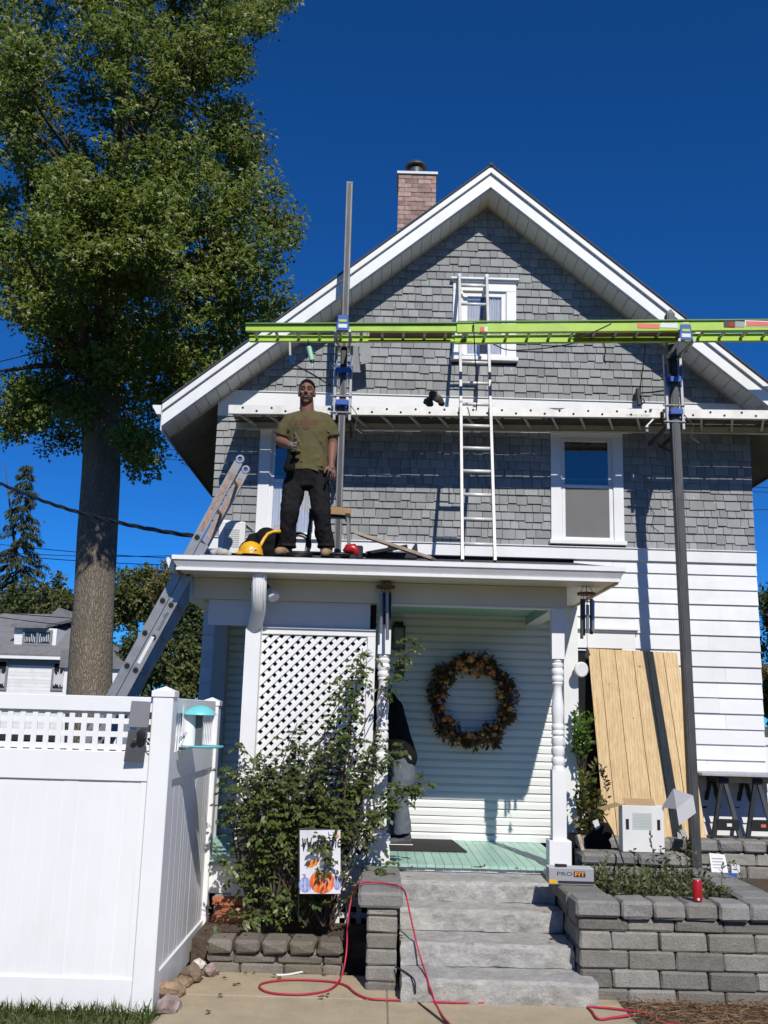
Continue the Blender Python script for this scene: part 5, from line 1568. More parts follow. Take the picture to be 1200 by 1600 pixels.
def plank(x0, x1, y0, y1, label, writing):
    a, b = at(x0, (y0[0] + y0[1]) / 2, 10.14), at(x1, (y1[0] + y1[1]) / 2, 10.14); hgt = .098
    t = thing('walk_plank', tuple(a), label, 'walk plank', 'aluminium walk planks on the pump jacks')
    off = Vector((0, .58, 0))
    for k, o in enumerate((Vector((0, 0, 0)), off)):
        m = MB(); m.bar(a + o, b + o, .022, hgt); s = 1 if k == 0 else -1
        for zz in (-1, 1): m.bar(a + o + Vector((0, s * .024, zz * (hgt / 2 - .004))), b + o + Vector((0, s * .024, zz * (hgt / 2 - .004))), .03, .008)
        m.build('rail', M['aluwhite'], t, bevel=.002)
    for k in range(4):
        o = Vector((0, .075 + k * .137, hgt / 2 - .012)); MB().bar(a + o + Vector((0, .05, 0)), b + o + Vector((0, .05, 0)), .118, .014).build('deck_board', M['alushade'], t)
    n = int((b - a).length / .30)
    for i in range(n):
        p = a + (b - a) * ((i + .5) / n)
        MB().bar(p + Vector((-.09, .02, -.015)), p + Vector((.09, .56, -.015)), .022, .022).build('rung', M['aluwhite'], t)
        for j, (dx, zz) in enumerate(((0, .018), (.15, -.014))):
            q = p + Vector((dx, 0, zz))
            if q.x < b.x - .03: MB().lathe([(.0125, -.0135), (.0125, -.0112)], q, 10, axis='y').build('rung_end', M['hole'], t)
    if writing: text(writing[0], .034, 'print', t, at(writing[1], writing[2], 10.14) + Vector((0, -.0118, 0)), b - a, (0, 0, 1))
    return t
plank(357, 1031, (632, 647.5), (638.5, 654), 'long worn aluminium walk plank behind the worker, ending at the right jack', ('MELANE GENESA', 978, 651))
plank(1036, 1330, (638.5, 654), (642, 658), 'second aluminium walk plank running past the right jack out of sight', None)

limeA = ladder('lime_ladder', 'lime green fibreglass ladder lying flat from the roof edge to the attic window', at(384, 512.5, 9.62), at(742, 513.5, 9.62), (0, .31, .0), 11, 'lime', .068, .024, t0=.035, rung_r=.017, group='lime green ladders held by the pump jacks')
limeB = ladder('lime_ladder', 'lime green fibreglass ladder with orange labels reaching past the right roof edge', at(714, 513.5, 9.60), at(1330, 509, 9.60), (0, .32, .0), 18, 'lime', .088, .026, t0=.02, rung_r=.017, group='lime green ladders held by the pump jacks')
for L_, (xa, xb), yc, w in ((limeA, (384, 742), 512.5, .068), (limeB, (714, 1330), 511, .088)):
    a, b = at(xa, yc, 9.62), at(xb, yc - (1 if L_ is limeA else 4), 9.62)
    MB().bar(a + Vector((0, -.012, w / 2 + .004)), b + Vector((0, -.012, w / 2 + .004)), .05, .012).build('rail_lip', M['limedark'], L_)
def sticker(x0, y0, x1, y1, mat, Y=9.60, par=limeB):
    a, b = at(x0, y1, Y - .0135), at(x1, y0, Y - .0135)
    return MB().box(a.x, b.x, Y - .0165, Y - .0134, a.z, b.z).build('sticker', M[mat], par)
sticker(750, 511, 756.5, 518, 'labelred'); sticker(757, 511, 762, 518, 'labelwhite')
for q in ((996, 506.2, 1030, 512.5, 'labelred'), (1032, 505.5, 1059, 511.8, 'labelwhite'), (1131, 502.5, 1148, 511.5, 'black'), (1138, 503.5, 1147, 510.5, 'red'), (1149, 502.5, 1162, 511, 'boxgrey'), (1164, 502, 1215, 510, 'labelwhite'), (1166, 503.2, 1213, 508.8, 'labelred')):
    sticker(*q[:4], q[4], Y=9.60 if q[4] not in ('red',) and q[:2] != (1166, 503.2) else 9.5968)
def board(x0, x1, y, Y0, Y1, label):
    a, b = at(x0, y, Y0), at(x1, y, Y0)
    t = MB().prism([(a.x, Y0, a.z), (b.x, Y0, b.z), (b.x, Y1, b.z), (a.x, Y1, a.z)], (0, 0, .03)).build('scaffold_board', M['oldwood']); tag(t, label, 'board', 'boards lying on the lime ladders')
board(577, 708, 515.5, 9.66, 9.88, 'brown board on the left lime ladder beside the blue bracket')
board(905, 1082, 514, 9.66, 9.88, 'brown board on the right lime ladder beside the right bracket')

# cords hanging from the lime ladder
def cord(name, pts, r, mat, label, cat='cord', group=None, smooth_n=6):
    """a smooth cord through points"""
    P = [Vector(p) for p in pts]; out = []
    for i in range(len(P) - 1):
        p0, p1, p2, p3 = P[max(i - 1, 0)], P[i], P[i + 1], P[min(i + 2, len(P) - 1)]
        for k in range(smooth_n):
            t = k / smooth_n
            out.append(.5 * ((2 * p1) + (p2 - p0) * t + (2 * p0 - 5 * p1 + 4 * p2 - p3) * t * t + (3 * p1 - p0 - 3 * p2 + p3) * t ** 3))
    out.append(P[-1])
    o = MB().tube(out, r, 6).build(name, M[mat], smooth=True); tag(o, label, cat, group); return o
cord('hanging_cable', [at(740, 503, 9.56), at(741, 530, 9.56), at(743, 570, 9.8), at(746, 610, 9.9), at(744, 642, 9.95)], .006, 'wire', 'black cord dropping from the lime ladder past the roof ladder')
cord('hanging_cable', [at(768, 536, 9.95), at(790, 546, 9.95), at(815, 547, 9.95), at(860, 543, 9.95), at(905, 535, 9.95)], .006, 'wire', 'black cord looped under the lime ladder right of the attic window')
cord('hanging_cable', [at(893, 530, 9.55), at(920, 522, 9.5), at(955, 506, 9.52)], .007, 'wire', 'black strap running over the lime ladder to its upper rail')
cord('hanging_cable', [at(943, 536, 9.95), at(946, 548, 10.1), at(944, 560, 10.1), at(946, 568, 10.1)], .007, 'wire', 'short black cord end hanging under the lime ladder')
cord('hanging_cable', [at(1008, 538, 10.0), at(1006, 562, 10.2), at(1000, 608, 10.5)], .006, 'wire', 'black cord holding the dark tool near the right jack')
cord('safety_rope', [at(462, 571, 10.2), at(490, 586, 10.25), at(517, 603, 10.2)], .008, 'wire', 'black rope slanting behind the worker to the left pole', 'rope')
tl = thing('hanging_tool', tuple(at(998, 622, 10.6)), 'black tool hung against the shingles left of the right jack', 'tool')
MB().bar(at(997, 607, 10.6), at(999, 634, 10.6), .055, .05, up=(0, 1, 0)).build('body', M['black'], tl, bevel=.008)
MB().tube([at(1002, 614, 10.55), at(1020, 613, 10.4), at(1040, 610, 10.3)], .009, 6).build('handle', M['black'], tl)
MB().tube([at(1003, 632, 10.58), at(1007, 628, 10.58), at(1004, 622, 10.58)], .007, 5).build('hook', M['steel'], tl)
# caulk gun and spade below the left end
cg = thing('caulk_gun', tuple(at(485, 540, 9.75)), 'green caulk tube in its gun hanging under the left lime ladder', 'caulk gun')
MB().tube([at(482.5, 542, 9.75), at(487.5, 563, 9.75)], .027, 14).build('tube', mk('green_tube', (.32, .60, .42), .4, .05), cg, auto=40)
MB().tube([at(487.5, 563.3, 9.75), at(488, 566.5, 9.75)], .021, 12).build('collar', M['black'], cg); MB().tube([at(488, 566.6, 9.75), at(488.5, 573, 9.75)], [.008, .003], 8).build('nozzle', M['labelwhite'], cg)
MB().tube([at(481, 530, 9.75), at(482.5, 541.8, 9.75)], .006, 6).build('rod', M['steel'], cg)
sp_ = thing('putty_knife', tuple(at(456, 550, 9.9)), 'steel scraper hanging under the left lime ladder beside the roof fascia', 'scraper')
MB().bar(at(453, 535, 9.9), at(453.5, 557, 9.9), .022, .014, up=(0, 1, 0)).build('handle', M['alu'], sp_)
MB().prism([at(451, 557, 9.9), at(461, 556, 9.9), at(460, 566, 9.9), at(456, 570, 9.9), at(452, 564, 9.9)], (0, .01, 0)).build('blade', M['steelbright'], sp_)
def loose(pts, Y, label, th=.01):
    o = MB().prism([at(x, y, Y + d) for x, y, d in pts], (0, th, 0)).build('loose_shingle', M['shingle']); tag(o, label, 'shingle', 'loose grey shingles')
loose([(561, 537, 0), (578, 536, 0), (581, 565.5, -.05), (565, 569, -.05)], 10.62, 'tilted loose grey shingle just right of the left jack')
loose([(549, 541, .0), (560.5, 541, 0), (563.5, 581.5, -.03), (551, 581.5, -.03)], 10.66, 'upright loose grey shingle behind the left jack')
loose([(1058, 1297, .1), (1070, 1296, .1), (1076, 1312, 0), (1059, 1310.5, 0)], 9.98, 'grey shingle scrap leaning by the foot of the plywood')
lump = MB()
for (x, y, r) in ((668, 627, .055), (677, 618, .06), (686, 624, .055), (690, 630, .04), (672, 631, .045)): lump.ell(at(x, y, 10.35), (r, r * .8, r * .85), 10, 8)
o = remesh(lump, 'paper_sack', mk('dark_sack', (.035, .027, .022), .9, .5, 12, dirt=.7, dirtcol=(.40, .37, .33)), None, .012, 1, .012, 14); tag(o, 'crumpled dark sack lying on the walk plank left of the roof ladder', 'sack')

# ------------------------------------------------------------------ things on the porch roof
def roofz(Y): return 3.297 + (Y - 8.63) * .172
def flatbox(name, label, cat, c, w, d, h, mat, rot=0, z=None):
    t = thing(name, c, label, cat); R_ = Matrix.Rotation(rot, 4, 'Z')
    m = MB(); m.box(-w / 2, w / 2, -d / 2, d / 2, 0, h); m.v = [tuple(R_ @ Vector(v) + Vector(c)) for v in m.v]; m.build('body', M[mat], t, bevel=.004)
    return t, lambda x, y, z_: R_ @ Vector((x, y, z_)) + Vector(c)
YB = 9.75
t, W_ = flatbox('carton', 'white printed carton standing on the porch roof behind the leaning ladder', 'carton', (xat(362, 850, YB), YB, roofz(YB)), .26, .22, .30, 'carton', .12)
for k in range(9): MB().prism([W_(-.075, -.1112, .24 - k * .021), W_(.075, -.1112, .24 - k * .021), W_(.075, -.1112, .229 - k * .021), W_(-.075, -.1112, .229 - k * .021)], (0, -.0015, 0)).build('printed_line', M['print'], t)
MB().prism([W_(-.13, -.11, .30), W_(.13, -.11, .30), W_(.12, -.02, .335), W_(-.11, -.03, .345)], (0, 0, .004)).build('flap', M['carton'], t)
MB().prism([W_(.13, -.11, .302), W_(.13, .11, .302), W_(.2, .1, .26), W_(.2, -.1, .25)], (0, 0, .004)).build('flap', M['carton'], t)
rg = MB(); c = Vector((xat(343, 855, 9.2), 9.2, roofz(9.2)))
for (dx, r) in ((-.05, .035), (0, .045), (.05, .04), (.09, .026)): rg.ell(c + Vector((dx, rnd.uniform(-.02, .02), r * .7)), (r * 1.2, r, r), 10, 8)
o = remesh(rg, 'rag', mk('pale_rag', (.42, .40, .37), .95, .2, 20), None, .009, 1, .008, 24); tag(o, 'pale crumpled rag at the left end of the porch roof', 'rag')
yt = thing('yellow_tool', (xat(392, 855, 9.15), 9.15, roofz(9.15)), 'yellow dome shaped tool with curved tube handle on the porch roof', 'tool')
c = Vector((xat(392, 855, 9.15), 9.15, roofz(9.15))); r_ = .118
MB().lathe([(r_ * 1.03, .0), (r_, .02), (r_ * .96, .045), (r_ * .82, .085), (r_ * .55, .115), (r_ * .2, .13), (.005, .132)], c + Vector((0, 0, .012)), 22).build('dome', M['yellow'], yt, auto=50)
cordpts = [c + Vector((.08, -.02, .07)), c + Vector((.10, 0, .13)), c + Vector((.12, .02, .18)), c + Vector((.15, .03, .225)), c + Vector((.20, .04, .25)), c + Vector((.27, .04, .255))]
MB().tube(cordpts, .016, 10).build('handle', M['yellow'], yt, smooth=True)
MB().box(c.x - .125, c.x - .06, c.y - .10, c.y - .04, c.z + .002, c.z + .03).build('foot', M['yellow'], yt, bevel=.006)
for k in range(3): MB().tube([c + Vector((-.02 + k * .03, -.105, .012)), c + Vector((-.01 + k * .03, -.118, .05)), c + Vector((.01 + k * .03, -.095, .055))], .006, 5).build('strap', M['labelwhite'], yt)
bg_ = MB(); YG = 9.5; c = Vector((xat(410, 850, YG), YG, roofz(YG)))
for (dx, dz, r) in ((-.15, .06, .09), (-.06, .12, .12), (.04, .16, .13), (.13, .12, .12), (.2, .06, .09), (.05, .05, .14)): bg_.ell(c + Vector((dx, rnd.uniform(-.04, .04), dz)), (r, r * .9, r), 12, 9)
o = remesh(bg_, 'tool_bag', M['blackcloth'], None, .014, 2, .016, 9); tag(o, 'black cloth tool bag slumped behind the yellow tool', 'bag')
for k, (px_, py_, Y_, rr, lab) in enumerate(((467, 838, 9.45, .12, 'black hose coil standing between the worker and his bag'), (468, 855, 9.15, .10, 'black hose coil lying flat by the left boot of the worker'), (530, 854, 9.2, .10, 'black hose coil lying flat between right boot and red tool'))):
    c = Vector((xat(px_, py_, Y_), Y_, roofz(Y_)))
    m = MB(); p = []
    for i in range(73):
        a = i / 72 * 2 * math.pi * 3; q = rr * (.92 + .08 * math.sin(a * .37 + k))
        p.append(c + (Vector((q * math.cos(a), .012 * (i / 36) , q + q * math.sin(a) + .012)) if k == 0 else Vector((q * 1.2 * math.cos(a), q * .8 * math.sin(a), .014 + .012 * i / 36))))
    o = m.tube(p, .011, 6).build('hose_coil', M['black'], smooth=True); tag(o, lab, 'hose', 'black hose coils on the porch roof')
# folding sawhorse behind the worker
def sawhorse(name, label, c, w, h, spread, leg_mats, beam=None, yaw=0, group=None, low=True):
    t = thing(name, tuple(c), label, 'sawhorse', group); c = Vector(c); R_ = Matrix.Rotation(yaw, 3, 'Z')
    P = lambda x, y, z: c + R_ @ Vector((x, y, z))
    for sx in (-1, 1):
        for k, sy in enumerate((-1, 1)):
            MB().bar(P(sx * (w / 2 + .03), sy * spread, 0), P(sx * w / 2, sy * .02, h), .045, .03, up=(1, 0, 0), w2=.035).build('leg', M[leg_mats[k]], t, bevel=.003)
            MB().bar(P(sx * (w / 2 + .03), sy * spread, 0), P(sx * (w / 2 + .03), sy * spread, .03), .06, .05, up=(1, 0, 0)).build('foot', M['black'], t)
        MB().bar(P(sx * w / 2, -.05, h - .03), P(sx * w / 2, .05, h - .03), .05, .07).build('head', M['black'], t, bevel=.006)
        MB().bar(P(sx * w / 2 - .0, 0, h - .02), P(sx * w / 2, 0, h + .05), .05, .02, up=(0, 1, 0)).build('bracket', M['black'], t)
    if low: MB().bar(P(-w / 2, 0, h * .35), P(w / 2, 0, h * .35), .05, .11).build('shelf', M['black'], t, bevel=.006)
    MB().bar(P(-w / 2, 0, h - .02), P(w / 2, 0, h - .02), .03, .05).build('crossbar', M['black'], t)
    if beam: MB().bar(P(-w / 2 - beam[0], 0, h + .035), P(w / 2 + beam[1], 0, h + .02), .09, .075).build('beam', M[beam[2]], t, bevel=.003)
    return t
YS = 9.62
M['pineblock'] = mk('wood_block', (.33, .20, .10), .8, .3, 12, stretch=(.3, 1, 1))
sawhorse('sawhorse', 'sawhorse with a wood block on top behind the worker on the porch roof', (xat(513, 860, YS), YS, roofz(YS)), .36, .44, .14, ('steel', 'greysteel'), (.0, .03, 'pineblock'), low=False)
rt = thing('red_tool', (xat(549, 858, 9.2), 9.2, roofz(9.2)), 'small red and black power tool on the porch roof beside the sawhorse', 'power tool')
c = Vector((xat(549, 858, 9.2), 9.2, roofz(9.2)))
MB().tube([c + Vector((-.055, 0, .06)), c + Vector((-.03, 0, .095)), c + Vector((.02, 0, .1)), c + Vector((.045, 0, .07)), c + Vector((.045, 0, .03))], [.035, .05, .052, .045, .035], 10).build('body', M['red'], rt, smooth=True)
MB().box(c.x - .02, c.x + .055, c.y - .035, c.y + .035, c.z + .0, c.z + .045).build('battery', M['black'], rt, bevel=.006)
MB().box(c.x + .045, c.x + .11, c.y - .03, c.y + .04, c.z + .0, c.z + .13).build('motor_housing', M['black'], rt, bevel=.012)
Y_ = 9.35
o = MB().bar(Vector((xat(559, 834, Y_), Y_, zat(559, 834, Y_))), Vector((xat(678, 862, 9.15), 9.12, roofz(9.12) + .02)), .19, .03).build('loose_plank', M['weatherwood'], bevel=.003); tag(o, 'weathered board sloping down onto the porch roof right of the red tool', 'board')
fs = thing('folded_sawhorse', (xat(630, 855, 9.6), 9.6, roofz(9.6)), 'folded black sawhorse lying behind the sloping board on the porch roof', 'sawhorse')
z0 = roofz(9.6); X0, X1 = xat(572, 850, 9.6), xat(652, 850, 9.6)
MB().box(X0, X1, 9.57, 9.63, z0 + .01, z0 + .07).build('crossbar', M['black'], fs, bevel=.005)
MB().bar((X0 + .02, 9.55, z0 + .05), (X1 - .1, 9.5, z0 + .12), .05, .03).build('leg', M['black'], fs); MB().bar((X0 + .05, 9.66, z0 + .05), (X1 - .02, 9.7, z0 + .10), .05, .03).build('leg', M['greysteel'], fs)
for xx in (X0 + .22, X1 - .04): MB().prism([(xx - .05, 9.6, z0 + .05), (xx + .05, 9.6, z0 + .05), (xx + .04, 9.6, z0 + .16), (xx + .02, 9.6, z0 + .17)], (0, .03, 0)).build('head', M['black'], fs)

# ------------------------------------------------------------------ porch things
wr_c = at(738, 1095, YW - .13)
wr = thing('wreath', tuple(wr_c), 'autumn wreath of dried leaves and orange flowers on the porch wall', 'wreath')
a_ = np.linspace(0, 2 * math.pi, 41); R0x, R0z = .385, .415
MB().tube([wr_c + Vector((R0x * math.cos(t), .03, R0z * math.sin(t))) for t in a_], .05, 9, cap=False).build('twig_ring', M['twig'], wr, smooth=True)
n = 2600; th = rng.uniform(0, 2 * math.pi, n); th = th + .12 * np.sin(th * 9); ph = rng.uniform(0, 2 * math.pi, n); rr = (.07 + .03 * np.sin(th * 5 + 1) + .02 * np.sin(th * 11)) * rng.random(n) ** .5 + .01
C = np.stack([(R0x + rr * np.cos(ph)) * np.cos(th), -.02 + rr * np.sin(ph) * .8, (R0z + rr * np.cos(ph)) * np.sin(th)], 1) + np.array(wr_c)
Dw = np.stack([np.cos(th) * np.cos(ph) - .8 * np.sin(th), np.sin(ph) * .6 - .3, np.sin(th) * np.cos(ph) + .8 * np.cos(th)], 1) * .6 + rng.normal(0, 1.0, (n, 3))
leaves('leaves', wr, C, rng.uniform(.04, .09, n), rng.uniform(.02, .04, n), M['wreathleaf'], Dw)
def flower(px, py, r, mat):
    c = at(px, py, YW - .21); m = MB()
    for k in range(14):
        a = k * 2.4; t_ = .25 + .75 * (k / 14); p = c + Vector((math.cos(a) * r * .55 * t_, -.02 * (1 - t_), math.sin(a) * r * .55 * t_)); m.ell(p, (r * .32, r * .2, r * .32), 6, 4)
    m.build('flower', M[mat], wr, smooth=True)
for (x, y, r, mt) in ((718, 1036, .055, 'wreathorange'), (735, 1030, .06, 'wreathyellow'), (750, 1038, .06, 'wreathorange'), (727, 1046, .05, 'wreathyellow'), (742, 1050, .05, 'wreathorange'), (770, 1050, .04, 'wreathorange'),
                      (692, 1087, .04, 'wreathorange'), (691, 1105, .045, 'wreathorange'), (694, 1124, .045, 'wreathorange'), (703, 1125, .035, 'wreathorange'), (733, 1148, .045, 'wreathorange'), (772, 1148, .042, 'wreathyellow'), (783, 1088, .042, 'wreathyellow'), (797, 1108, .045, 'wreathyellow'), (774, 1136, .04, 'wreathorange'), (765, 1162, .04, 'wreathorange'), (697, 1065, .04, 'wreathyellow'), (716, 1160, .03, 'wreathyellow')):
    flower(x, y, r, mt)
for k in range(46):
    t_ = rnd.uniform(0, 6.283); q_ = rnd.gauss(0, 6)
    flower(738 + (53 + q_) * math.cos(t_), 1095 - (57 + q_) * math.sin(t_), rnd.uniform(.018, .034), rnd.choice(['wreathorange', 'wreathorange', 'wreathyellow', 'rust']))
mt_ = [atz(606, 1330, ZF), atz(730, 1332.5, ZF), atz(704, 1309, ZF), atz(606, 1306, ZF)]
o = MB().prism([(p.x - (.75 if i in (0, 3) else 0), p.y if i < 2 else min(p.y, YW - .07), ZF + .0005) for i, p in enumerate(mt_)], (0, 0, .014)).build('door_mat', M['doormat'], bevel=.003); tag(o, 'black rubber mat lying on the pale green porch floor', 'mat')
ln = thing('porch_lantern', tuple(at(623, 990, YW - .1)), 'dark wall lantern on the porch wall behind the left post', 'lantern')
a, b = at(613, 1014, YW - .1), at(633, 982, YW - .1); cx = (a.x + b.x) / 2; hw = (b.x - a.x) / 2; cyy = YW - .12
fr = MB()
for sx in (-1, 1):
    for sy in (-1, 1): fr.bar((cx + sx * hw * .92, cyy + sy * hw * .92, a.z), (cx + sx * hw * .92, cyy + sy * hw * .92, b.z), .012, .012, up=(0, 1, 0))
fr.box(cx - hw, cx + hw, cyy - hw, cyy + hw, a.z - .012, a.z); fr.box(cx - hw, cx + hw, cyy - hw, cyy + hw, b.z, b.z + .012)
fr.add([(cx - hw * 1.1, cyy - hw * 1.1, b.z + .013), (cx + hw * 1.1, cyy - hw * 1.1, b.z + .013), (cx + hw * 1.1, cyy + hw * 1.1, b.z + .013), (cx - hw * 1.1, cyy + hw * 1.1, b.z + .013), (cx, cyy, b.z + .07)], [(0, 3, 2, 1), (0, 1, 4), (1, 2, 4), (2, 3, 4), (3, 0, 4)])
fr.build('frame', M['bronze'], ln)
MB().box(cx - hw * .8, cx + hw * .8, cyy - hw * .8, cyy + hw * .8, a.z + .001, b.z - .001).build('glass', mk('lantern_pane', (.26, .27, .26), .6, .1, spec=.2), ln)
MB().lathe([(.012, 0), (.02, .04), (.016, .07), (.003, .085)], (cx, cyy, a.z), 10).build('bulb', M['lampglass'], ln, smooth=True)
MB().bar((cx, cyy, b.z + .05), (cx, YW - .02, b.z + .05), .02, .02).build('bracket', M['bronze'], ln)
MB().box(cx - .05, cx + .05, YW - .035, YW - .018, a.z, b.z + .08).build('back_plate', M['bronze'], ln)
pt = thing('wall_plaque', tuple(at(624, 1047, YW - .02)), 'small bronze plaque on the porch wall under the lantern', 'plaque')
a, b = at(617, 1058, YW - .03), at(632, 1036, YW - .03)
MB().box(a.x, b.x, YW - .036, YW - .018, a.z, b.z).build('plate', mk('bronze_plate', (.10, .085, .045), .5, .4, 40), pt, bevel=.004)
MB().ell(((a.x + b.x) / 2, YW - .038, (a.z + b.z) / 2), (.025, .008, .04), 10, 6).build('relief', M['bronze'], pt, smooth=True)

def chime(px, py0, pyd, tubes, Y, label, r_disc, sail=None):
    t = thing('wind_chime', tuple(at(px, pyd, Y)), label, 'wind chime', 'wind chimes under the porch eave')
    top = at(px, py0, Y); c = at(px, pyd, Y)
    MB().lathe([(r_disc, 0), (r_disc, .022)], c, 18).build('disc', M['copper'], t, auto=40)
    for k in range(3):
        a = k * 2.1 + .3; MB().tube([top, c + Vector((r_disc * .85 * math.cos(a), r_disc * .85 * math.sin(a), .02))], .003, 4).build('string', M['wire'], t)
    for (x, y0, y1, d, mt) in tubes:
        a, b = at(x, y0, Y + d), at(x, y1, Y + d); MB().tube([a, b], .015, 10).build('tube', M[mt], t, auto=40)
        MB().tube([Vector((a.x, a.y, c.z)), a], .002, 4).build('string', M['wire'], t)
    ck = at(px, (pyd + tubes[0][2]) / 2, Y); MB().lathe([(.03, 0), (.03, .015)], ck, 12).build('striker', M['copper'], t)
    if sail: 
        MB().tube([c, at(px + 1, sail[0], Y)], .002, 4).build('string', M['wire'], t)
        MB().prism([at(px + 1, sail[0], Y), at(px + 6, sail[0] + 14, Y), at(px + 1, sail[0] + 21, Y), at(px - 3, sail[0] + 15, Y)], (0, .006, 0)).build('sail', M['bronze'], t)
chime(602.5, 904, 919, ((595.5, 926, 990, 0, 'steelbright'), (601, 926, 976, .05, 'black'), (605, 926, 1000, -.03, 'steelbright'), (609, 926, 984, .02, 'black')), 9.0, 'wind chime with dark tubes hanging in front of the left porch post', .085)
chime(916.5, 908, 930, ((909, 936, 998, 0, 'steel'), (918, 945, 984, -.04, 'steelbright'), (924, 936, 991, .03, 'steel'), (926.5, 938, 986, .0, 'steelbright'), (912, 936, 993, .05, 'steel')), 8.98, 'wind chime with a sail hanging under the right porch eave', .085, (1009, ))
fl2 = thing('flood_light', tuple(at(412, 898, 8.95)), 'twin flood light with dark bracket under the porch eave by the downspout', 'flood light')
b0 = at(411, 900, 8.95); MB().lathe([(.05, -.0), (.055, .02), (.03, .03)], (b0.x, 8.95, ZC - .031), 14).build('base', M['black'], fl2, auto=40)
b0 = Vector((b0.x, 8.95, ZC - .03))
MB().tube([b0, b0 + Vector((.05, -.02, -.06)), b0 + Vector((.075, -.03, -.09))], .017, 8).build('arm', M['black'], fl2, smooth=True)
MB().tube([b0, b0 + Vector((-.05, -.01, -.06)), b0 + Vector((-.08, -.01, -.11))], [.017, .02, .04], 8).build('arm', M['black'], fl2, smooth=True)
def lamp(c, d, r, par, L=.11):
    d = Vector(d).normalized(); c = Vector(c)
    MB().tube([c, c + d * L * .4, c + d * L * .8, c + d * L], [r * .45, r * .65, r, r], 16).build('bulb', M['lampglass'], par, smooth=True)
    MB().tube([c + d * (L + .0005), c + d * (L + .004)], [r * .92, r * .86], 16).build('lens', M['labelwhite'], par)
lamp(b0 + Vector((.075, -.03, -.085)), (.45, -.55, -.8), .055, fl2)
sl = thing('flood_lamp', tuple(at(908, 1046, YW - .25)), 'round white flood lamp on the house corner in front of the plywood', 'flood light')
c = at(901, 1046, YW - .22)
lamp(c, (.35, -.9, -.05), .082, sl, .10); MB().tube([c + Vector((-.06, .1, -.02)), c + Vector((-.01, .02, 0))], .014, 8).build('arm', M['labelwhite'], sl); MB().bar(c + Vector((-.07, .12, -.06)), c + Vector((-.07, .12, .06)), .03, .05, up=(0, 1, 0)).build('base', M['white'], sl)

# garden flag
FYg = 8.22
fg = thing('garden_flag', tuple(at(500, 1397, FYg)), 'white Welcome garden flag with orange and blue pumpkins in the rose bush', 'flag')
def FP(u, v, d=0.0):           # u across, v up, on the slightly rippled cloth
    x = 468.5 + 63.5 * u; y = 1396.5 - 99.5 * v
    return at(x, y, FYg - d + .012 * math.sin(u * 7 + v * 2))
nu, nv = 12, 16
m = MB(); vs = [FP(i / nu, j / nv) for j in range(nv + 1) for i in range(nu + 1)]
m.add(vs, [(j * (nu + 1) + i, j * (nu + 1) + i + 1, (j + 1) * (nu + 1) + i + 1, (j + 1) * (nu + 1) + i) for j in range(nv) for i in range(nu)])
m.build('cloth', M['flagcloth'], fg, smooth=True)
def blob(name, cu_, cv_, ru, rv, mat, d, n=20, wob=0):
    pts = [FP(cu_ + ru * math.cos(2 * math.pi * k / n) * (1 + wob * math.cos(2 * math.pi * k / n * 5)), cv_ + rv * math.sin(2 * math.pi * k / n), d) for k in range(n)]
    c = FP(cu_, cv_, d); m = MB(); m.add([c] + pts, [(0, k + 1, (k + 1) % n + 1) for k in range(n)]); return m.build(name, M[mat], fg)
M['pumplight'] = mk('pumpkin_light', (.82, .24, .07), .7, .2, 30); M['bluelight'] = mk('pumpkin_blue_light', (.36, .40, .62), .7, .2, 30)
for (cu_, cv_, ru, rv, mt, ml, d) in ((.13, .14, .16, .12, 'bluepumpkin', 'bluelight', .002), (.92, .17, .10, .11, 'bluepumpkin', 'bluelight', .002), (.55, .19, .31, .185, 'pumpkin', 'pumplight', .003)):
    blob('pumpkin', cu_, cv_, ru, rv, mt, d)
    for s in (-.55, 0, .55): blob('pumpkin_rib', cu_ + s * ru, cv_, ru * .2, rv * .86, ml, d + .001)
for (cu_, cv_, ru, rv, mt, d) in ((.64, .41, .05, .07, 'bluepumpkin', .0045), (.12, .275, .03, .035, 'bluepumpkin', .0045), (.72, .45, .03, .06, 'charcoal', .005)): blob('pumpkin_stem', cu_, cv_, ru, rv, mt, d)
for (cu_, cv_, ru, rv) in ((.27, .455, .10, .04), (.33, .49, .06, .035), (.20, .47, .05, .03), (.40, .50, .05, .05), (.88, .91, .07, .05)): blob('printed_leaf', cu_, cv_, ru, rv, 'orange', .003, wob=.35)
o = text('Welcome', .15, 'ink', fg, FP(.08, .66, .012), FP(.9, .72) - FP(.08, .66), (0, 0, 1), shear=.38, width=.312)
fx0, fx1, fz0, fz1 = FP(0, .7).x, FP(1, .7).x, FP(.5, 0).z, FP(.5, 1).z
for v in o.data.vertices:
    u_ = (v.co.x + worldloc(fg).x - fx0) / (fx1 - fx0); v_ = (v.co.z + worldloc(fg).z - fz0) / (fz1 - fz0)
    v.co.y = FYg + .012 * math.sin(u_ * 7 + v_ * 2) - .0045 - worldloc(fg).y
MB().tube([at(466.5, 1440, FYg + .02), at(466.5, 1294, FYg + .02)], .005, 6).build('stake', M['black'], fg); MB().tube([at(466.5, 1295, FYg + .02), at(534, 1297, FYg + .02)], .005, 6).build('rod', M['black'], fg)

# ------------------------------------------------------------------ terrace and planter things
Yb, Yt = 10.33, YW - .06
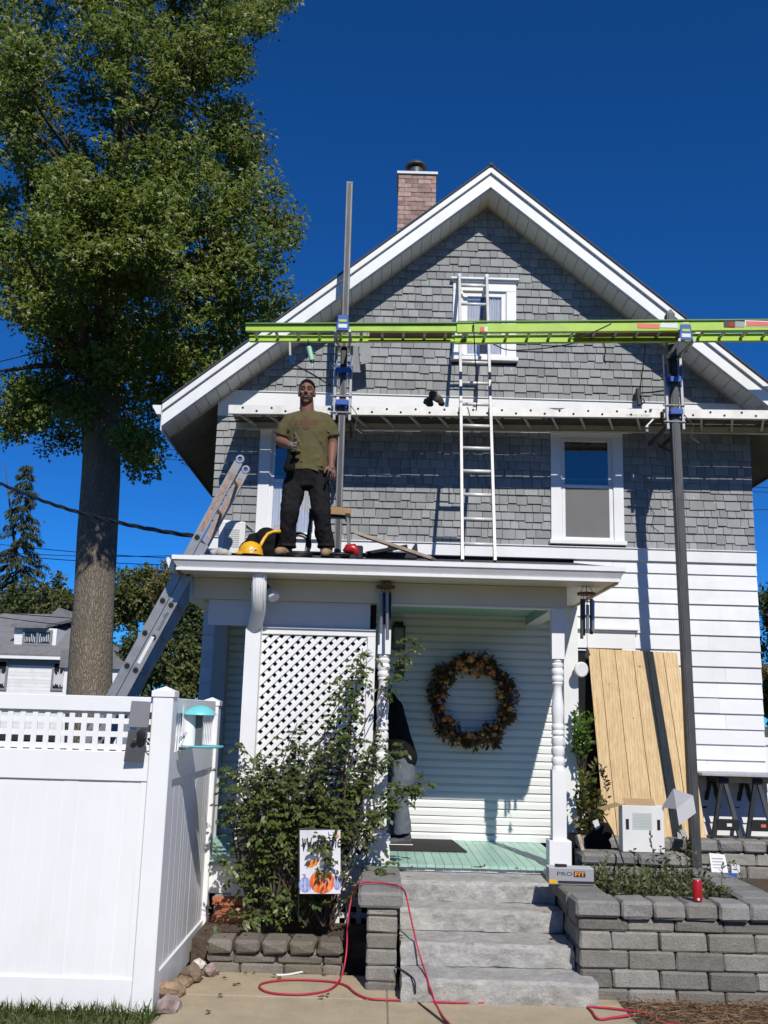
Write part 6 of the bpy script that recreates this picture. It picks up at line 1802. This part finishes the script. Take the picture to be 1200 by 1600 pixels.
# plywood siding sheet, plank by plank
ply = thing('plywood_sheet', tuple(at(1020, 1308, Yb)), 'large grooved pine siding sheet leaning over the lower window', 'siding sheet')
bl, br_, tl_, tr = at(945, 1303, Yb), at(1105, 1309, Yb), at(918.5, 1013, Yt), at(1058, 1020, Yt)
w_ = ((br_ - bl).length + (tr - tl_).length) / 2
zb_ = ZT + .004
bl = Vector((bl.x, Yb, zb_)); ex = (tr - tl_); ex.z = 0; ex = Vector((1, 0, .0)); 
tilt = math.radians(-5.2)
axx = Vector((math.cos(tilt), 0, math.sin(tilt))); Ht = (tl_ - bl).length
upv = (tl_ - bl).normalized()
axx = (tr - tl_).normalized(); W_p = (tr - tl_).length * 1.0
nrmv = axx.cross(upv).normalized()
brp = Vector((br_.x, Yb, zb_ + .0)); nrmv = (brp - bl).cross(tl_ - bl).normalized()
def pq(u, v): return (bl.lerp(brp, u)).lerp(tl_.lerp(tr, u), v)
cuts = [0, .125, .30, .50, .665, .84, 1.0]
for i in range(6):
    a = cuts[i] + .0035; b = cuts[i + 1] - .0035
    p = [pq(a, 0), pq(b, 0), pq(b, 1), pq(a, 1)]
    MB().prism(p, -nrmv * .016).build('plank', M['pine'], ply)
for cc in cuts[1:-1]:
    MB().bar(pq(cc, 0) - nrmv * .013, pq(cc, 1) - nrmv * .013, .02, .005, up=nrmv).build('groove', M['oldwood'], ply)
for (ku, kv, kr) in ((.56, .91, .016), (.42, .62, .010), (.2, .8, .009), (.72, .35, .011)): MB().lathe([(kr * .7, -.003), (kr, 0), (kr, .004)], pq(ku, kv), 12, axis='y').build('knot', M['rust'], ply)
# carton with open flaps
CYt = 9.42
cb0, cb1 = at(973.5, 1331, CYt), at(1039, 1334, CYt); zt_ = zat(1006, 1259, CYt)
ct = thing('carton', (cb0.x, CYt, z2b), 'white carton with open flaps and black hand holes on the low block wall', 'carton')
MB().box(cb0.x, cb1.x, CYt, CYt + .15, z2b + .002, zt_).build('body', M['carton'], ct, bevel=.003)
MB().box(cb0.x + .09, cb1.x - .11, CYt - .0025, CYt - .0005, zt_ - .21, zt_ - .06).build('printed_panel', mk('print_panel', (.52, .55, .53), .7, .03), ct)
for k in range(10): MB().box(cb0.x + .1, cb1.x - .12, CYt - .0042, CYt - .0026, zt_ - .078 - k * .013, zt_ - .073 - k * .013).build('printed_line', M['print'], ct)
for xh in (cb0.x + .045, cb1.x - .05):
    MB().tube([(xh, CYt - .0035, zt_ - .12), (xh, CYt - .0035, zt_ - .21)], .014, 10, flat=.12).build('hand_hole', M['hole'], ct)
MB().prism([(cb0.x + .03, CYt + .01, zt_), (cb1.x - .07, CYt + .01, zt_), (cb1.x - .07, CYt + .10, zt_ + .055), (cb0.x + .03, CYt + .10, zt_ + .055)], (0, .004, 0)).build('flap', M['kraft'], ct)
MB().prism([(cb0.x, CYt, zt_), (cb0.x, CYt + .26, zt_), (cb0.x - .19, CYt + .20, zt_ - .05), (cb0.x - .17, CYt + .02, zt_ - .055)], (0, 0, .004)).build('flap', M['kraft'], ct)
pf = [at(1034, 1262, CYt), at(1052, 1232, CYt - .02), at(1083, 1243, CYt - .10), at(1087.5, 1270, CYt - .16), at(1061, 1290, CYt - .2), at(1057, 1264, CYt - .14)]
MB().prism([pf[0], pf[1], pf[2], pf[5]], (0, .005, 0)).build('flap', M['boxgrey'], ct); MB().prism([pf[5], pf[2], pf[3], pf[4]], (0, .005, 0)).build('flap', M['boxgrey'], ct)
# nail box with lettering
q = atz(893, 1382.5, .684)
pb2 = thing('nail_box', (q.x, q.y, .684), 'grey PROFIT box on the planter cap beside the porch post', 'box')
x0, x1 = xat(858, 1370, q.y), xat(928, 1370, q.y); hb_ = zat(893, 1358, q.y) - .684
MB().box(x0, x1, q.y, q.y + .16, .684, .684 + hb_).build('body', M['boxgrey'], pb2, bevel=.002)
MB().box(x0 - .001, x1 + .001, q.y - .001, q.y + .161, .684 + hb_ + .0005, .684 + hb_ + .006).build('lid', mk('box_lid', (.5, .51, .52), .5, .05), pb2)
xm = x0 + (x1 - x0) * .55
MB().box(xm, xm + (x1 - x0) * .26, q.y - .002, q.y - .0002, .684 + hb_ * .50, .684 + hb_ * .86).build('logo_block', M['ink'], pb2)
text('PRO', hb_ * .36, 'ink', pb2, (x0 + (x1 - x0) * .18, q.y - .0005, .684 + hb_ * .56), (1, 0, 0), (0, 0, 1), width=(x1 - x0) * .34)
text('FIT', hb_ * .36, 'orange', pb2, (xm + .01, q.y - .0022, .684 + hb_ * .56), (1, 0, 0), (0, 0, 1), width=(x1 - x0) * .225, bold=.001)
MB().box(x0 + (x1 - x0) * .2, x1, q.y - .0018, q.y - .0002, .684 + hb_ * .07, .684 + hb_ * .24).build('stripe', M['ink'], pb2); MB().box(x0, x0 + (x1 - x0) * .17, q.y - .0018, q.y - .0002, .684 + hb_ * .06, .684 + hb_ * .30).build('stripe', M['yellow'], pb2)
MB().bar((x0 + .06, q.y + .05, .684 + hb_ + .02), (x0 + .15, q.y + .07, .684 + hb_ + .016), .03, .02).build('tape_piece', M['black'], pb2)
# red can
q = atz(1092.5, 1409.5, .684)
cn = thing('drink_can', (q.x, q.y, .684), 'red drink can standing on the planter cap stones', 'can')
rc = 7.1 * q.y / FPX; hc = zat(1092.5, 1374, q.y + .02) - .684
MB().lathe([(rc * .8, 0), (rc * .97, .008), (rc, .016), (rc, hc - .018), (rc * .8, hc - .004)], (q.x, q.y + rc, .684), 20).build('body', M['red'], cn, auto=40)
MB().lathe([(rc * .82, 0), (rc * .82, .005), (rc * .76, .006)], (q.x, q.y + rc, .684 + hc - .004), 18).build('lid', M['alu'], cn, auto=40)
MB().box(q.x - .012, q.x + .004, q.y - .002, q.y + .003, .695, .71).build('label_mark', M['labelwhite'], cn)
text('RED', .02, 'labelwhite', cn, (q.x - .015, q.y - .003, .75), (1, 0, 0), (0, 0, 1)) if 0 else None
# small packet by the pole
q = atz(1130, 1372, .62)
sc_ = thing('small_carton', (q.x, q.y, .62), 'small opened white packet on a dark blue tray behind the planter', 'carton')
YP_ = 9.2
a, b = at(1112, 1363, YP_), at(1137, 1337, YP_)
MB().prism([(a.x, YP_, a.z), (b.x, YP_, a.z - .005), (b.x - .005, YP_ + .06, b.z), (a.x + .003, YP_ + .06, b.z + .01)], (0, .02, 0)).build('front', M['carton'], sc_)
a2, b2_ = at(1118, 1378, YP_), at(1150, 1364, YP_); MB().box(a2.x, b2_.x, YP_ - .02, YP_ + .12, min(a2.z, .56), b2_.z).build('tray', M['blue'], sc_); 
MB().box(xat(1143, 1355, YP_), xat(1156, 1355, YP_), YP_, YP_ + .05, zat(1150, 1364, YP_), zat(1150, 1352, YP_)).build('lid', M['labelwhite'], sc_)
for k in range(4): MB().box(a.x + .02, b.x - .03, YP_ + .012 + k * .009, YP_ + .014 + k * .009, a.z + .035 + k * .025, a.z + .042 + k * .025).build('printed_line', M['print'], sc_)
# table of boards over two sawhorses at the right edge
YT = 10.45
zt_ = zat(1150, 1213, YT)
for k, (x, lab) in enumerate(((1133, 'left black folding sawhorse under the grey board table at the right edge'), (1186, 'right black folding sawhorse under the grey board table at the right edge'))):
    cx = xat(x, 1300, YT); t = thing('sawhorse', (cx, YT, ZT), lab, 'sawhorse', 'black sawhorses on the terrace')
    hz = zt_ - ZT - .07
    for sx in (-1, 1):
        MB().bar((cx + sx * .14, YT - .05, ZT), (cx + sx * .02, YT, ZT + hz), .05, .035, up=(0, 1, 0), w2=.04).build('leg', M['steel' if sx > 0 else 'black'], t, bevel=.004)
        MB().bar((cx + sx * .14, YT + .42, ZT), (cx + sx * .02, YT + .36, ZT + hz), .05, .035, up=(0, 1, 0), w2=.04).build('leg', M['black'], t)
    MB().box(cx - .05, cx + .05, YT - .03, YT + .40, ZT + hz, ZT + hz + .055).build('head', M['black'], t, bevel=.006)
    MB().box(cx - .10, cx + .13, YT - .06, YT - .02, ZT + .09, ZT + .2).build('shelf', M['black'], t, bevel=.006)
    MB().box(cx + .0, cx + .05, YT - .064, YT - .0605, ZT + .13, ZT + .16).build('label', M['labelwhite' if k == 0 else 'labelred'], t)
x0, x1 = xat(1092, 1210, YT), 5.2
o = MB().box(x0, x1, YT - .10, YT + .36, zt_ + .002, zt_ + .03).build('table_board', mk('grey_board', (.38, .40, .42), .6, .2, 8, dirt=.3), bevel=.003); tag(o, 'grey board lying across the two black sawhorses', 'board')
o = MB().bar((xat(1130, 1215, YT) , YT + .02, zt_ - .035), (5.2, YT + .1, zt_ - .035), .09, .06).build('table_beam', M['pine']); tag(o, 'raw wood beam under the grey board on the sawhorses', 'beam')
o = MB().bar(at(904, 1306, 9.55), at(911, 1331, 9.45), .03, .05, up=(0, 1, 0)).build('wood_offcut', M['weatherwood']); tag(o, 'short wood offcut leaning by the porch corner', 'offcut')
bk = MB()
for (x, y, r) in ((935, 1308, .10), (945, 1298, .08), (926, 1315, .09), (940, 1322, .09)): bk.ell(at(x, y, 9.95), (r, r * .8, r), 10, 8)
o = remesh(bk, 'trash_bag', M['blackcloth'], None, .014, 2, .015, 10); tag(o, 'black plastic bag under the brown shrub beside the plywood', 'bag')
o = MB().prism([at(926, 1283, 9.9), at(934, 1280, 9.9), at(938, 1292, 9.9), at(931, 1297, 9.9)], (0, .01, 0)).build('grey_scrap', M['greypaint']); tag(o, 'grey siding scrap lying in the brown shrub', 'scrap')
cord('black_cable', [at(943, 1275, 9.6), at(957, 1300, 9.3), at(970, 1335, 9.15), at(975, 1350, 9.0)], .008, 'wire', 'black cable slanting down in front of the low block wall')

# ------------------------------------------------------------------ cords on the ground
capz = zat(595, 1394, PY0 - .04) + .012
ztop = capz
g = .012
red = [atz(*p, g) for p in ((1195, 1612), (1050, 1600), (1010, 1584), (960, 1576), (900, 1571), (870, 1569), (780, 1567), (700, 1566), (640, 1563), (600, 1562), (575, 1560), (556, 1552), (541, 1540), (520, 1534), (480, 1531), (445, 1531), (415, 1535), (405, 1541), (415, 1549), (440, 1553), (480, 1553), (515, 1546))]
pf_ = atz(533, 1526, .05)
red += [pf_, at(541, 1490, 8.0), at(543, 1452, 8.05), at(546, 1420, 8.1), at(553, 1394, 8.15)]
red += [atz(561, 1381, ztop), atz(580, 1378.5, ztop + .004), atz(605, 1381, ztop), atz(626, 1386, ztop)]
red += [at(634, 1398, 8.05), at(640, 1425, 7.98), at(650, 1470, 7.80), at(659, 1503, 7.72), atz(665, 1520, .175), at(671, 1541, 7.40), atz(680, 1566, g), atz(692, 1588, g), atz(704, 1602, g), atz(716, 1625, g)]
cord('extension_cable', red, .0072, 'redcord', 'long red extension cord looped on the walk and over the stone pier', 'cord', smooth_n=7)
cord('black_cable', [atz(618, 1511, .168), atz(632, 1518, .168), at(647, 1531, 7.405), at(649, 1548, 7.40), atz(651, 1563, g), atz(672, 1580, g), atz(700, 1602, g), atz(712, 1612, g)], .006, 'wire', 'thin black cord down the bottom stone step onto the walk')
cord('white_strip', [atz(424, 1524, .008), atz(448, 1523, .008), atz(465, 1520, .012), atz(476, 1518, .01)], .008, 'labelwhite', 'white plastic strip lying in front of the low bed wall', 'strip')
cord('plug_lead', [atz(912, 1567, .012), atz(925, 1580, .012), atz(935, 1592, .012), atz(960, 1590, .012), atz(985, 1586, .02)], .008, 'redcord', 'short red cord end with white plug beside the planter wall', 'cord')
# ------------------------------------------------------------------ the two workers
M['teeth'] = mk('teeth', (.34, .30, .27), .5, .05)
def decal(o, pts, mat, name, n=(6, 6), lift=.003):
    """a print that follows the cloth: a grid between four front points, dropped onto the mesh along +Y"""
    off = worldloc(o) ; a, b, c, d = [Vector(p) for p in pts]; vs = []; ok = True
    for j in range(n[1] + 1):
        for i in range(n[0] + 1):
            u, v = i / n[0], j / n[1]; p = (a.lerp(b, u)).lerp(d.lerp(c, u), v)
            hit, loc, nr_, fi = o.ray_cast(Vector((p.x, p.y - 1.0, p.z)) - off, Vector((0, 1, 0)))
            vs.append((loc + off + nr_ * lift) if hit else p)
    m = MB(); W = n[0] + 1
    m.add(vs, [(j * W + i, j * W + i + 1, (j + 1) * W + i + 1, (j + 1) * W + i) for j in range(n[1]) for i in range(n[0])])
    return m.build(name, M[mat], o, smooth=True)

def hand(m, w, d, side, spread=.55, curl=.35, L=.085, palm=(.043, .018), index_out=None):
    """palm plus four unequal bent fingers and a thumb; w wrist, d finger direction, side thumb direction"""
    w, d, side = Vector(w), Vector(d).normalized(), Vector(side); side = (side - d * side.dot(d)).normalized(); nrm = d.cross(side)
    k = w + d * .085
    m.cap(w, w + d * .03, .030, .036, 10)
    for t in (-.026, -.009, .009, .026): m.cap(w + d * .02 + side * t * .8, k + side * t, .017, .0155, 8)
    ln = (.060, .074, .078, .068)
    for i, t in enumerate((-.030, -.010, .010, .030)):
        cu_ = curl; 
        if index_out is not None and i == 3: cu_ = index_out
        p = k + side * t; dd = (d + side * (t * spread * 8)).normalized(); l = ln[i]; a = cu_
        for s, (f, r0, r1) in enumerate(((.45, .0125, .0115), (.30, .0115, .0105), (.25, .0105, .0085))):
            q = p + (dd * math.cos(a) + nrm * math.sin(a)) * (l * f * 1.12); m.cap(p, q, r0, r1, 8); p = q; a += cu_ * .9
    b = w + d * .025 + side * .030; q = b + (side * .75 + d * .65 + nrm * .15).normalized() * .042; m.cap(b, q, .017, .0145, 8)
    m.cap(q, q + (side * .3 + d * .9 + nrm * .25).normalized() * .036, .0135, .010, 8)

# ---- worker standing on the porch roof
Y0 = 9.28
def J(x, y, d=0.0): return at(x, y, Y0 + d)
zr = roofz(Y0 - .05)
man = thing('person', (J(478, 862).x, Y0, zr), 'person in olive t-shirt and black trousers standing on the porch roof', 'person')
hc_ = J(479.5, 613)
b = MB()
b.ell(hc_ + Vector((0, .012, .022)), (.077, .097, .105), 20, 16)                      # skull
b.ell(hc_ + Vector((0, -.020, -.045)), (.062, .070, .085), 18, 14)                    # face and jaw
b.ell(hc_ + Vector((0, -.060, -.108)), (.033, .026, .024), 12, 9)                     # chin
b.cap(hc_ + Vector((0, -.092, .012)), hc_ + Vector((0, -.112, -.028)), .010, .0155, 10)   # nose
for s in (-1, 1):
    b.ell(hc_ + Vector((s * .012, -.102, -.030)), (.010, .010, .008), 8, 6)
    b.cap(hc_ + Vector((s * .014, -.089, .030)), hc_ + Vector((s * .048, -.077, .030)), .010, .009, 8)    # brow
    b.ell(hc_ + Vector((s * .046, -.066, -.022)), (.022, .018, .018), 10, 8)          # cheekbone
    b.ell(hc_ + Vector((s * .078, .012, -.014)), (.011, .022, .034), 10, 8)           # ear
b.cap(hc_ + Vector((-.020, -.084, -.071)), hc_ + Vector((.020, -.084, -.071)), .009, .009, 8)
b.cap(hc_ + Vector((0, .018, -.07)), J(480, 655, .035), .067, .072, 16)                # neck
b.cap(J(466, 664, .02), J(496, 664, .02), .05, .05, 14); b.cap(J(481, 672, .01), J(480, 735, .01), .10, .10, 18)
sL, eL, wL = J(447, 661, .0), J(436.5, 689, .02), J(456, 697, -.20)
b.cap(sL.lerp(eL, .32), eL, .049, .046, 14); b.cap(eL, eL.lerp(wL, .35), .047, .049, 14); b.cap(eL.lerp(wL, .35), wL, .049, .030, 14)
sR, eR, wR = J(513.5, 661, .0), J(520, 694, .03), J(517.5, 727, -.06)
b.cap(sR.lerp(eR, .32), eR, .050, .047, 14); b.cap(eR, eR.lerp(wR, .35), .047, .049, 14); b.cap(eR.lerp(wR, .35), wR, .049, .030, 14)
hand(b, wR, J(519.5, 745, -.10) - wR, (-.9, -.4, 0), .2, .45)
body = remesh(b, 'body', M['skin'], man, .0068, 2)
gm = MB(); hand(gm, wL + (wL - eL).normalized() * .0, J(468, 696, -.34) - wL, (.15, -.2, .9), .45, .42, index_out=.05)
# dusty work glove on the raised hand
gm.cap(wL - (wL - eL).normalized() * .03, wL, .034, .036, 12)
gv = remesh(gm, 'glove', M['glove'], man, .0055, 2)
# hair, beard, eyes, mouth
hr = MB(); hr.ell(hc_ + Vector((0, .022, .046)), (.0815, .098, .094), 20, 16)
hair = remesh(hr, 'hair', M['hair'], man, .008, 1, .004, 60)
for v in hair.data.vertices:      # hairline: keep the cap above the brow
    w = v.co + worldloc(man) - hc_
    lim = .058 if w.y < -.04 else (.018 if w.y < .02 else -.06)
    if w.z < lim: v.co = v.co + Vector((-w.x * .14, -(w.y - .02) * .14, (lim - w.z) * .35))
bd = MB(); bd.ell(hc_ + Vector((0, -.0255, -.064)), (.0632, .0705, .0735), 18, 14)
beard = bd.build('beard', M['hair'], man, smooth=True)
bm = bmesh.new(); bm.from_mesh(beard.data)
lo = worldloc(man)
kill = [f for f in bm.faces if (f.calc_center_median() + lo - hc_).z > -.058 - .035 * min(1, abs((f.calc_center_median() + lo - hc_).x) / .06) * 0 or (f.calc_center_median() + lo - hc_).z > -.083 and abs((f.calc_center_median() + lo - hc_).x) < .026]
bmesh.ops.delete(bm, geom=kill, context='FACES'); bm.to_mesh(beard.data); bm.free()
M['beardskin'] = mk('short_beard', (.066, .034, .023), .8, .3, 80); beard.data.materials.clear(); beard.data.materials.append(M['beardskin'])
MB().cap(hc_ + Vector((-.022, -.0945, -.060)), hc_ + Vector((.022, -.0945, -.060)), .0055, .0055, 8).build('moustache', M['beardskin'], man, smooth=True)
for s in (-1, 1):
    e = MB().ell(hc_ + Vector((s * .031, -.0815, .010)), (.0135, .008, .0065), 12, 8).build('eye', M['eye'], man, smooth=True)
    MB().ell(hc_ + Vector((s * .031, -.0885, .010)), (.0062, .003, .006), 10, 6).build('iris', M['ink'], e, smooth=True)
    MB().cap(hc_ + Vector((s * .016, -.0975, .029)), hc_ + Vector((s * .048, -.0845, .031)), .0042, .0032, 8).build('eyebrow', M['hair'], man, smooth=True)
    MB().cap(hc_ + Vector((s * .019, -.0885, .0175)), hc_ + Vector((s * .044, -.081, .0165)), .0035, .003, 8).build('eyelid', M['skin'], man, smooth=True)
MB().cap(hc_ + Vector((-.017, -.0935, -.0745)), hc_ + Vector((.017, -.0935, -.0745)), .0070, .0070, 10).build('lips', M['lip'], man, smooth=True)
MB().cap(hc_ + Vector((-.011, -.0988, -.0735)), hc_ + Vector((.011, -.0988, -.0735)), .0024, .0024, 8).build('teeth', M['teeth'], man, smooth=True)
# t-shirt
s = MB()
s.cap(J(454, 659, .02), J(508, 659, .02), .072, .072, 16)
def oval(m, rows, n=22):
    base = len(m.v)
    for (c, rx, ry) in rows:
        for j in range(n):
            t = 2 * math.pi * j / n; m.v.append(tuple(c + Vector((rx * math.cos(t), ry * math.sin(t), 0))))
    k = len(rows)
    for i in range(k - 1):
        for j in range(n): m.f.append((base + i * n + j, base + i * n + (j + 1) % n, base + (i + 1) * n + (j + 1) % n, base + (i + 1) * n + j)); m.m.append(0)
    m.f.append(tuple(base + j for j in range(n))[::-1]); m.m.append(0); m.f.append(tuple(base + (k - 1) * n + j for j in range(n))); m.m.append(0)
for sx_ in (-1, 1): s.cap(J(480.5 + sx_ * 8.5, 648, .03), J(480.5 + sx_ * 27, 656.5, .02), .046, .072, 14)
oval(s, [(J(480, 739, .0), .212, .150), (J(480, 733, .0), .212, .150), (J(480.5, 712, .0), .200, .140), (J(481, 690, .0), .204, .135), (J(481, 672, .0), .212, .135), (J(481, 658, .01), .20, .115), (J(480.5, 650, .02), .15, .098), (J(480.5, 647, .025), .105, .086), (J(480.5, 645.5, .028), .088, .078)])
s.tube([J(452, 657.5, .01), J(444, 669, .01), J(440, 681, .02)], [.066, .072, .076], 16); s.tube([J(509, 657.5, .01), J(515.5, 669, .01), J(518.5, 683, .02)], [.066, .072, .076], 16)
for (p_, q_, r_) in ((J(463, 704, -.135), J(500, 716, -.13), .009), (J(470, 720, -.145), J(508, 729, -.12), .010), (J(490, 672, -.13), J(508, 700, -.11), .008), (J(459, 676, -.12), J(470, 698, -.14), .008), (J(478, 731, -.148), J(503, 738, -.13), .009), (J(455, 664, -.08), J(447, 674, -.07), .010), (J(508, 664, -.07), J(514, 676, -.07), .010)):
    s.cap(p_, q_, r_, r_ * .5, 8)                                                   # folds in the cloth
shirt = remesh(s, 'shirt', M['shirt'], man, .0085, 5, .0095, 9)
decal(shirt, (J(473.5, 668, -.2), J(481.5, 668, -.2), J(481.5, 646, -.2), J(473.5, 646, -.2)), 'faded', 'print')
for (x0, x1) in ((458, 465), (466, 472.5), (482.5, 489), (490, 497)): decal(shirt, (J(x0, 660, -.2), J(x1, 660, -.2), J(x1, 652.5, -.2), J(x0, 652.5, -.2)), 'faded', 'print', (3, 3))
# black tool pouch under the raised hand
tp_ = MB(); tp_.cap(J(455, 716, -.165), J(452, 731, -.155), .046, .056, 12); tp_.cap(J(458, 709, -.17), J(467, 707, -.19), .03, .018, 10)
remesh(tp_, 'tool_pouch', M['blackcloth'], man, .01, 2, .006, 12)
# trousers
t_ = MB()
oval(t_, [(J(479.5, 764, .0), .17, .125), (J(479.5, 752, .0), .195, .135), (J(479.5, 740, .0), .198, .137), (J(480, 728, 0), .19, .13)])
for (hip, kn, an) in ((J(461.5, 757, .0), J(452, 800, -.09), J(448, 853, .0)), (J(498, 757, .0), J(502, 801, -.05), J(509, 853, .05))):
    t_.tube([hip + Vector((0, 0, .05)), hip, hip.lerp(kn, .5), kn, kn.lerp(an, .5), an + Vector((0, 0, .03)), an + Vector((0, 0, -.015))], [.105, .112, .101, .087, .082, .084, .094], 18)
remesh(t_, 'trousers', M['denim'], man, .0105, 2, .016, 11)
for (x, dx) in ((444, -.05), (508, .02)):
    f = MB(); a = Vector((xat(x + 3, 856, Y0), Y0 + .05, zr + .055)); tt = Vector((xat(x, 858, Y0) + dx * .6, Y0 - .16, zr + .035))
    f.cap(a, a.lerp(tt, .5), .056, .052, 12); f.cap(a.lerp(tt, .5), tt, .052, .045, 12); f.cap(a, a + Vector((0, .02, .09)), .05, .055, 12)
    o = remesh(f, 'boot', M['boot'], man, .009, 2)
    for v in o.data.vertices:
        zz = v.co.z + worldloc(man).z
        if zz < zr + .006: v.co.z += (zr + .006 - zz)
    MB().bar(a + Vector((0, .06, -.045)), tt + Vector((0, -.035, -.026)), .098, .022, w2=.088).build('sole', M['black'], man, bevel=.006)
# pliers in the hanging hand
pp = thing('pliers', tuple(J(515, 752, -.14)), 'black handled pliers in the hanging hand of the roof worker', 'pliers')
for s_, e_ in (((513, 738), (508, 757)), ((519, 742), (523.5, 765))): MB().tube([J(516, 736, -.145), J(*s_, -.15), J(*e_, -.15)], [.011, .012, .010], 8).build('grip', M['black'], pp, smooth=True)
MB().tube([J(516, 737, -.145), J(515.5, 731, -.145)], [.012, .006], 8).build('jaw', M['steelbright'], pp)

# ---- worker bent over at the porch door
Y1 = 10.38
def K(x, y, d=0.0): return at(x + 11 + (7 if y > 1185 else 0), y, Y1 + d)
m2 = thing('person', (K(612, 1310).x, Y1, ZF), 'person in black top and grey jeans bending at the porch door, mostly behind the post', 'person')
b = MB(); h2 = K(566, 1062, -.05)
b.ell(h2 + Vector((.01, 0, .02)), (.095, .077, .105), 18, 14); b.ell(h2 + Vector((-.03, 0, -.05)), (.066, .058, .08), 16, 12); b.cap(h2 + Vector((-.105, 0, .0)), h2 + Vector((-.115, 0, -.03)), .01, .014, 8)
for s_ in (-1, 1): b.ell(h2 + Vector((.01, s_ * .078, -.01)), (.022, .01, .033), 8, 6)
b.cap(h2 + Vector((.03, 0, -.06)), K(586, 1090, -.02), .055, .065, 12); b.cap(K(590, 1100), K(612, 1180), .12, .12, 14)
for s_ in (-1, 1):
    sh, el, wr2 = K(588, 1100, s_ * .17 - .02), K(570, 1142, s_ * .2 - .05), K(538, 1160, s_ * .12 - .1)
    b.cap(sh, el, .055, .045, 12); b.cap(el, wr2, .045, .03, 12); hand(b, wr2, (-.9, -.1, -.2), (0, -s_, .3), .2, .4)
remesh(b, 'body', M['skin'], m2, .008, 2)
s = MB()
for (p, q, r0, r1) in ((K(590, 1092, -.0), K(598, 1110, 0), .115, .135), (K(598, 1110), K(608, 1150), .14, .145), (K(608, 1150), K(620, 1184), .14, .14)):
    s.cap(p + Vector((0, -.08, 0)), q + Vector((0, -.08, 0)), r0, r1, 16); s.cap(p + Vector((0, .08, 0)), q + Vector((0, .08, 0)), r0, r1, 16)
for s_ in (-1, 1): s.tube([K(590, 1096, s_ * .15), K(580, 1118, s_ * .19 - .02), K(571, 1140, s_ * .2 - .04)], [.085, .075, .07], 14)
remesh(s, 'jacket', M['blackcloth'], m2, .012, 2, .008, 8)
t_ = MB()
t_.ell(K(612, 1184, 0), (.15, .19, .125), 18, 12)
for s_, kx in ((-1, 0), (1, -8)):
    t_.tube([K(618, 1180, s_ * .09), K(613 + kx * 1.3, 1215, s_ * .1), K(604 + kx * 1.5, 1245, s_ * .11), K(609 + kx, 1275, s_ * .11), K(612 + kx, 1303, s_ * .11)], [.125, .122, .100, .086, .090], 16)
remesh(t_, 'jeans', M['greydenim'], m2, .012, 2, .010, 9)
for s_, kx in ((-1, 0), (1, -8)):
    f = MB(); a = K(613 + kx, 1308, s_ * .11); a.z = ZF + .045; tt = a + Vector((-.17, -.03, -.012))
    f.cap(a + Vector((.05, 0, 0)), a, .042, .046, 10); f.cap(a, tt, .046, .036, 10); f.cap(a + Vector((.02, 0, 0)), a + Vector((.03, 0, .05)), .045, .045, 10)
    remesh(f, 'sneaker', M['sneaker'], m2, .008, 2)
    MB().bar(a + Vector((.09, 0, -.036)), tt + Vector((-.03, 0, -.024)), .095, .02, w2=.08).build('sole', M['labelwhite'], m2, bevel=.006)
hr = MB().ell(h2 + Vector((.022, 0, .045)), (.098, .082, .09), 18, 12); remesh(hr, 'hair', M['hair'], m2, .009, 1, .004, 50)
